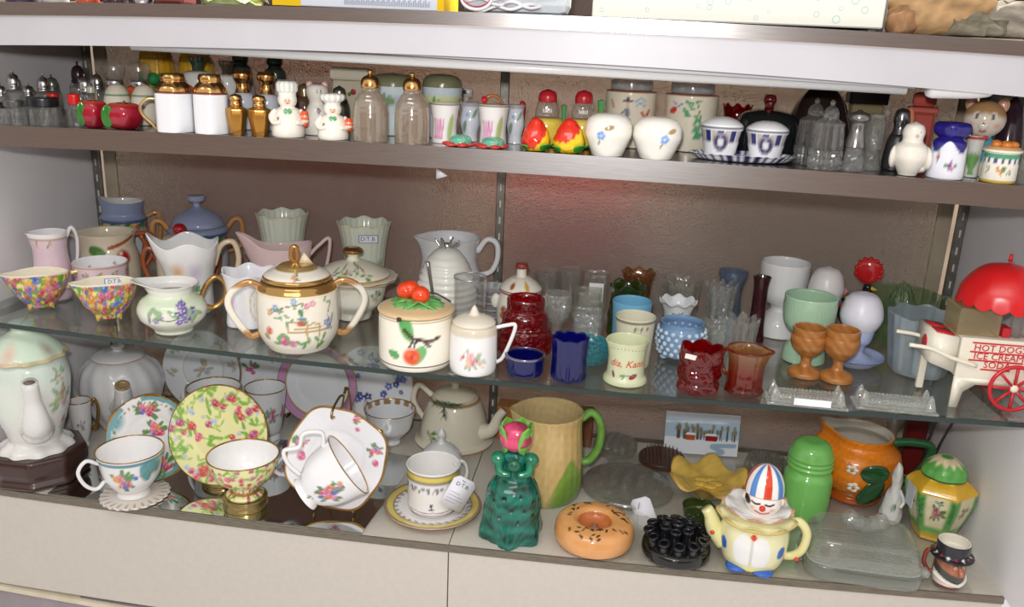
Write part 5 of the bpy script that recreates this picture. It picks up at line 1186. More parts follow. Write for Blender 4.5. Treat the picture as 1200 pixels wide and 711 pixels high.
# pot with brown nuts
f = mfit(610, 56, 307, Y=.245)
r = T('acorn_cookie_pot', 'white lidded pot painted with brown acorns, red edged lid with a brown knob', 'pot', f); R, h = f.R, f.h
g = lathe([(0, 0), (.7, 0), (.98, .15), (1, .35), (.88, .52), (.78, .57), (0, .57)], R, h, 90, 9, C('e6e0d3')); g.dot(-R*.75, h*.36, R*.2, C('a8562a')); g.dot(-R*.85, h*.27, R*.16, C('b5683a')); g.dot(R*.75, h*.36, R*.2, C('a8562a')); add(r, 'body', g, GLAZE)
lg = lathe([(0, .575), (.86, .575), (.9, .61), (.78, .68), (.4, .78), (.22, .8), (.2, .9), (.28, .93), (.22, .99), (0, 1)], R, h, 80, 8, C('e6e0d3')); lg.band(h*.57, h*.6, C('a8322a')); lg.band(h*.61, h*.625, C('7a2f2a')); lg.band(h*.915, h*1.1, C('8a2f2a')); lg.dot(-R*.5, h*.70, R*.16, C('a0522a')); lg.dot(R*.35, h*.70, R*.15, C('c9a23a'), h*.08); add(r, 'lid', lg, GLAZE)
for s in (0, pi): add(r, 'ear_handle', ball(R*1.02*cos(s), 0, h*.42, R*.22, R*.16, h*.11, col=C('e2ddd2')), GLAZE)
# ruby glass tiered piece
f = mfit(615, 66, 343, 421, rb=.8, rt=.5); R, h = f.R, f.h
g = lathe([(0, 0), (.88, 0), (1, .08), (1, .25), (.92, .45), (.82, .50), (.80, .68), (.72, .74), (.66, .78), (.67, .95), (.62, 1), (.54, .97), (.48, .8), (0, .76)], R, h, 96, 7, C('8f0a14'), lambda t, z: 1+.015*np.cos(18*t)*np.cos(z*50))
solo('ruby_glass_dish', 'large ruby red pressed glass covered piece, stepped and diamond cut', 'dish', f, g, RUBY)
# salts
f = mfit(615, 46, 407, 444, rb=.85, rt=.9); R, h = f.R, f.h
r = T('salt_cellar', 'small round cobalt glass salt cellar with a silver rim', 'salt cellar', f)
add(r, 'body', lathe(cup([(0, 0), (.85, 0), (.95, .1), (.97, .6), (1, .92)], .09), R, h, 60, 6, C('1a1f6a'), lambda t, z: 1+.015*np.cos(12*t)), COBALT); add(r, 'rim', lathe([(.9, .9), (1.03, .9), (1.04, .99), (.98, 1.02), (.9, 1.0), (.9, .9)], R, h, 60, 3, C('8d8fa8', .9)), CHROME, 'silver rim')
f = mfit(667, 41, 390, 449, rb=.85, rt=.5); R, h = f.R, f.h
g = lathe(cup([(0, 0), (.9, 0), (.97, .05), (.93, .5), (1, .95)], .12), R, h, 96, 8, C('14186a'), lambda t, z: 1+.07*np.abs(np.cos(4*t)), lambda t, z, r_: .06*np.abs(np.cos(4*t))*np.clip((z-.7)/.3, 0, 1)); solo('cobalt_toothpick_holder', 'tall cobalt blue fluted toothpick holder in the front row', 'holder', f, g, COBALT)
# turquoise hobnail dish
f = mfit(689, 62, 391, Y=.13, rt=.8); R, h = f.R, f.h
r = T('turquoise_hobnail_dish', 'turquoise hobnail glass dish behind the cobalt toothpick holder', 'dish', f)
add(r, 'bowl', lathe(cup([(0, 0), (.6, 0), (.7, .1), (.92, .5), (1, .9)], .07), R, h, 70, 6, WHITE, None, lambda t, z, r_: .05*np.cos(12*t)*np.clip((z-.7)/.3, 0, 1)), TURQ)
hob = [ball(R*(.66+.36*t)*sin(a+.1*j), -R*(.66+.36*t)*cos(a+.1*j), h*(.1+.8*t), .0024, n=8, m=5) for j, t in enumerate((.05, .3, .55, .8)) for a in np.linspace(0, 2*pi, 22)[:-1]]
add(r, 'hobnail', join(*hob), TURQ, kind='stuff')
# clear glass pieces in the middle
f = mfit(653, 34, 341, Y=.205, rt=.5)
solo('clear_sherbet', 'clear footed sherbet glass between the ruby dish and the crystal cube', 'glass', f, lathe(cup([(0, 0), (.7, 0), (.6, .08), (.3, .2), (.35, .35), (.8, .5), (1, .75), (.9, 1)], .1, .42), f.R, f.h, 60, 6, WHITE, lambda t, z: 1+.03*np.cos(10*t)), CRYSTAL)
f = mfit(640, 28, 315, Y=.325, rt=.5); solo('clear_cup', 'small clear faceted cup at the back right of the acorn pot', 'glass', f, lathe(cup([(0, 0), (.7, 0), (.95, .4), (1, 1)], .1), f.R, f.h, 40, 5, WHITE, lambda t, z: 1+.04*np.cos(8*t)), CLEAR)
f = mfit(668, 28, 313, Y=.315, rt=.5); solo('clear_cup', 'clear panelled cup at the back, left of the glass block with a sticker', 'glass', f, lathe(cup([(0, 0), (.6, 0), (.8, .2), (.95, .6), (1, 1)], .1), f.R, f.h, 40, 5, WHITE, lambda t, z: 1+.05*np.cos(8*t)), CLEAR)
def sqglass(px, w, top, Y, lab, mat, sticker=False, cut=0, base=None):
    f = mfit(px, w, top, base, Y, rt=.6); R, h = f.R, f.h
    r = T('glass_block', lab, 'glass', f)
    sq = lambda t, z: .92/np.maximum(np.abs(np.cos(t)), np.abs(np.sin(t)))*(1+cut*np.cos(20*t)*np.cos(z*40))
    add(r, 'body', lathe(cup([(0, 0), (.92, 0), (.95, .1), (.98, 1)], .12, .15), R, h, 64 if cut else 40, 6, WHITE, sq), mat)
    if sticker: add(r, 'price_sticker', box(-R*.55, R*.55, -R*.96, -R*.935, h*.50, h*.86, 0, C('e9e9e6')), PAPER)
sqglass(698, 30, 317, .305, 'square clear glass holder with a white sticker', CLEAR, True)
sqglass(690, 30, 337, .242, 'square yellowish clear glass holder on the cut crystal cube side, middle', SMOKE)
sqglass(688, 36, 361, .19, 'cut crystal cube holder behind the turquoise dish', CRYSTAL, False, .03)
# amber and green glass
f = mfit(746, 40, 312, Y=.318, rt=.9); R, h = f.R, f.h
r = T('amber_tumbler', 'amber glass toothpick holder with a scalloped rim and white lining, back middle', 'glass', f)
add(r, 'body', lathe(cup([(0, 0), (.75, 0), (.8, .1), (.75, .5), (.85, .85), (1, .97)], .06), R, h, 72, 6, WHITE, None, lambda t, z, r_: .03*np.cos(8*t)*np.clip((z-.75)/.25, 0, 1)), AMBER); add(r, 'lining', lathe([(0, .1), (.66, .1), (.66, .72), (0, .73)], R, h, 40, 4, C('d5dde6')), GLAZE)
f = mfit(734, 42, 328, Y=.255, rt=.3); R, h = f.R, f.h
solo('green_frog_glass', 'lumpy olive green pressed glass holder behind the pale blue tumbler', 'glass', f, lathe(cup([(0, 0), (.9, 0), (1, .3), (.9, .7), (1, .95)], .14), R, h, 72, 7, WHITE, lambda t, z: 1+.10*np.cos(5*t)*np.sin(z*12), lambda t, z, r_: .05*np.cos(5*t)*np.clip((z-.6)/.4, 0, 1)), OLIVE)
f = mfit(739, 46, 346, Y=.193, rt=.95); R, h = f.R, f.h
solo('pale_blue_tumbler', 'sky blue opaque glass tumbler behind the custard tumbler', 'glass', f, lathe(cup([(0, 0), (.85, 0), (.9, .05), (.93, .5), (1, 1)], .06), R, h, 70, 7, C('7fbfe0')), OPAL)
f = mfit(743, 47, 363, Y=.132, rt=.95); R, h = f.R, f.h
g = lathe(cup([(0, 0), (.8, 0), (.84, .04), (.9, .5), (1, 1)], .06), R, h, 110, 12, C('e6e3cb')); g.band(h*.93, h*.96, C('6a655a')); q = random.Random(1)
for k in range(5): u = R*(.0+.16*k); g.line([(u, h*.78), (u+R*.03, h*.86), (u+R*.10, h*.82), (u+R*.14, h*.79)], R*.02, C('7a7468'))
solo('custard_tumbler', 'custard glass tumbler with a worn grey inscription behind the souvenir creamer', 'glass', f, g, OPAL)
# souvenir creamer with red script
f = mfit(734, 52, 388, 454, rb=.85, rt=.9); R, h = f.R, f.h
r = T('souvenir_creamer', 'custard glass souvenir creamer with red script and a painted rose', 'creamer', f)
g = lathe(cup([(0, 0), (.92, 0), (1, .04), (.98, .1), (.86, .2), (.82, .5), (.86, .8), (.93, .97)], .06), R, h, 150, 14, C('dfe3bf'), spout_rim(.12, .3, -1.2)); 
for k in range(24): g.dot(-R*2.2+R*.19*k, h*.87-.0006*abs(k-11), R*.035, C('b5823a'))
g.leaf(R*.05, h*.27, 3.3, R*.35, C('6f9f7a'), .35); g.leaf(0, h*.26, 4.0, R*.25, C('6f9f7a'), .3); g.line([(0, h*.27), (R*.3, h*.25)], R*.03, C('6f9f7a')); g.leaf(R*.2, h*.2, .35, R*.5, C('8f2a3a'), .45); g.leaf(R*.3, h*.22, .4, R*.3, C('c9506a'), .3); g.leaf(-R*.75, h*.33, 5.2, R*.35, C('7a2f3a'), .45)
add(r, 'body', g, OPAL)
add(r, 'lettering', wrap(lettering('dia, Kans', R*.46, C('c8502f'), .0002, .35), R*.838, h*.52, .05), SATIN, 'red script inscription')
# white scalloped toothpick
f = mfit(793, 44, 345, Y=.25, rt=.8); R, h = f.R, f.h
r = T('scalloped_toothpick_holder', 'white scalloped toothpick holder with gilt and flowers behind the blue hobnail', 'holder', f)
g = lathe(cup([(0, 0), (.8, 0), (.85, .1), (.7, .6), (.85, .85), (1, .97)], .06), R, h, 100, 9, C('e0e3e6'), None, lambda t, z, r_: .04*np.cos(8*t)*np.clip((z-.75)/.25, 0, 1)); g.band(h*.9, h*1.2, C('b9a98a')); g.band(h*.93, h*1.2, C('e6e8ea')); g.posy(-R*.3, h*.66, R*.25, [C('7a3a3a'), C('4f6a4a')], 4, 2); g.posy(R*.35, h*.66, R*.25, [C('5a6a4a'), C('9a4a4a')], 4, 3); add(r, 'body', g, GLAZE)
# clear ribbed toothpicks
for px, w, top, base, Y, lab, mat, lob in ((797, 44, 321, None, .315, 'thick ribbed clear glass holder at the back, above the white scalloped one', SMOKE, 9), (843, 36, 327, None, .288, 'crown edged crystal holder in front of the blue vase', CRYSTAL, 10),
        (867, 38, 366, None, .135, 'ribbed clear glass holder behind the amberina pitcher', CLEAR, 8)):
    f = mfit(px, w, top, base, Y, rt=.5); R, h = f.R, f.h
    solo('ribbed_glass', lab, 'glass', f, lathe(cup([(0, 0), (.8, 0), (.85, .1), (.82, .4), (1, .93)], .12), R, h, 96, 7, WHITE, lambda t, z, lob=lob: 1+.07*np.cos(lob*t), lambda t, z, r_, lob=lob: .06*np.cos(lob*t)*np.clip((z-.7)/.3, 0, 1)), mat)
f = mfit(842, 44, 372, Y=.235, rt=.5); R, h = f.R, f.h
solo('frilled_glass', 'low frilled crystal dish between the blue hobnail and the ribbed glass', 'glass', f, lathe(cup([(0, 0), (.6, 0), (.7, .2), (.9, .7), (1, .9)], .1), R, h, 90, 6, WHITE, lambda t, z: 1+.08*np.cos(14*t)*z, lambda t, z, r_: .08*np.cos(14*t)*np.clip((z-.5)/.5, 0, 1)), CRYSTAL)
f = mfit(856, 34, 314, Y=.348, rt=.8); R, h = f.R, f.h
solo('pale_blue_vase', 'smoky blue glass vase with a flared rim at the back', 'vase', f, lathe(cup([(0, 0), (.7, 0), (.8, .2), (.7, .55), (.72, .7), (.95, .9), (1, 1)], .1), R, h, 60, 6), PALEBLUE)
# blue hobnail on feet
f = mfit(798, 58, 368, 426, rb=.8, rt=.85); R, h = f.R, f.h
r = T('blue_hobnail_holder', 'blue opalescent hobnail toothpick holder on small ball feet', 'holder', f)
prof = [(0, .08), (.75, .08), (.88, .2), (.97, .5), (.93, .75), (.86, .9), (.88, .98)]
add(r, 'body', lathe(cup(prof, .08, .16), R, h, 70, 7, C('86aad0')), OPAL)
hn, k = [], 0
for j, z in enumerate((.2, .34, .48, .62, .76)):
    rr = np.interp(z, [p[1] for p in prof[1:]], [p[0] for p in prof[1:]])
    for a in np.linspace(-pi, pi, 19)[:-1]: hn.append(ball(R*rr*sin(a+j*pi/18), -R*rr*cos(a+j*pi/18), h*z, R*.10, n=10, m=6, col=C('dce8f2')))
add(r, 'hobnail', join(*hn), OPAL, 'rows of milky round hobnails', kind='stuff')
for a in (-1.0, 1.0, pi): add(r, 'foot', ball(R*.75*sin(a), -R*.75*cos(a), h*.06, R*.15, R*.15, h*.06, 14, 8, C('a9cbe6')), OPAL)
# ruby toothpick with sticker
f = mfit(820, 52, 400, 463, rb=.85, rt=.5); R, h = f.R, f.h
r = T('ruby_toothpick_holder', 'ruby glass toothpick holder with a lobed rim and a white sticker, front row', 'holder', f)
add(r, 'body', lathe(cup([(0, 0), (.9, 0), (.97, .06), (.93, .14), (.86, .2), (.95, .35), (.88, .55), (.97, .72), (.95, .95)], .12, .2), R, h, 96, 7, WHITE, lambda t, z: 1+.05*np.cos(6*t+z*7), lambda t, z, r_: .12*(np.abs(np.cos(3*t))**.7-.6)*np.clip((z-.75)/.25, 0, 1)), RUBY)
st = box(-R*.26, R*.26, -.0004, .0004, -h*.06, h*.06, 0, C('e6e4e2')).rot('Y', .15).rot('X', .25).move(-R*.42, -R*.93, h*.86); add(r, 'price_sticker', st, PAPER)
# amberina mini pitcher
f = mfit(874, 48, 401, 466, rb=.85, rt=.9); R, h = f.R, f.h
r = T('amberina_creamer', 'small red orange amberina glass creamer with a pinched lip, front row', 'creamer', f)
g = lathe(cup([(0, 0), (.88, 0), (.95, .05), (.85, .2), (.84, .6), (1, .97)], .07), R, h, 80, 7, C('d8491a'), lambda t, z: (1+.012*np.cos(16*t))*spout_rim(.25, .25, pi/2)(t, z))
g.msk[:] = 1; g.mix(np.clip((g.v/h-.45)/.5, 0, 1), C('e8c98a')); g.mix(np.clip((.30-g.v/h)/.25, 0, 1), C('b5220f')); add(r, 'body', g, SHADED); add(r, 'rim', lathe([(.94, .96), (1.0, .96), (1.02, .99), (.97, 1.01), (.94, .98)], R, h, 80, 3, WHITE, spout_rim(.25, .25, pi/2)), RUBY, 'red rim')
add(r, 'handle', ear(f, [(.85, .85), (1.3, .8), (1.45, .55), (1.2, .3), (.88, .25)], .0032, 2.6, col=WHITE), AMBERINA)
f = mfit(889, 22, 322, Y=.29, rt=.8); solo('plum_vase', 'slim dark plum glass vase left of the white double egg cup', 'vase', f, lathe(cup([(0, 0), (1, 0), (.8, .3), (.75, .8), (.95, 1)], .1), f.R, f.h, 40, 5, C('3a1518')), GLAZE)
# egg cups
def eggcup(px, w, top, base, lab, col, ribs, gold=False):
    f = mfit(px, w, top, base, rb=.75, rt=.95); R, h = f.R, f.h
    g = lathe([(0, 0), (.80, 0), (.82, .03), (.78, .16), (.55, .30), (.40, .36), (.44, .40), (.75, .48), (.93, .60), (.98, .75), (1.0, .98), (.97, 1.0), (.92, .98), (.88, .72), (.7, .56), (.3, .47), (0, .46)], R, h, 120 if ribs else 72, 7, col, (lambda t, z: 1+.022*np.cos(44*t)*((z > .45) & (z < .88))*(np.abs(np.sin(1.5*t)) > .35)+.02*np.cos(44*t)*(z < .25)*(np.abs(np.sin(1.5*t)) > .35)) if ribs else None)
    solo('double_egg_cup', lab, 'egg cup', f, g, GLAZE)
eggcup(916, 56, 300, 398, 'tall white double egg cup', C('ebebeb'), False)
eggcup(946, 60, 338, 429, 'jade green ribbed double egg cup behind the wooden egg cups', C('a9c9ac'), True)
for px, top, base, lab in ((946, 377, 445, 'turned wooden egg cup, the left one of the pair'), (984, 379, 451, 'turned wooden egg cup, the right one of the pair')):
    f = mfit(px, 41, top, base, rb=.85, rt=.9); R, h = f.R, f.h
    g = lathe([(0, 0), (.92, 0), (.95, .06), (.8, .12), (.35, .2), (.28, .28), (.34, .38), (.6, .46), (.92, .60), (1, .74), (.98, .82), (.93, .84), (.95, .9), (.94, .99), (.86, .99), (.8, .7), (0, .55)], R, h, 64, 7, C('b0743a')); g.msk[:] = 1; g.mix(.35+.35*np.sin(g.V[:, 2]*400+6*np.sin(g.V[:, 0]*90)), C('945a28'))
    solo('wooden_egg_cup', lab, 'egg cup', f, g, WOOD)
# blue egg cup on saucer with an egg, second egg
f = mfit(1006, 66, 344, 438, rb=.95); R, h = f.R, f.h
r = T('blue_egg_cup', 'pale blue egg cup with an attached saucer', 'egg cup', f)
g = lathe([(0, 0), (.5, 0), (.8, .06), (1, .14), (.98, .155), (.7, .1), (.35, .16), (.25, .2), (.3, .28), (.45, .36), (.52, .5), (.53, .56), (.48, .56), (.35, .38), (0, .36)], R, h, 90, 7, C('aab6da')); g.msk[:] = 1; g.where((g.rr > R*.94), C('7f8bb5')); add(r, 'cup', g, GLAZE)
ef = Fit(); ef.x, ef.y, ef.z, ef.R, ef.h = f.x, f.y, f.z+h*.42, R*.75, h*.62
solo('egg', 'pale lilac egg standing in the blue egg cup', 'egg', ef, lathe([(0, 0), (.45, .05), (.8, .2), (1, .45), (.9, .7), (.55, .93), (0, 1)], ef.R*.97, ef.h, 48, 7, C('dcdbe6')), SATIN)
f = mfit(965, 40, 311, Y=.272); R, h = f.R, f.h
egh = min(h*.62, R*2.5); ef = Fit(); ef.x, ef.y, ef.z, ef.R, ef.h = f.x, f.y, f.z+h-egh, R, egh
solo('egg', 'white egg leaning in a cup behind the jade egg cup', 'egg', ef, lathe([(0, 0), (.45, .05), (.8, .2), (1, .45), (.9, .7), (.55, .93), (0, 1)], R, egh, 48, 7, C('e2dedd')), SATIN)
solo('plain_egg_cup', 'white egg cup hidden under the egg behind the jade egg cup', 'egg cup', f, lathe(cup([(0, 0), (.6, 0), (.55, .06), (.2, .2), (.25, .4), (.8, .7), (.95, 1)], .12, .5), R*.95, h-egh*.72, 40, 5, C('dcdcdc')), GLAZE)
# painted rooster
f = mfit(1010, 32, 303, Y=.295); R, h = f.R, f.h
r = T('rooster_figurine', 'black painted rooster with a big red comb and bright flowers behind the eggs', 'figurine', f)
add(r, 'base', lathe([(0, 0), (.8, 0), (.85, .06), (.5, .12), (0, .13)], R, h, 30, 4, C('b5302a')), GLAZE)
body = join(ball(-R*.5, 0, h*.38, R*1.1, R*.55, h*.2, 32, 18, C('1d1a1c')), tube([(-R*.1, 0, h*.42), (R*.2, 0, h*.58), (R*.22, 0, h*.72)], [R*.6, R*.4, R*.28], 20, 5, col=C('1d1a1c')), tube([(-R*1.2, 0, h*.4), (-R*1.9, 0, h*.55), (-R*1.8, 0, h*.72), (-R*1.4, 0, h*.66)], [R*.4, R*.45, R*.35, R*.1], 16, 5, .5, C('1d1a1c')), tube([(0, 0, h*.1), (0, 0, h*.3)], R*.16, 10, 2, col=C('d5a92a')))
add(r, 'body', body, GLAZE)
cb = join(ball(0, 0, h*.15, R*.92, R*.32, h*.145, 32, 20, C('c01d22')), *[ball(R*.88*cos(a), 0, h*.15+h*.135*sin(a), R*.16, R*.2, h*.028, 12, 8, C('c01d22')) for a in np.linspace(-.4, pi+.3, 9)]); add(r, 'comb', cb.move(R*.12, 0, h*.72), GLAZE, 'large round red comb')
add(r, 'beak', lathe([(0, 0), (1, 0), (.5, .6), (0, 1)], R*.18, R*.5, 14, 3, C('e0b43a')).rot('Y', pi/2+.2).move(R*.42, -R*.05, h*.68), GLAZE); add(r, 'wattle', ball(R*.42, -R*.1, h*.6, R*.14, R*.1, h*.05, 12, 8, C('c01d22')), GLAZE)
for x, z, c, s in ((-1.35, .62, 'e08a9a', .3), (-1.2, .45, 'd23a3a', .28), (-.9, .36, 'e3a0b0', .3), (-1.55, .5, '4a8fb0', .22), (-.7, .48, '3f8a4a', .25), (-1.0, .55, 'e6d05a', .2), (.15, .62, 'e0c23a', .16)):
    pet = join(*[ball(R*s*.55*cos(a), 0, R*s*.55*sin(a), R*s*.5, R*.12, R*s*.5, 8, 6, C(c)) for a in np.linspace(0, 2*pi, 6)[:-1]], ball(0, -R*.06, 0, R*s*.3, R*.1, R*s*.3, 8, 6, C('f0e2b0'))); add(r, 'painted_flower', pet.move(R*x, -R*.5, h*z), GLAZE)
# green glass juicer
f = mfit(1054, 84, 330, Y=.318, rt=.3); R, h = f.R, f.h; h2 = max(h, .045)
r = T('green_glass_reamer', 'green glass citrus reamer in its handled bowl near the right back corner', 'juicer', f)
hb = h2*.62
add(r, 'bowl', lathe(cup([(0, 0), (.75, 0), (.85, .1), (.95, .6), (1, 1)], .05, .12), R, hb*1.4, 70, 6), GREENGLASS)
add(r, 'cone', lathe([(0, .08), (.46, .08), (.42, .4), (.3, .75), (.12, .96), (0, 1)], R, h2*1.05, 72, 6, WHITE, lambda t, z: 1+.09*np.cos(12*t)), GREENGLASS)
add(r, 'handle', ear(f, [(.95, .85), (1.3, .8), (1.45, .55), (1.2, .3), (.9, .25)], .004, .2, col=WHITE), GREENGLASS)
# opalescent ribbed bowl
f = mfit(1080, 82, 357, 446, rb=.75, rt=.8); R, h = f.R, f.h
solo('opalescent_bowl', 'milky ribbed clear glass bowl behind the toy cart handles', 'bowl', f, lathe(cup([(0, 0), (.72, 0), (.76, .04), (.82, .25), (.93, .7), (1, .97)], .05, .08), R, h, 128, 7, WHITE, lambda t, z: 1+.018*np.sign(np.cos(8*t))*(z > .05)+.02*np.cos(8*t), lambda t, z, r_: .02*np.cos(8*t)*np.clip((z-.8)/.2, 0, 1)), OPALCLEAR)
f = mfit(1084, 30, 335, Y=.36); r = T('glass_rod_rest', 'knobbed crystal knife rest lying high at the right back corner', 'knife rest', f)
add(r, 'rod', tube([(-f.R, 0, .012), (f.R, 0, .016)], .0055, 8, 2), CRYSTAL)
for s in (-1, 1): add(r, 'end', ball(s*f.R, 0, .0125+.001*s, .011, n=10, m=6), CRYSTAL)
# ridged glass knife rests
def knife_rest(px, w, top, base, lab, sticker):
    f = mfit(px, w, top, base, rb=.1); R = f.R
    r = T('glass_knife_rest', lab, 'knife rest', f, -.02)
    d = .022
    steps = [box(-R*s, R*s, -d*s*.9+d*.0, d*s*.9, z0, z1, .0012, WHITE) for s, z0, z1 in ((1.0, 0, .0035), (.9, .0034, .0075), (.78, .0074, .012))]
    add(r, 'base', join(*steps), PRESSED)
    for i, y in enumerate((-d*.55, d*.55)):
        beads = join(*[ball(-R*.7+R*1.4*k/15, y, .0125, .0022, n=8, m=5) for k in range(16)]); add(r, 'bead_row', beads, PRESSED, kind='stuff')
    for sx in (-1, 1):
        for sy in (-1, 1): add(r, 'end_peak', lathe([(0, 0), (1, 0), (.5, .7), (0, 1)], .0085, .02, 4, 3, WHITE).rot('Z', pi/4).move(sx*R*.8, sy*d*.5, .006), PRESSED)
    if sticker: add(r, 'price_sticker', box(-R*.35, R*.55, -d*.93, -d*.915, .0004, .0095, 0, C('e3e4ea')).rot('X', -.15), PAPER)
knife_rest(945, 92, 448, 474, 'stepped clear glass knife rest with a white sticker at the shelf edge', True)
knife_rest(1049, 92, 452, 480, 'stepped clear glass knife rest right of the stickered one at the shelf edge', False)
# toy hot dog cart
f = mfit(1172, 150, 383, 476, rb=.08); 
q = Fit(); P = CAM+ray(1112, 478)*((z_glass(1.36)-CAM[2])/ray(1112, 478)[2]); q.x, q.y, q.z = P[0], P[1], z_glass(P[0])
mp = (ROT.T @ (P-CAM))[1]/FOC*1.0                                      # metres per photo pixel at the cart
r = T('toy_cart', 'white and red toy hot dog cart with a striped red parasol on the glass shelf', 'toy', q, 0)
CW, CR = C('e6e0cf'), C('c5202a')
L_ = lambda v: v*mp
def pbox(x0, x1, y0, y1, z0, z1, col, bev=.0008): return box(L_(x0), L_(x1), L_(y0), L_(y1), L_(z0), L_(z1), bev, col)
add(r, 'body', pbox(0, 88, 2, 62, 38, 86, CW), PLASTIC)
add(r, 'front_box', prism([(L_(-30), L_(52)), (L_(-2), L_(42)), (L_(-2), L_(84)), (L_(-30), L_(88))], L_(4), L_(60), CW), PLASTIC)
add(r, 'skirt', prism([(L_(0), L_(0)), (L_(9), L_(0)), (L_(12), L_(20)), (L_(24), L_(30)), (L_(88), L_(30)), (L_(88), L_(38)), (L_(0), L_(38))], L_(2), L_(6), CW), PLASTIC)
add(r, 'leg', pbox(-22, -14, 52, 58, 2, 46, CW), PLASTIC)
for y in (8, 34): add(r, 'hatch', prism([(L_(-26), L_(88.2)), (L_(-6), L_(85.3)), (L_(-6), L_(86.6)), (L_(-26), L_(89.5))], L_(y), L_(y+20), CR), PLASTIC, 'red hatch')
disc_ = lathe([(0, 0), (1, 0), (1, 1), (0, 1)], L_(8), L_(1.5), 24, 2, CR).rot('Y', -pi/2).move(L_(-29.5), L_(30), L_(70)); add(r, 'medallion', disc_, PLASTIC, 'red round medallion on the end')
for y in (6, 56): add(r, 'push_handle', tube([(L_(20), L_(y-7), L_(54)), (L_(-10), L_(y-7), L_(62)), (L_(-32), L_(y-5), L_(70)), (L_(-56), L_(y-3), L_(72))], L_(2.4), 10, 5, col=CW), PLASTIC)
cb = pbox(-4, 42, 10, 56, 86.5, 118, C('cfbf8a'), .001); add(r, 'warmer_box', cb, glass('yellowed_plastic', (.88, .82, .62), .28, (.72, .64, .40), 0, .08), 'yellowed clear plastic food box')
for k in range(2): add(r, 'cup_stack', lathe([(0, 0), (.7, 0), (.85, .5), (1, .95), (.9, 1), (0, 1)], L_(8), L_(36), 20, 4, WHITE, lambda t, z: 1+.06*np.cos(6*t)).move(L_(62+13*k), L_(18+6*(k % 2)), L_(86.5)), CLEAR)
add(r, 'red_tray', pbox(46, 55, 12, 30, 86.5, 98, CR), PLASTIC)
add(r, 'lettering', join(lettering('HOT DOGS', L_(11), CR).move(L_(43), L_(1.6), L_(75)), lettering('ICE CREAM', L_(11), CR).move(L_(43), L_(1.6), L_(65)), lettering('SODA', L_(11), CR).move(L_(43), L_(1.6), L_(55))), PLASTIC, 'red words HOT DOGS ICE CREAM SODA')
for x0, x1, z in ((12, 72, 81), (11, 70, 70), (11, 70, 60), (26, 58, 49.5)): add(r, 'rule', pbox(x0, x1, 1.2, 2.2, z-.8, z+.8, CR, 0), PLASTIC, 'red printed line')
def wheel(y):
    rr = L_(28); cx, cz = L_(64), L_(24)
    rim = tube([(rr*cos(a)*.94, 0, rr*sin(a)*.94) for a in np.linspace(0, 2*pi, 41)], L_(2.4), 8, 1, col=CR)
    sp = [tube([(L_(4)*cos(a), 0, L_(4)*sin(a)), (rr*.92*cos(a), 0, rr*.92*sin(a))], L_(1.8), 6, 2, col=CR) for a in np.linspace(0, 2*pi, 9)[:-1]]
    w = add(r, 'wheel', rim.move(cx, L_(y), cz+L_(7.2)), PLASTIC, 'red spoked wheel')
    for s in sp: add(w, 'spoke', s.move(cx, L_(y), cz+L_(7.2)), PLASTIC)
    add(w, 'hub', ball(cx, L_(y), cz+L_(7.2), L_(5), L_(4), L_(5), 14, 8, C('e6ddc8')), PLASTIC, 'cream hub')
wheel(-4); wheel(68)
add(r, 'pole', tube([(L_(46), L_(34), L_(86.5)), (L_(46), L_(34), L_(150))], L_(2.5), 10, 2, col=CR), PLASTIC)
um = lathe([(0, 1), (.02, .98), (.4, .9), (.75, .62), (.95, .25), (1, 0), (.98, 0), (.92, .25), (.72, .58), (.4, .84), (0, .93)][::-1], L_(49), L_(46), 96, 6, C('cf1f22'), lambda t, z: 1-.02*np.abs(np.sin(4*t)), lambda t, z, r_: -.11*np.abs(np.cos(8*t))*np.clip((.3-z)/.3, 0, 1)); um.move(L_(47), L_(34), L_(124)); add(r, 'parasol', um, PLASTIC, 'red dome parasol with a scalloped edge')
add(r, 'parasol_tip', tube([(L_(47), L_(34), L_(171)), (L_(47.5), L_(34), L_(180))], [L_(2.5), L_(1.8)], 8, 2, col=CR), PLASTIC)
# ================================================================== case floor: teapots, cups and saucers, flower frogs, jars
def bfit(px, w, top, base=None, Y=None, **k): return fit('B', px, w, top, base, Y, **k)
def at(px, py, z=None):
    """the point of the case floor seen at a photo pixel"""
    zz = .003
    for i in range(4):
        d = ray(px, py); P = CAM+d*(zz-CAM[2])/d[2]; zz = z_floor(P[0])
    q = Fit(); q.x, q.y, q.z = float(P[0]), float(P[1]), zz; q.m = float((ROT.T @ (P-CAM))[1]/FOC); return q
ROSES = [C('c9406a'), C('d96a94'), C('b83a5a'), C('cf8a3a'), C('6a5fa8')]
# teapot on a dark wooden stand
q = at(44, 556); m_ = q.m
w = Fit(); w.x, w.y, w.z, w.R, w.h = q.x, q.y+.012, q.z, 50*m_, 34*m_
oct_ = lambda t, z: 1/np.maximum(np.cos((t+pi/8) % (pi/4)-pi/8), .01)*.97
solo('wooden_stand', 'dark carved octagonal wooden stand under the tall pastel teapot', 'stand', w, lathe([(0, 0), (.96, 0), (1, .1), (.93, .3), (.97, .5), (.98, .8), (.93, 1), (0, 1)], w.R, w.h, 64, 5, C('3a201a'), oct_), WOOD)
f = Fit(); f.x, f.y, f.z, f.R, f.h = w.x-.003, w.y, w.z+w.h+.0006, 43*m_, 154*m_
R, h = f.R, f.h
r = T('pastel_teapot', 'tall pastel white teapot with a scalloped foot and spout facing front, far left', 'teapot', f)
g = lathe([(0, 0), (.92, 0), (.86, .03), (.66, .08), (.7, .14), (.92, .35), (1.0, .55), (.93, .68), (.72, .73), (0, .73)], R, h, 150, 12, C('e2e0dc'), lambda t, z: 1+.04*np.cos(10*t)*(z < .07))
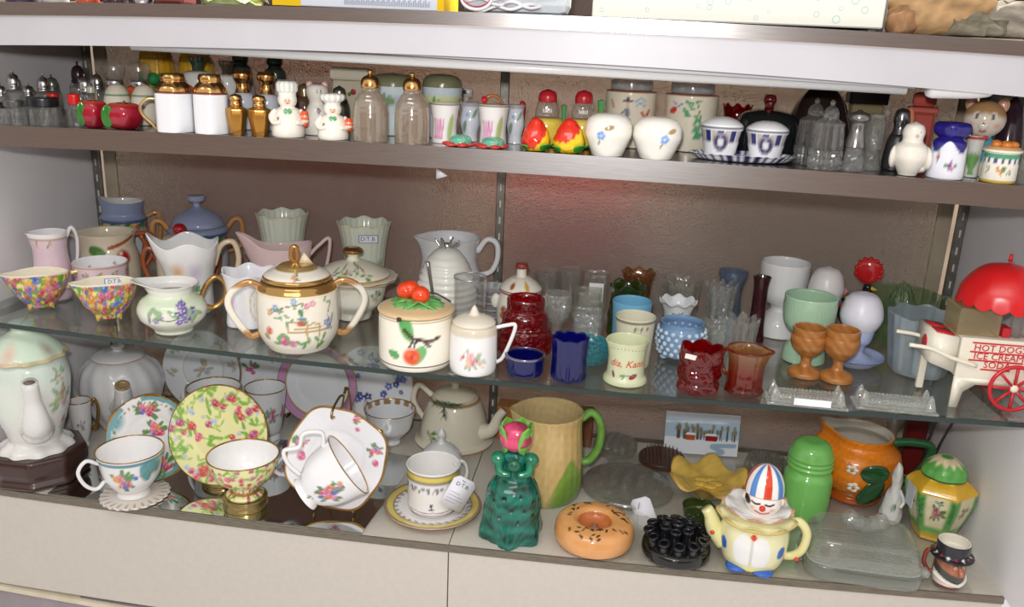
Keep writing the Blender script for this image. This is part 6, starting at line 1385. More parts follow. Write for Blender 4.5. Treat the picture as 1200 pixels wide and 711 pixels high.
g.band(h*.55, h*.75, C('cfdcd2'), h*.2); g.dot(-R*.8, h*.4, R*.8, C('d9e3d5'), soft=1); g.posy(R*.85, h*.42, R*.35, [C('b98a86'), C('a9b58a'), C('c79aa0')], 5, 3, C('8fae86')); g.posy(R*1.1, h*.22, R*.25, [C('c58a9a')], 3, 5, C('a5bb95')); g.posy(R*.8, h*.6, R*.22, [C('cfa08f'), C('a9a58a')], 3, 7, C('9ab592')); add(r, 'body', g, GLAZE)
add(r, 'spout', tube([(R*.05, -R*.75, h*.22), (R*.05, -R*1.15, h*.32), (R*.03, -R*1.3, h*.5), (R*.0, -R*1.5, h*.66)], [R*.42, R*.34, R*.2, R*.2], 20, 6, col=C('e0dfdc')), GLAZE); add(r, 'spout_mouth', ball(0, -R*1.51, h*.664, R*.14, R*.12, R*.05, col=C('6a5a50')), GLAZE)
lg = lathe([(0, .735), (.93, .725), (1.0, .735), (.93, .76), (.55, .87), (.28, .92), (.24, .94), (.34, .96), (.3, .985), (.12, 1), (0, 1)], R, h, 110, 9, C('cfe0cd'), lambda t, z: 1+.03*np.cos(12*t)*(z < .76)); lg.band(h*.73, h*.755, C('c5b58a')); lg.dot(-R*.5, h*.8, R*.35, C('d9b8a5'), soft=1); lg.dot(R*.7, h*.8, R*.3, C('a9a08f'), soft=1); lg.band(h*.945, h*.97, C('d9cfb8')); add(r, 'lid', lg, GLAZE)
add(r, 'handle', tube([(R*.3, R*.85, h*.6), (R*.5, R*1.5, h*.66), (R*.55, R*1.6, h*.4), (R*.3, R*.85, h*.2)], R*.12, 12, 6, col=C('dcdad6')), GLAZE)
# swirl teapot
f = bfit(142, 94, 404, Y=.262, rt=0); R, h = f.R, f.h
r = T('swirl_teapot', 'wide white swirl ribbed teapot with its spout toward the front, back left', 'teapot', f)
add(r, 'body', lathe([(0, 0), (.55, 0), (.6, .04), (.9, .3), (1, .52), (.9, .72), (.55, .85), (0, .86)], R, h, 120, 8, C('dedcde'), lambda t, z: 1+.018*np.cos(14*t+5*z)), GLAZE)
lg = lathe([(0, .855), (.6, .85), (.62, .87), (.4, .92), (.12, .94), (.16, .98), (.1, 1), (0, 1)], R, h, 60, 5, C('dedcde')); lg.band(h*.84, h*.866, C('c9a08a')); add(r, 'lid', lg, GLAZE)
add(r, 'spout', tube([(0, -R*.85, h*.38), (R*.02, -R*1.2, h*.52), (R*.02, -R*1.35, h*.72)], [R*.32, R*.22, R*.17], 18, 6, col=C('dedcde')), GLAZE); add(r, 'spout_mouth', lathe([(.6, 0), (1, 0), (1, .5), (.6, .5), (.55, .1), (0, .1)], R*.17, .004, 24, 3, C('b59a70', .4)).rot('X', .45).move(R*.02, -R*1.36, h*.725), GLAZE, 'gilt spout mouth')
add(r, 'handle', tube([(0, R*.9, h*.65), (0, R*1.2, h*.68), (0, R*1.22, h*.42), (0, R*.9, h*.25)], R*.09, 10, 6, col=C('dedcde')), GLAZE)
def saucer_geo(R, col, lob=0, amt=.0, n=120, depth=.012):
    return disc([(0, .003), (.45, .003), (.6, .0055), (.95, depth), (1, depth+.001), (.985, depth+.0028), (.6, .0095), (.45, .007), (0, .007)], R, n, 19, col, (lambda t, z: 1+amt*np.cos(lob*t)) if lob else None)
def stand_up(g, lean, R):
    """a saucer set on edge facing the viewer, leaning back"""
    g.rot('X', pi/2-lean); g.move(0, 0, -g.V[:, 2].min()); return g
def teacup(f, col, paint, handle_az, foot=.5, gold=True, flare=1.0, hcol=None, hr=.0028):
    R, h = f.R, f.h
    g = lathe(cup([(0, 0), (foot, 0), (foot*.96, .05), (foot*.85, .09), (foot*1.05, .16), (.82, .45), (.93*flare, .8), (1, .985)], .045, .16), R, h, 120, 11, col)
    if paint: paint(g, R, h)
    if gold: g.where(g.v > h*.978, C('b58a45', .8))
    return g, ear(f, [(.9, .82), (1.25, .95), (1.5, .75), (1.35, .45), (1.05, .3), (.8, .42)], hr, handle_az, 1.2, C('e4e2e2') if hcol is None else hcol)
# aqua cup and saucer
q = at(147, 588); m_ = q.m
doily = Fit(); doily.x, doily.y, doily.z = q.x+.002, q.y+.024, q.z
g = disc([(0, 0), (.9, 0), (1, .0012), (.95, .0035), (0, .003)], 38*m_, 110, 9, C('d5cdc4'), lambda t, z: 1+.05*np.abs(np.cos(12*t))); g.where((g.rad > 28*m_) & (np.sin(np.arctan2(g.v, g.u)*24)*np.sin(g.rad*900) > .1), C('9a8d86'))
solo('lace_doily', 'stiff lace doily coaster under the aqua and floral teacup', 'doily', doily, g, MATTE)
f = Fit(); f.x, f.y, f.z, f.R, f.h = doily.x-.001, doily.y-.002, q.z+.0042, 38*m_, 58*m_
def aqua(g, R, h):
    g.band(h*.86, h*.95, C('5f8f9a')); g.leaf(R*.35, h*.9, -1.3, R*.7, C('5f9aa5'), .6); g.dot(R*.75, h*.75, R*.4, C('6fa5ad'), h*.2); 
    for k in range(9): g.dot(R*(.3+.1*k), h*(.62+.04*(k % 3)), R*.05, C('8a7f4a'))
    g.posy(-R*.35, h*.52, R*.36, [C('c9506a'), C('d98a3a'), C('4a5fb8'), C('cf6f94'), C('e0a04a')], 8, 4, C('5d8f50')); g.dot(R*.1, h*.6, R*.1, C('4a5fb8')); g.where(g.inner, C('ebe9e9'))
r = T('aqua_teacup', 'white teacup with an aqua rim and a bright flower spray, on the lace doily', 'cup', f)
g, hd = teacup(f, C('e6e4e4'), aqua, pi+.25); add(r, 'body', g, GLAZE); add(r, 'handle', hd, GLAZE)
s_ = Fit(); s_.x, s_.y, s_.z, s_.R = doily.x-.004, doily.y+.068, q.z+.001, 54*m_
g = saucer_geo(s_.R, C('e5e3e3'), 6, .015, 150)
a = np.arctan2(g.v, g.u); R = s_.R
for k in (-2.9, 2.75, .3, .75, -2.55): g.dot(R*.82*cos(k), R*.82*sin(k), R*.3, C('6fa3ac'), R*.2, k+pi/2, soft=.7)
g.where((g.rad > R*.86) & (np.abs(np.sin(a*1.5)) > .35), C('6f9fa5')); g.where((np.abs(g.rad-R*.80) < R*.025) & (np.sin(a*40) > .2), C('8a7f4a'))
for u, v in ((.08, .15), (-.1, .62), (.62, .05), (-.55, -.35), (.35, -.6)): g.posy(R*u, R*v, R*.22, ROSES, 7, int(u*90), C('5d8f50'))
g.where(g.rad > R*.955, C('b58a45', .8)); solo('aqua_saucer', 'white saucer with aqua and gold edging standing behind the aqua teacup', 'saucer', s_, stand_up(g, .32, R), GLAZE, .15)
def easel(name, lab, x, y, z, R, hgt, brass=C('a98a4a', .9)):
    q = Fit(); q.x, q.y, q.z = x, y, z
    r = T(name, lab, 'stand', q)
    for s in (-1, 1): add(r, 'leg', tube([(s*R*.35, -.016, .008), (s*R*.35, -.019, .0022), (s*R*.35, .012, .0022), (s*R*.12, .026, hgt), (s*R*.12, .022, hgt*1.06)], .0016, 8, 5, col=brass), CHROME)
    add(r, 'crossbar', tube([(-R*.36, .012, .0022), (R*.36, .012, .0022)], .0015, 8, 2, col=brass), CHROME); return r
# small gold handled cup behind
f = bfit(95, 26, 463, Y=.16, rt=.9)
r = T('small_gold_cup', 'small white cup with a gold handle between the pastel teapot and the aqua saucer', 'cup', f)
g, hd = teacup(f, C('dcdada'), lambda g, R, h: g.posy(0, h*.5, R*.4, [C('b58a8a'), C('a5a8b5')], 4, 1), .2, hcol=C('a98a4a', .85)); add(r, 'body', g, GLAZE); add(r, 'handle', hd, CHROME)
# back row plates and cups
def rim_plate(px, w, top, Y, lab, paint, lean=.25, name='display_plate', lob=0, rot=0.0):
    f = bfit(px, w, top, Y=Y); R = f.R; f.z = z_floor(f.x)
    g = saucer_geo(R, C('e0e1e6'), lob, .012 if lob else 0, 150, .014); paint(g, R); stand_up(g, lean, R)
    want = on_y(px, top, f.y)[2]; dz = want-(f.z+g.V[:, 2].max())
    return f, R, g, dz
def plate_on_easel(px, w, top, Y, lab, elab, paint, **k):
    f, R, g, dz = rim_plate(px, w, top, Y, lab, paint, **k)
    dz = max(.004, dz); f.z += dz; o = solo('display_plate', lab, 'plate', f, g, GLAZE)
    q = Fit(); q.x, q.y, q.z = f.x, f.y, z_floor(f.x)
    r = T('plate_easel', elab, 'stand', q); br = C('8a7444', .9)
    for s in (-1, 1): add(r, 'leg', tube([(s*R*.4, -.014, dz+.006), (s*R*.4, -.016, dz-.0022), (s*R*.4, .012, dz*.5), (s*R*.35, .028, .0025)], .0016, 8, 5, col=br), CHROME)
    return o
def garland(cols, n, rr=.78, dot=.06):
    def p(g, R):
        for k in range(n):
            a = 2*pi*k/n+.2; g.posy(R*rr*cos(a), R*rr*sin(a), R*dot*2, cols, 4, k, C('a5b595'))
        g.where(np.abs(g.rad-R*.5) < R*.012, C('c9b9a5')); g.where(g.rad > R*.965, C('b59a70', .6)); g.posy(0, 0, R*.2, cols, 4, 30, C('a5b595'))
    return p
plate_on_easel(241, 98, 404, .352, 'white display plate with faint flower sprays standing at the back left', 'wire easel under the faint flowered plate', garland([C('c9a58a'), C('bfa0a0'), C('a5aebb')], 8), lean=.13)
def lilac(g, R): g.where(g.rad > R*.80, C('c48fbf')); g.where(np.abs(g.rad-R*.80) < R*.012, C('c9a86a', .5)); g.where(g.rad > R*.975, C('c9a86a', .5))
plate_on_easel(375, 96, 424, .34, 'white display plate with a broad lilac lustre rim behind the hanging cup', 'wire easel under the lilac rimmed plate', lilac, lean=.12)
def rosy(g, R): g.posy(R*.0, R*.72, R*.22, [C('b84a7f'), C('cf7fa0')], 6, 2); g.posy(R*.55, R*.3, R*.2, [C('4a5a50'), C('b84a7f')], 4, 4); g.posy(-R*.6, R*.2, R*.2, [C('b84a7f')], 4, 4); g.where(g.rad > R*.97, C('b59a70', .6))
plate_on_easel(322, 88, 420, .357, 'white display plate with magenta roses behind the rose teacup', 'wire easel under the magenta rose plate', rosy, lean=.12)
def bluef(g, R):
    q = random.Random(3)
    for k in range(40):
        a = q.uniform(0, 6.28); d = R*q.uniform(.3, .85); g.bloom(d*cos(a), d*sin(a), R*q.uniform(.06, .13), C(q.choice(('3f4a9a', '5f6cb5', '35407f'))), C('c5cbe3'), 5, k)
    g.where(g.rad > R*.965, C('b59a80', .5))
plate_on_easel(440, 98, 428, .357, 'white display plate with dark blue flowers at the back left of the cream teapot', 'wire easel under the blue flowered plate', bluef, lean=.12)
def backcup(px, w, top, base, Y, lab, paint, az, flare=1.0, foot=.5, name='teacup', col='e3e3e7'):
    f = bfit(px, w, top, base, Y, rb=.5, rt=.95); r = T(name, lab, 'cup', f)
    g, hd = teacup(f, C(col), paint, az, foot, flare=flare); add(r, 'body', g, GLAZE); add(r, 'handle', hd, GLAZE); return f
backcup(252, 62, 440, None, .215, 'white gilt rimmed teacup in front of the faint flowered plate', lambda g, R, h: (g.band(h*.78, h*.83, C('8f8a8f')), g.posy(0, h*.45, R*.3, [C('b5a09a')], 4, 2)), 2.4)
def rosecup(g, R, h):
    for u in (-.15, .35, -.6, 1.1): g.posy(R*u, h*.55, R*.34, [C('b83a72'), C('cf6f9a'), C('a83060')], 5, int(u*50), C('6f9a70'))
f = backcup(312, 48, 443, 518, None, 'bell shaped white teacup with magenta roses left of the hanging cup', rosecup, 1.9, 1.0, .62)
f = backcup(457, 60, 466, 524, None, 'white teacup with a gilt patterned inner rim and blue flowers, right of the hanging cup', lambda g, R, h: (g.posy(-R*.7, h*.45, R*.35, [C('4a5fa0'), C('6f7fb8')], 5, 2), g.where(g.inner & (g.v > h*.84) & (np.sin(g.u/R*14) > -.3), C('a98a62', .3))), 2.3, 1.0, .42)
# yellow chintz saucer and cup
CZ = [C('c93a55'), C('d9567a'), C('b82f3f'), C('c9503a'), C('b5467a')]
q = at(254, 572); m_ = q.m; R = 59*m_
s_ = Fit(); s_.x, s_.y, s_.z = q.x, q.y+.026, q.z+.010
g = saucer_geo(R, C('e3e0a5'), 0, 0, 190); g.chintz(-R, R, -R, R, 46, R*.062, [C('b9c0cc'), C('b5bfd0')], 11, C('a5bf6a')); g.chintz(-R, R, -R, R, 60, R*.085, CZ, 6, C('7fae4a')); g.where(g.rad > R*.97, C('b58a45', .8))
solo('chintz_saucer', 'pale yellow rose chintz saucer standing behind its matching cup', 'saucer', s_, stand_up(g, .30, R), GLAZE, .1)
def brass_round(x, y, z, R, h, lab):
    q = Fit(); q.x, q.y, q.z = x, y, z; solo('brass_riser', lab, 'stand', q, lathe([(0, 0), (1, 0), (1, .2), (.94, .3), (.94, .75), (1, .85), (.98, 1), (0, 1)], R, h, 48, 4, C('9a8554', .75)), CHROME)
brass_round(s_.x-.002, s_.y, q.z+.0002, 24*m_, .0095, 'low brass riser under the yellow chintz saucer')
q2 = at(277, 604); m2 = q2.m
brass_round(q2.x, q2.y+26*m2, q2.z+.0002, 26*m2, 13*m2, 'low brass riser under the yellow chintz cup')
f = Fit(); f.x, f.y, f.z, f.R, f.h = q2.x, q2.y+26*m2, q2.z+13*m2+.0008, 42*m2, 54*m2
R, h = f.R, f.h
r = T('chintz_teacup', 'pale yellow rose chintz teacup with a wide bowl on a brass riser', 'cup', f)
g = lathe(cup([(0, 0), (.50, 0), (.52, .05), (.36, .16), (.36, .24), (.75, .45), (.93, .72), (1, .985)], .045, .3), R, h, 150, 12, C('e3e0a5')); g.chintz(-R*2.5, R*2.5, 0, h, 90, R*.10, CZ, 3, C('7fae4a')); g.where(g.inner, C('efedee')); g.where(g.v > h*.975, C('b58a45', .8)); g.band(h*.12, h*.17, C('b58a45', .6)); add(r, 'body', g, GLAZE)
hg = ear(f, [(.85, .62), (1.15, .82), (1.42, .8), (1.5, .55), (1.3, .35), (1.0, .38), (.82, .5)], .0035, .05, 1.2, C('dddbe0')); add(r, 'handle', hg, GLAZE)
# square saucer with hung cup on an easel
q = at(390, 602); m_ = q.m; R = 63*m_
s_ = Fit(); s_.x, s_.y, s_.z = q.x, q.y+.030, q.z+.0080
g = saucer_geo(R, C('e8e7ea'), 0, 0, 190)
sq = lambda t: 1/(np.abs(np.cos(t))**2.6+np.abs(np.sin(t))**2.6)**(1/2.6)*.93*(1+.018*np.cos(8*t))
th = np.arctan2(g.V[:, 1], g.V[:, 0]); k = sq(th+.35); g.V[:, 0] *= k; g.V[:, 1] *= k; g.u, g.v = g.V[:, 0].copy(), g.V[:, 1].copy()
for u, v, s in ((-.68, .25, 1), (.72, .18, 1), (.0, -.72, .8), (.35, .78, .7)):
    g.posy(R*u, R*v, R*.13*s, [C('cf4f80'), C('d97fa0'), C('cf8a4a'), C('6a6fa8')], 6, int(u*70), C('6f8f5a')); g.rose(R*(u+.02), R*(v-.22 if abs(u) > .3 else v), R*.075*s, C('cf4f80'))
g.rose(-R*.66, -R*.02, R*.09, C('cf5f88')); g.where(g.rad > R*.965, C('b58a45', .7))
solo('square_saucer', 'white wavy edged square saucer with rose sprays standing on a brass easel', 'saucer', s_, stand_up(g, .25, R), GLAZE, .05)
er = T('cup_easel', 'brass wire easel holding the square saucer and its hanging cup', 'stand', Fit_ := type('F', (), dict(x=s_.x, y=s_.y, z=q.z))())
BR = C('a08550', .9)
for s in (-1, 1): add(er, 'leg', tube([(s*R*.38, -.024, .016), (s*R*.38, -.027, .004), (s*R*.38, .004, .004), (s*R*.37, .016, .0055), (s*R*.32, .022, .02), (s*R*.05, .045, R*2.02), (0, .03, R*2.08)], .0016, 8, 6, col=BR), CHROME)
add(er, 'hook', tube([(0, .032, R*2.06), (0, .012, R*2.14), (0, -.02, R*2.06), (0, -.026, R*1.93), (0, -.015, R*1.88)], .0019, 8, 6, col=BR), CHROME)
f = Fit(); f.R, f.h = 39*m_, 60*m_
g, hd = teacup(f, C('e9e8ea'), None, pi, .52); g.posy(0, f.h*.5, f.R*.36, [C('cf4f80'), C('d97fa0'), C('c9653a'), C('54609a')], 8, 3, C('5d8050')); g.posy(-f.R*.1, f.h*.78, f.R*.16, [C('d97fa0'), C('cf8a4a')], 3, 5); g.posy(-f.R*.2, f.h*.2, f.R*.14, [C('cf4f80')], 2, 5)
hc = Fit(); hc.x, hc.y, hc.z = s_.x+4*m_, s_.y-.066, s_.z+55*m_
rr = T('hanging_teacup', 'white teacup with rose spray hung by its handle on its side before the square saucer', 'cup', hc)
hd2 = ear(f, [(.9, .82), (1.3, .98), (1.6, .72), (1.35, .5), (1.5, .25), (1.1, .15), (.6, .18)], .003, pi, 1.2, C('e6e4e6'))
for nm, gg in (('body', g), ('handle', hd2)):
    gg.move(0, 0, -f.h*.5).rot('Y', 1.0).rot('Z', .42).rot('X', .05)
    add(rr, nm, gg, GLAZE)
# yellow rimmed cup and saucer with a price tag
q = at(494, 629); m_ = q.m; R = 60*m_
s_ = Fit(); s_.x, s_.y, s_.z = q.x, q.y+R, q.z
g = saucer_geo(R, C('e7e5e2'), 0, 0, 170, .011); a = np.arctan2(g.v, g.u)
g.where((g.rad > R*.83) & (g.rad < R*.95), C('d9c46a')); g.where((np.abs(g.rad-R*.80) < R*.02) | (np.abs(g.rad-R*.955) < R*.012), C('8a7f72')); 
for k in range(30):
    t = 2*pi*k/30; g.leaf(R*.72*cos(t), R*(.72*sin(t)), t+1.2, R*.12, C('8f8a9a'), .5); 
    if k % 3 == 0: g.dot(R*.70*cos(t), R*.70*sin(t), R*.03, C('c98a8a'))
g.where(np.abs(g.rad-R*.46) < R*.012, C('9a8a8a')); g.where(g.rad > R*.975, C('b59a80', .3)); solo('banded_saucer', 'white saucer with a yellow band lying flat at the front', 'saucer', s_, g, GLAZE)
f = Fit(); f.x, f.y, f.z, f.R, f.h = s_.x-.001, s_.y+.004, s_.z+.0092, 33*m_, 57*m_
R, h = f.R, f.h
r = T('banded_cup', 'straight white cup with a yellow band on the flat saucer, price tag on its handle', 'cup', f)
g = lathe(cup([(0, 0), (.86, 0), (.93, .05), (.95, .4), (1, .985)], .05, .08), R, h, 150, 14, C('e8e6e3')); g.band(h*.78, h*.93, C('d9c45a')); g.band(h*.93, h*.95, C('8a7f6a')); g.band(h*.76, h*.785, C('8a7f6a'))
for k in range(-14, 15): g.line([(R*.2*k, h*.80), (R*.2*(k+.5), h*.765), (R*.2*(k+1), h*.80)], R*.02, C('7f766a'), 2)
for k in range(-12, 13): g.leaf(R*.26*k, h*(.60+.03*(k % 2)), .4, R*.22, C('7f7f8f'), .45); 
for k in range(-12, 13, 3): g.dot(R*.26*k, h*.58, R*.045, C('c97f7f'))
g.line([(R*.24*k, h*(.57+.035*math.cos(k*2.1))) for k in range(-10, 11)], R*.02, C('77747f')); g.band(h*.42, h*.435, C('a98a7f')); g.line([(R*.24*k, h*(.08+.012*math.cos(k*2.1))) for k in range(-10, 11)], R*.02, C('a9808a'))
g.bloom(-R*.05, h*.26, R*.10, C('45455a')); g.line([(-R*.05, h*.24), (-R*.05, h*.16)], R*.025, C('45455a')); g.line([(-R*.13, h*.17), (R*.03, h*.17)], R*.02, C('45455a')); add(r, 'body', g, GLAZE)
add(r, 'handle', ear(f, [(.92, .8), (1.3, .82), (1.5, .55), (1.3, .25), (.94, .2)], .003, .55, 1.2, C('e5e3e0')), GLAZE)
def price_tag(lab, P, w, h, roll, yaw, words, pitch=0.0, strx=0.0, anchor=None):
    q = Fit(); q.x, q.y, q.z = P
    r = T('price_tag', lab, 'tag', q)
    card = prism([(-w/2, -h/2), (w/2, -h/2), (w/2, h/2-w*.18), (w*.32, h/2), (-w*.32, h/2), (-w/2, h/2-w*.18)], -.0004, .0004, C('e4e3ea'))
    pcs = [('card', card)]
    for k, (t, sz, c) in enumerate(words):
        pcs.append(('lettering', lettering(t, sz, C(c), .0001).move(0, -.0006, h*(.26-.20*k))))
    lines = [box(-w*.36, w*(.1+.26*((k*7) % 3)/2), -.0007, -.0004, h*(-.02-.10*k)-.0003, h*(-.02-.10*k)+.0003) for k in range(4)]
    pcs.append(('handwriting', join(*lines).col(C('7f82a8'))))
    for nm, g in pcs:
        o = add(r, nm, g.rot('X', pitch).rot('Y', roll).rot('Z', yaw), PAPER)
        if nm == 'handwriting': o['kind'] = 'stuff'
    if anchor is not None:
        top = np.array([0, 0, h*.42]) @ np.array(Matrix.Rotation(roll, 3, 'Y')).T
        add(r, 'string', tube([tuple(top), tuple((top+anchor)/2+np.array([0, -.002, .003])), tuple(anchor)], .0006, 6, 5, col=C('8f8478')), MATTE)
    return r
dd = CAM+ray(537, 578)*((f.y-.030-CAM[1])/ray(537, 578)[1])
price_tag('white price tag with small writing hanging on the yellow banded cup', tuple(dd), 29*m_, 42*m_, .5, .2, [('D:T.B:', .0085, '2a2e4a')], -.1, anchor=np.array([-.016, .022, .020]))
# white lid with pointed knob and cream teapot
f = bfit(517, 60, 500, 568, rb=.9); R, h = f.R, f.h
g = lathe([(0, 0), (.95, 0), (1, .05), (.95, .2), (.75, .45), (.42, .62), (.16, .68), (.12, .76), (.17, .84), (.08, .95), (0, 1)], R, h, 70, 7, C('dcdbdc')); solo('white_bell', 'plain white bell shaped cover with a pointed knob standing behind the banded cup', 'cover', f, g, GLAZE)
f = bfit(533, 82, 452, 533, rb=.85); R, h = f.R, f.h
r = T('cream_teapot', 'low cream teapot with a wide base and a short spout to the right', 'teapot', f)
g = lathe([(0, 0), (.95, 0), (1.12, .04), (1.14, .08), (1.02, .12), (.97, .3), (.86, .55), (.70, .78), (.6, .82), (0, .83)], R, h, 100, 9, C('e2dac6')); g.band(h*.04, h*.075, C('b08a5a')); g.band(h*.77, h*.81, C('a9895f')); g.posy(-R*.8, h*.3, R*.2, [C('a9a58a')], 3, 2); add(r, 'body', g, GLAZE)
add(r, 'spout', tube([(R*.7, -R*.45, h*.3), (R*1.05, -R*.55, h*.38), (R*1.2, -R*.58, h*.6), (R*1.35, -R*.62, h*.74)], [R*.26, R*.18, R*.13, R*.12], 16, 6, col=C('e2dac6')), GLAZE)
add(r, 'handle', tube([(-R*.62, R*.35, h*.72), (-R*1.05, R*.45, h*.9), (-R*1.2, R*.5, h*.6), (-R*.88, R*.35, h*.3)], R*.085, 12, 6, col=C('e2dac6')), GLAZE)
lg = lathe([(0, .83), (.6, .83), (.6, .86), (.35, .95), (.1, .98), (.12, 1.05), (0, 1.08)], R, h, 48, 5, C('ddd3bc')); add(r, 'lid', lg, GLAZE)
q = Fit(); q.x, q.y, q.z = f.x-.006, f.y-R*.72, f.z+h*.83
r = T('fir_sprig', 'small green artificial fir sprig lying against the cream teapot', 'sprig', q)
add(r, 'twig', tube([(-.02, 0, .008), (0, -.005, .002), (.02, -.002, .004)], .0009, 6, 4, col=C('5a4a35')), MATTE)
nd = []; qq = random.Random(4)
for k in range(70):
    x = qq.uniform(-.022, .024); a = qq.uniform(0, 6.28); L0 = qq.uniform(.006, .013); nd.append(tube([(x, -.004, .004), (x+L0*cos(a), -.006-qq.random()*.004, .004+L0*sin(a)*.8)], [.0006, .0003], 3, 2, col=C('56705a')))
for k in range(24): z = -qq.uniform(.0, .022); nd.append(tube([(-.004, -.006, z+.004), (-.004+qq.uniform(-.008, .008), -.009, z-.004)], [.0006, .0003], 3, 2, col=C('56705a')))
add(r, 'needles', join(*nd), MATTE, kind='stuff')
# green lady
f = bfit(601, 72, 526, 641, rb=.85); R, h = f.R, f.h
r = T('green_lady_vase', 'mottled green glazed lady shaped flower holder with holes in her skirt', 'figurine', f)
fold = lambda t, z: 1+.09*np.cos(6*t+1)*np.clip((.35-z)/.35, 0, 1)+.03*np.cos(9*t)*np.clip((.75-z)/.75, 0, 1)
g = lathe([(0, 0), (.98, 0), (1, .06), (.93, .25), (.90, .45), (.82, .58), (.62, .66), (.48, .71), (.42, .78), (.36, .85), (.38, .93), (.30, .985), (0, 1)], R, h, 150, 12, C('125f50'), fold); g.msk[:] = 1; g.bump(.0012, 120, 3); g.V[:, 2] = np.maximum(g.V[:, 2], 0); g.noise(.6, 110, 5)
for u, v in ((-.3, .56), (.35, .58), (-.75, .5), (.8, .5), (-.05, .44), (.45, .42), (-.45, .34), (.2, .3), (.75, .35), (-.9, .38), (1.15, .55), (-1.15, .55), (.0, .62)):
    g.dot(R*u, h*v, R*.11, C('0a1f18'), R*.09)  # holes are only painted: dark dots for the shade inside them
    g.dot(R*u, h*v-R*.07, R*.06, C('7fb5a0'), R*.03, soft=.8)
g.band(h*.655, h*.68, C('0f4f3a')); add(r, 'body', g, GLAZE)
for s in (-1, 1): add(r, 'sleeve', join(ball(s*R*.52, -R*.05, h*.90, R*.26, R*.24, h*.07, 20, 12, C('23795a')), tube([(s*R*.5, -R*.1, h*.88), (s*R*.45, -R*.42, h*.80), (s*R*.12, -R*.5, h*.78)], [R*.15, R*.13, R*.1], 12, 5, col=C('1f7a58'))).noise(.3, 130, 2), GLAZE)
add(r, 'bow', ball(0, -R*.45, h*.88, R*.22, R*.15, h*.07, 16, 10, C('185f45')), GLAZE)
bud = lathe([(0, 0), (.5, .05), (1, .35), (1, .6), (.7, .9), (0, 1)], R*.60, h*.36, 48, 8, C('d0476e'), lambda t, z: 1+.05*np.cos(3*t+5*z)); bud.noise(.25, 150, 2); bud.mix(np.clip((bud.u/R-.1)*3, 0, 1)*.6, C('7a3a42')); 
add(r, 'rose_bud', bud.scale(.85).move(0, 0, h*.995), GLAZE, 'pink red rose bud on top')
for k, a in enumerate((.85, 1.75, 2.7, 3.8, 5.1)):
    L0 = R*1.0; lf_ = leafgeo(L0, R*.62, .0018, -.15, C('6faf4a')); lf_.noise(.2, 200, k); lf_.rot('Y', -1.25).rot('Z', a-pi/2).move(R*.36*sin(a), -R*.36*cos(a), h*.975); add(r, 'sepal', lf_, GLAZE)
# corn pitcher
f = bfit(641, 86, 466, 594, rb=.75, rt=.75); R, h = f.R, f.h
r = T('corn_pitcher', 'tall yellow corn cob pitcher with green husks at its base and a green handle', 'pitcher', f)
g = lathe(cup([(0, 0), (.82, 0), (.92, .05), (1, .2), (.97, .5), (.90, .85), (.93, .985)], .07, .06), R, h, 170, 14, C('d4b880'), lambda t, z: (1+.006*np.cos(26*t))*spout_rim(.15, .3, -pi/2)(t, z))
g.mix(.25+.25*np.sin(g.u/R*26)*np.sin(g.v*220), C('c9a862'))
for u0, top in ((-.75, .52), (.75, .50), (1.6, .6), (-1.7, .6), (2.5, .5), (-2.6, .5)):
    x = (g.u/R-u0)/1.35; e = 1.15*top*(1-np.abs(x/.6)**1.3); vv = g.v/h
    g.mix(np.clip((e-vv)/.03, 0, 1)*np.clip(1-np.abs(x)/.6, 0, 1)*2, C('86a548')); g.mix(np.clip((e*.75-vv)/.1, 0, 1)*.6*np.clip(1.4-np.abs(x)/.5, 0, 1), C('5f8a35'))
g.where(g.inner, C('cdb583')); g.noise(.06, 200, 2); add(r, 'body', g, GLAZE)
hg = ear(f, [(.88, .90), (1.15, .97), (1.4, .85), (1.42, .6), (1.2, .42), (.96, .38)], R*.11, .12, 1.2, C('6fa548'), 14); hg.noise(.2, 120, 1); add(r, 'handle', hg, GLAZE)
f = bfit(595, 24, 472, Y=.362); solo('amber_wood_box', 'upright orange brown wooden box behind the green lady', 'box', f, box(-f.R, f.R, -.02, .02, 0, f.h, .002, C('a5692a')), WOOD)
f = bfit(684, 22, 478, Y=.355); solo('brown_book', 'brown patterned book standing behind the corn pitcher handle', 'book', f, box(-f.R, f.R, -.012, .012, 0, f.h, .0015, C('6a3f22')).noise(.3, 300, 2), WOOD)
# doughnut flower frog
f = bfit(696, 94, 592, 657, rb=.95); R = f.R; h = 29*at(696, 640).m
r = T('ring_flower_holder', 'round peach pottery ring flower holder with black flecks', 'flower holder', f)
g = lathe([(0, 0), (.86, 0), (.97, .12), (1, .4), (.96, .72), (.8, .95), (.55, 1), (.42, .88), (.36, .7), (.2, .55), (0, .52)], R, h, 160, 12, C('d79a5f')); g.msk[:] = 1; g.noise(.05, 90, 2)
qq = random.Random(5); X, Yv = g.V[:, 0], g.V[:, 1]; topm = (g.V[:, 2] > h*.78)
for k in range(44):
    a = qq.gauss(0, .35)+qq.choice((2.6, .3, 1.9, -2.2, -.9, -1.5)); d = R*qq.uniform(.55, .9); b_ = qq.uniform(0, 3.1)
    x, y = X-d*cos(a), Yv-d*sin(a); e = ((x*cos(b_)+y*sin(b_))/(R*.075))**2+((-x*sin(b_)+y*cos(b_))/(R*.03))**2
    g.mix(np.clip((1-e)*3, 0, 1)*topm, C('3a2a20'))
g.where((g.rr < R*.42), C('b86a3a')); add(r, 'body', g, GLAZE)
add(r, 'rosette', lathe([(0, 0), (1, 0), (.8, .5), (.3, .8), (0, .5)], R*.13, h*.2, 24, 4, C('8a5a42'), lambda t, z: 1+.12*np.cos(5*t)).move(0, 0, h*.52), GLAZE)
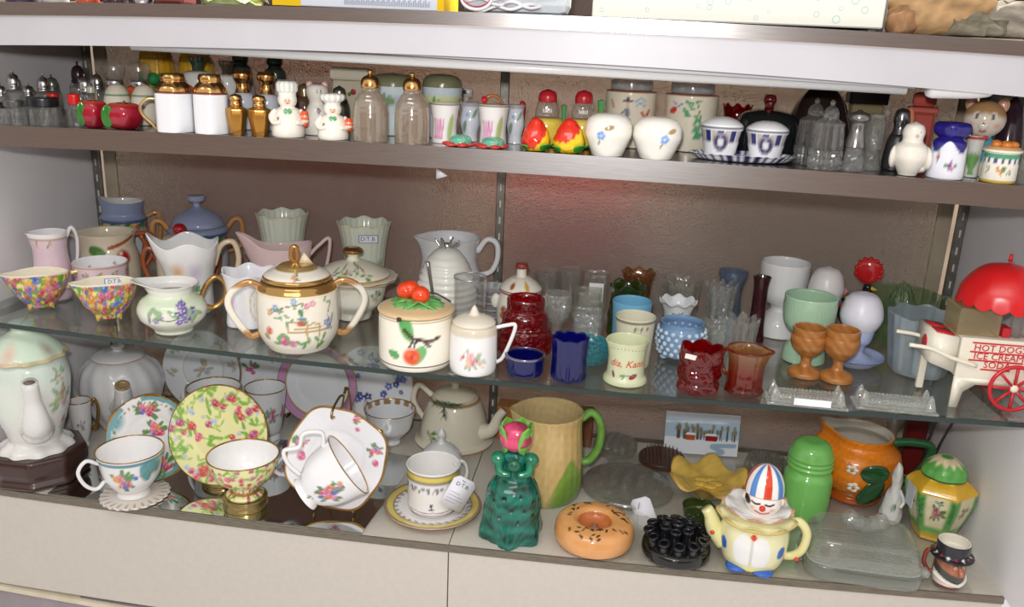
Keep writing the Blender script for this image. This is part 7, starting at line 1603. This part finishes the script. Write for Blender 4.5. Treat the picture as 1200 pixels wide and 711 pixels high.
# glass frogs
def glass_frog(px, w, top, base, Y, lab, dome, mat, holes):
    f = bfit(px, w, top, base, Y, rb=.9, rt=.4); R, h = f.R, f.h
    r = T('glass_flower_frog', lab, 'flower frog', f)
    add(r, 'body', lathe([(0, 0), (.9, 0), (1, .15), (.97, .4), (.8, .72), (.5, .93), (0, 1)] if dome else [(0, 0), (.9, 0), (1, .1), (1, .8), (.9, 1), (0, .98)], R, h, 72, 6, C('a9a597'), None if dome else (lambda t, z: 1+.04*np.cos(12*t))), mat)
    hs = []
    for ring, n in ((0, 1), (.35, 6), (.68, 11)):
        for k in range(n):
            a = 2*pi*k/n+ring; zt = h*(1-.62*ring**2) if dome else h
            hs.append(lathe([(0, 0), (1, 0), (1, 1), (.6, 1), (.5, .3), (0, .25)], R*.10, max(zt*.75, .004), 14, 2, C('c9c6b8')).move(R*ring*cos(a), R*ring*sin(a), zt*.25+.0006))
    add(r, 'hole_ring', join(*hs), PANEL, kind=None); return f
frog = glass_frog(736, 108, 549, None, .205, 'large domed grey glass flower frog full of holes behind the peach ring', True, FROG, 18)
glass_frog(721, 50, 511, None, .335, 'smaller thick clear glass flower frog at the back, right of the corn pitcher', False, FROG, 12)
glass_frog(897, 50, 533, None, .25, 'round clear glass flower frog behind the clown teapot hat', False, FROG, 12)
dd = CAM+ray(756, 604)*((frog.y-.078-CAM[1])/ray(756, 604)[1])
price_tag('blank looking white price tag leaning on the large glass flower frog', tuple(dd), 26*m_, 46*m_, -.45, -.1, [], -.25, anchor=np.array([-.012, .012, -.012]))
# pin frog like brush
f = bfit(776, 54, 528, Y=.312); R, h = f.R, f.h
r = T('pin_flower_frog', 'brown pin cushion flower frog at the back centre', 'flower frog', f)
add(r, 'base', lathe([(0, 0), (1, 0), (1, .4), (.95, .5), (0, .52)], R, h, 40, 4, C('4a3228')), SATIN)
pins = [box(-.0007, .0007, -.0007, .0007, 0, h*.45).move(x*R*.16, y*R*.16, h*.5) for x in range(-5, 6) for y in range(-5, 6) if x*x+y*y < 27]
add(r, 'pins', join(*pins).col(C('5a3c30')), SATIN, kind='stuff')
# winter postcard
f = bfit(823, 86, 486, Y=.352); R, h = f.R, f.h
g_n = 60; V = []; 
xs, zs_ = np.meshgrid(np.linspace(-R, R, 80), np.linspace(0, h, 56)); V = np.stack([xs, np.full(xs.shape, -.0008), zs_], -1).reshape(-1, 3)
i, j = np.meshgrid(np.arange(55), np.arange(79), indexing='ij'); Qd = np.stack([i*80+j, i*80+j+1, (i+1)*80+j+1, (i+1)*80+j], -1).reshape(-1, 4)
g = Geo(V, Qd, None, C('dfe3ea')); H_ = h*.86
g.band(H_*.45, H_, C('a9c0d2'), .004); g.band(0, H_*.46, C('e3e6ec')); 
for k in range(6): g.dot(R*qq.uniform(-1, 1), H_*qq.uniform(.8, .95), R*.3, C('dfe6ee'), H_*.06, soft=1)
for k in range(34):
    x = R*qq.uniform(-.95, .95); hh = H_*qq.uniform(.62, .86); g.line([(x, H_*.42), (x+R*.02*qq.uniform(-1, 1), hh)], R*.012, C('5d5040')); g.dot(x, hh-H_*.06, R*.07, C(qq.choice(('8a7a5f', '6f6a55', '7f8570'))), H_*.11, soft=.9)
for bx, bw, c in ((-.30, .16, 'b5552f'), (.25, .2, '9a1f22')):
    g.where((np.abs(g.u-R*bx) < R*bw*.8) & (g.v > H_*.40) & (g.v < H_*.53), C(c)); g.where((np.abs(g.u-R*bx) < R*bw*(1.0-(g.v/H_-.53)*6)) & (g.v > H_*.53) & (g.v < H_*.6), C('e9ecf2'))
g.line([(R*.9, H_*.3), (R*.3, H_*.25), (R*.6, H_*.1), (R*.2, 0)], R*.06, C('9ab3c9')); g.band(h*.86, h*.97, C('b5b8be')); g.band(h*.965, h*1.1, C('d9dbe0'))
r = T('winter_picture_card', 'picture card of a snowy farm with red barns leaning at the back centre', 'picture', f, .06)
pt = add(r, 'picture', g.rot('X', -.12), PAPER); add(r, 'backing', box(-R, R, 0, .002, 0, h, 0, C('c9cbd2')).rot('X', -.12), PAPER)
# yellow ruffled bowl
f = bfit(829, 88, 556, Y=.212, rt=.8); R, h = f.R, f.h; h = max(h, .028)
r = T('yellow_frilled_bowl', 'mustard yellow ruffled edge pottery bowl with modelled petals, centre back', 'bowl', f)
g = lathe([(0, 0), (.45, 0), (.5, .1), (.7, .5), (1, .95), (1.04, 1.0), (.98, 1.03), (.7, .72), (.45, .5), (.2, .46), (0, .52)], R, h, 150, 10, C('dbb65a'), lambda t, z: 1+.07*np.cos(6*t)*z, lambda t, z, r_: .32*np.cos(6*t+.4)*np.clip((r_-.5)/.5, 0, 1)); g.msk[:] = 1; g.noise(.12, 120, 3); g.where(g.rr > R*1.04, C('b5852f')); add(r, 'bowl', g.move(0, 0, h*.12), GLAZE)
for k in range(5): add(r, 'petal', ball(R*.2*cos(k*1.26), R*.2*sin(k*1.26), h*.68, R*.2, R*.13, h*.14, 16, 10, C('d5ae4c')).noise(.1, 200, k), GLAZE)
f = bfit(818, 38, 592, Y=.128); solo('olive_glass_dish', 'small olive glass dish between the yellow bowl and the black flower frog', 'dish', f, lathe(cup([(0, 0), (.7, 0), (.9, .4), (1, 1)], .08), f.R, max(f.h, .02), 48, 5), OLIVE)
# black flower frog
f = bfit(792, 80, 612, 667, rb=.9); R = f.R; m_ = at(796, 650).m; h = 26*m_
r = T('black_flower_frog', 'black glazed flower frog with a ring of short tubes, front centre', 'flower frog', f)
add(r, 'base', lathe([(0, 0), (.92, 0), (1, .15), (.98, .45), (.8, .62), (.3, .7), (0, .7)], R, h, 60, 5, C('14140f')), GLAZE)
for k in range(12):
    a = 2*pi*k/12; add(r, 'tube', lathe([(0, 0), (.95, 0), (.9, .6), (1.05, .9), (.95, 1), (.6, 1), (.55, .3), (0, .25)], R*.17, h*.62, 18, 4, C('16161a')).rot('Y', .25).rot('Z', a).move(R*.72*cos(a), R*.72*sin(a), h*.5), GLAZE)
for k in range(6):
    a = 2*pi*k/6+.3; add(r, 'tube', lathe([(0, 0), (.95, 0), (.9, .6), (1.05, .9), (.95, 1), (.6, 1), (.55, .3), (0, .25)], R*.17, h*.75, 18, 4, C('16161a')).move(R*.36*cos(a), R*.36*sin(a), h*.62), GLAZE)
add(r, 'tube', lathe([(0, 0), (.95, 0), (1, .9), (.6, 1), (0, .3)], R*.17, h*.85, 18, 4, C('16161a')).move(0, 0, h*.68), GLAZE)
# clown teapot
f = bfit(886, 80, 543, 673, rb=.75); R, h = f.R, f.h
r = T('clown_teapot', 'pale yellow clown teapot with a red and blue striped hat and blue shoes', 'teapot', f)
g = lathe([(0, .015), (.72, .015), (.85, .045), (.96, .17), (1, .29), (.93, .41), (.84, .46), (0, .47)], R, h, 170, 15, C('e6e1b3'))
for s in (-1, 1): g.dot(s*R*.26, h*.25, R*.30, C('e9e8e6'), h*.18, soft=.1); g.dot(s*R*.95, h*.24, R*.17, C('3f6fc0'), h*.07, soft=.15)
g.line([(0, h*.10), (0, h*.4)], R*.03, C('cfcdc4')); g.dot(R*.02, h*.405, R*.10, C('d23a24'), h*.032, soft=.2); g.band(0, h*.10, C('e6e08a'), .004); g.band(h*.095, h*.11, C('d9d6c0')); add(r, 'body', g, GLAZE)
for s in (-1, 1): add(r, 'shoe', ball(s*R*.36, -R*.66, h*.036, R*.32, R*.30, h*.034, 24, 12, C('2f5fb8')), GLAZE, 'glossy blue shoe')
cl = lathe([(0, .465), (.8, .465), (1.05, .47), (1.13, .49), (1.10, .505), (.8, .50), (.5, .52), (0, .53)], R, h, 130, 8, C('e6e0b0'), lambda t, z: 1+.04*np.cos(9*t), lambda t, z, r_: .012*np.cos(9*t)*(r_ > .9)); cl.msk[:] = 1; cl.where(cl.rr > R*1.07, C('c9b56a')); add(r, 'collar', cl, GLAZE, 'ruffled collar lid')
c2 = lathe([(0, .51), (.6, .52), (.92, .56), (.98, .585), (.9, .585), (.5, .555), (0, .56)], R, h, 110, 8, C('eceae6'), lambda t, z: 1+.05*np.cos(8*t), lambda t, z, r_: .012*np.cos(8*t)*(r_ > .7)); c2.msk[:] = 1; c2.where(c2.rr > R*.93, C('d8a08a')); add(r, 'ruff', c2, GLAZE, 'white ruff with a coral edge')
hd = lathe([(sin(pi*i/20), -cos(pi*i/20)) for i in range(21)], 1, 1, 90, 4, C('ece6e0')); hd.scale(R*.52, R*.50, h*.155); hd.u, hd.v = hd.V[:, 0].copy(), hd.V[:, 2].copy(); hd.msk = (hd.V[:, 1] < 0)*1.0
for s in (-1, 1): hd.line([(s*R*.30, h*.028), (s*R*.19, h*.016), (s*R*.08, h*.026)], R*.03, C('3a3030')); hd.dot(s*R*.27, -h*.03, R*.10, C('e5a590'), soft=1)
hd.dot(-R*.44, h*.02, R*.12, C('2a2428'), h*.05, .3); hd.line([(-R*.18, -h*.058), (0, -h*.078), (R*.2, -h*.058)], R*.03, C('c9402f'))
add(r, 'head', hd.move(R*.12, -R*.08, h*.665), GLAZE); add(r, 'nose', ball(R*.13, -R*.60, h*.655, R*.09, col=C('d8351f')), GLAZE, 'round red nose')
hat = lathe([(.0, 0), (.96, 0), (1.0, .08), (.96, .35), (.74, .7), (.35, .94), (0, 1)], R*.56, h*.285, 140, 9, C('ece9e6')); hat.msk[:] = 1
k = np.floor((hat.th+pi)/(2*pi)*16).astype(int); hat.where((k % 4 == 0), C('d4452c')); hat.where((k % 4 == 2), C('4f86c8')); hat.where(hat.v < h*.008, C('cf9a8a')); add(r, 'hat', hat.rot('X', -.12).move(R*.12, -R*.0, h*.715), GLAZE, 'red, white and blue striped hat')
for s in (-1, 1): add(r, 'ear', ball(R*.12+s*R*.51, -R*.05, h*.665, R*.09, R*.07, h*.04, 14, 8, C('ebd9cc')), GLAZE)
add(r, 'spout', tube([(-R*.8, -R*.1, h*.17), (-R*1.12, -R*.15, h*.28), (-R*1.28, -R*.18, h*.41), (-R*1.42, -R*.2, h*.48)], [R*.34, R*.27, R*.2, R*.17], 20, 6, col=C('e3dd9f')), GLAZE); add(r, 'spout_button', ball(-R*1.16, -R*.42, h*.28, R*.07, R*.04, R*.07, 12, 8, C('d8402a')), GLAZE)
add(r, 'handle', ear(f, [(.82, .42), (1.2, .47), (1.46, .36), (1.4, .19), (1.15, .11), (.9, .10)], R*.13, .12, 1.0, C('e3dd9f'), 14), GLAZE); add(r, 'handle_button', ball(R*1.26, -R*.13, h*.13, R*.07, R*.05, R*.07, 12, 8, C('d8402a')), GLAZE)
# big green shaker
f = bfit(946, 56, 515, 612, rb=.8); R, h = f.R, f.h
r = T('green_shaker', 'large apple green shaker with a ringed domed top behind the clown teapot', 'shaker', f)
add(r, 'body', lathe([(0, 0), (.85, 0), (.92, .05), (1, .3), (.98, .52), (.84, .62), (.82, .66), (0, .66)], R, h, 60, 7, C('7cc565')), GLAZE)
add(r, 'cap', lathe([(0, .655), (.9, .655), (.93, .68), (.88, .71), (.92, .74), (.88, .77), (.92, .80), (.88, .84), (.72, .95), (.4, 1), (0, 1.0)], R, h, 60, 6, C('7cc565')), GLAZE)
# orange pitcher
f = bfit(1003, 100, 495, 592, rb=.6, rt=.5); R, h = f.R, f.h
r = T('orange_pitcher', 'round orange shaped pitcher with white blossoms, dark leaves and a green handle', 'pitcher', f)
g = lathe(cup([(0, 0), (.62, 0), (.66, .05), (.6, .1), (.9, .3), (1, .5), (.93, .72), (.7, .9), (.72, 1.0)], .06, .14), R, h, 170, 13, C('e8841f'), lambda t, z: spout_rim(.35, .35, -pi/2+.1)(t, z), spout_lift(.10, -pi/2+.1, .6)); g.noise(.12, 220, 2)
g.where(g.inner, C('d9cfc0')); g.band(0, h*.1, C('b5581a')); add(r, 'body', g, ROUGHGLAZE)
def on_body(az, zz, rr): return np.array([R*rr*sin(az), -R*rr*cos(az), h*zz])
for az, zz, rr in ((-.05, .66, .99), (.03, .40, 1.0)):
    p = on_body(az, zz, rr); fl_ = [ball(R*.075*cos(a), 0, R*.075*sin(a), R*.07, R*.03, R*.045, 10, 6, C('ece6da')).rot('Y', 0) for a in np.linspace(0, 2*pi, 6)[:-1]]+[ball(0, -R*.03, 0, R*.045, R*.03, R*.045, 10, 6, C('c98a2a'))]
    add(r, 'blossom', join(*fl_).rot('Z', az).move(*p), GLAZE, 'white five petalled blossom')
for az, zz, rr, roll, L0 in ((.12, .62, 1.0, -.2, .62), (.62, .58, 1.0, 2.15, .8)):
    lf_ = leafgeo(R*L0, R*.42, .003, .15, C('1f4f2a'), 12).rot('X', pi/2).rot('Y', roll).rot('Z', az*.9).move(*on_body(az, zz, rr)); add(r, 'leaf', lf_, GLAZE, 'dark green leaf in relief')
add(r, 'handle', ear(f, [(.7, .88), (1.1, .92), (1.55, .88), (1.5, .6), (1.2, .32), (.92, .28)], R*.10, .25, 1.0, C('2a5f38'), 12), GLAZE, 'dark green twig handle')
# butter dish
q = at(1017, 690); m_ = q.m
f = Fit(); f.x, f.y, f.z = q.x, q.y+.056, q.z
def slabround(hx, hy, z0, z1, taper, n=64, e=5): 
    def sup(t): return 1/(np.abs(np.cos(t)/1)**e+np.abs(np.sin(t)/1)**e)**(1/e)
    prof = [(0, z0), (.93, z0), (1, z0+(z1-z0)*.1), (1-taper*.5, z0+(z1-z0)*.7), (.94-taper, z1-(z1-z0)*.04), (.80-taper, z1), (0, z1)]
    g = lathe(prof, 1, 1, n, 5, C('b5b5a8'), lambda t, z: sup(t)); g.V[:, 0] *= hx; g.V[:, 1] *= hy; return g
r = T('butter_dish', 'rectangular clear glass butter dish with a heavy lid and ribbed handle, front right', 'dish', f, -.06)
hx, hy = 67*m_, .052
add(r, 'dish', slabround(hx, hy, 0, .022, -.02), DISH)
add(r, 'lid', slabround(hx*.96, hy*.95, .0225, .058, .12), DISH)
kn = [ball(x*hx*.13, .0, .068+.005*(abs(x) == 2)-.003*(x == 0), .011, .013, .012, 10, 6) for x in (-2, -1, 0, 1, 2)]; add(r, 'lid_handle', join(*kn, box(-hx*.32, hx*.32, -.007, .007, .0575, .063, .002)), CRYSTAL)
add(r, 'lid_rim', slabround(hx*1.0, hy*1.0, .0222, .0252, 0), PRESSED)
for s in (-1, 1): add(r, 'end_tab', join(*[box(s*hx*1.0-.004, s*hx*1.0+.007*s+.004, -.022+.0055*k, -.019+.0055*k, .008, .018, .001) for k in range(8)]), PRESSED)
# ginger jar
f = bfit(1100, 70, 534, 636, rb=.6); R, h = f.R, f.h
r = T('ginger_jar', 'six sided green and yellow floral ginger jar with a melon green lid', 'jar', f, 0)
hexm = lambda t, z: .96/np.cos((t+pi/6) % (pi/3)-pi/6)*(z < .77)+1.0*(z >= .77)
g = lathe([(0, 0), (.55, 0), (.6, .05), (.8, .25), (.98, .5), (1, .62), (.86, .70), (.66, .755), (.62, .768), (0, .769)], R, h, 180, 15, C('ded3ad'), hexm)
w6 = np.abs(((g.th+pi/6) % (pi/3))-pi/6); g.mix(np.clip((w6-.30)/.1, 0, 1), C('5d9a4a')); g.band(h*.62, h*.80, C('d9aa2f'), .004); g.band(0, h*.10, C('d9aa2f')); g.band(h*.10, h*.2, C('6fa850'), .006)
g.posy(0, h*.42, R*.26, [C('8f3a4a'), C('b56a6a'), C('7a2f3f')], 6, 2, C('4f7a3a')); g.posy(0, h*.56, R*.14, [C('6f9fa0')], 3, 2, C('3a6a4a'))
for s in (-1, 1):
    for k in range(4): g.leaf(s*R*.52, h*(.3+.07*k), 1.5+.4*s, R*.25, C('3f7a3f'), .5)
    g.posy(s*R*1.05, h*.42, R*.22, [C('8f3a4a'), C('b5706a')], 4, 7, C('4f7a3a'))
g.noise(.06, 120, 1); add(r, 'body', g, GLAZE)
lg = lathe([(0, .77), (.66, .77), (.70, .79), (.66, .86), (.45, .95), (.2, 1), (0, 1)], R, h, 110, 8, C('5fa84f'), lambda t, z: 1+.05*np.abs(np.cos(3*t))); lg.mix(np.clip((lg.v/h-.93+.02*np.cos(12*lg.th))/.03, 0, 1), C('dccba5')); lg.band(h*.76, h*.795, C('1f5a3f')); lg.noise(.15, 150, 2); add(r, 'lid', lg, GLAZE)
add(r, 'price_sticker', box(-.011, .011, -.0004, .0004, -.018, .018, 0, C('c9cbd5')).rot('Z', -1.05).move(*(R*.985*sin(-1.05), -R*.985*cos(-1.05), h*.5)), PAPER)
# toby jug
f = bfit(1113, 46, 633, 690, rb=.6); R, h = f.R, f.h
r = T('character_jug', 'small mug shaped as a bearded man in a black hat with a white beard ruff', 'mug', f, .75)
R *= .84
g = lathe([(0, 0), (.75, 0), (.85, .08), (.92, .25), (.9, .45), (.78, .6), (.76, .66), (0, .66)], R, h, 130, 12, C('a5674a'))
az = g.th; v = g.v/h
g.where(v < .10, C('8a2f2a')); beard = np.clip((.33+.15*np.abs(az)/1.2-v)/.04, 0, 1)*(v > .09)*(np.abs(az) < 2.2); g.mix(beard, C('3f4038')); ruff = (np.abs(az) < 2.3)*(v < .12+.22*np.abs(az)/1.6)*(v > .06); g.where(ruff, C('e3ddd2')); g.where((np.abs(az) > 1.9), C('9a3a30'))
for s in (-1, 1): g.dot(s*R*.34, h*.52, R*.12, C('e6ddd0'), h*.035); g.dot(s*R*.34, h*.52, R*.055, C('2a2320')); g.line([(s*R*.5, h*.575), (s*R*.34, h*.585), (s*R*.18, h*.57)], R*.04, C('3a2c26')); g.dot(s*R*.5, h*.42, R*.2, C('bf6a52'), soft=1)
g.line([(-R*.18, h*.335), (0, h*.33), (R*.18, h*.335)], R*.04, C('9a4038')); add(r, 'head', g, GLAZE)
add(r, 'nose', tube([(0, -R*.80, h*.54), (0, -R*1.02, h*.43), (0, -R*1.04, h*.40), (0, -R*.88, h*.38)], [R*.09, R*.13, R*.14, R*.08], 12, 5, col=C('b5704f')), GLAZE)
ruffg = tube([(R*.95*sin(a), -R*.95*cos(a), h*(.12+.14*abs(a)/1.6)) for a in np.linspace(-1.7, 1.7, 13)], R*.10, 10, 3, col=C('e6e0d6')); add(r, 'beard_ruff', ruffg, GLAZE, 'white ruff under the beard')
ht = lathe([(0, .655), (1.05, .655), (1.24, .675), (1.22, .70), (.95, .72), (.92, .76), (.95, .97), (.92, 1.0), (.84, 1.0), (.82, .8), (0, .75)], R, h, 110, 8, C('20222c')); ht.where(ht.inner, C('d9d3c5')); ht.msk[:] = 1
for k in range(-6, 7): ht.dot(R*.45*k, h*.735, R*.13, C(('e3e0dc', '8f2a2a')[k % 2]), h*.03)
add(r, 'hat', ht, GLAZE, 'black hat with a rosette band')
add(r, 'handle', ear(f, [(.65, .62), (1.1, .66), (1.2, .4), (.95, .2), (.72, .18)], R*.13, pi-.6, 1.0, C('8a3028')), GLAZE)
# odds at the right back
f = bfit(1044, 30, 478, Y=.345, rt=.5); solo('glass_pedestal', 'clear glass flared pedestal behind the orange pitcher handle', 'glass', f, lathe(cup([(0, 0), (.7, 0), (.3, .15), (.3, .6), (.6, .8), (1, 1)], .1, .7), f.R, f.h, 48, 5), CLEAR)
f = bfit(1070, 22, 484, Y=.36); solo('red_book', 'dark red book standing at the right back corner of the case floor', 'book', f, box(-f.R, f.R, -.012, .012, 0, f.h, .0015, C('6a1712')), SATIN, -.1)
f = bfit(1049, 25, 540, Y=.185); R, h = f.R, f.h
r = T('white_figurine', 'small white floral figure between the orange pitcher and the ginger jar', 'figurine', f)
g = lathe([(0, 0), (.9, 0), (1, .1), (.8, .4), (.5, .6), (.55, .75), (.4, .9), (0, 1)], R, h, 60, 8, C('dcdad8')); g.posy(0, h*.3, R*.4, [C('8f7fa5'), C('7f9a7f')], 4, 2); g.bump(.0012, 110, 3); g.V[:, 2] = np.maximum(g.V[:, 2], 0); add(r, 'body', g, GLAZE); add(r, 'arm', tube([(R*.4, -R*.2, h*.55), (R*.9, -R*.4, h*.4), (R*.7, -R*.7, h*.3)], R*.15, 10, 5, col=C('dcdad8')), GLAZE)
f = bfit(1094, 40, 488, Y=.265)
r = T('wire_tongs', 'dark wire tongs leaning in the right back corner', 'tongs', f)
for s in (-1, 1): add(r, 'arm', tube([(s*.004, 0, .002), (s*.008-.006, .004, f.h*.5), (s*.012+.01, .01, f.h*.93), (s*.006+.02, .008, f.h)], [.0018, .0022, .0018, .0012], 8, 6, col=C('4a3f3a', .6)), CHROME)
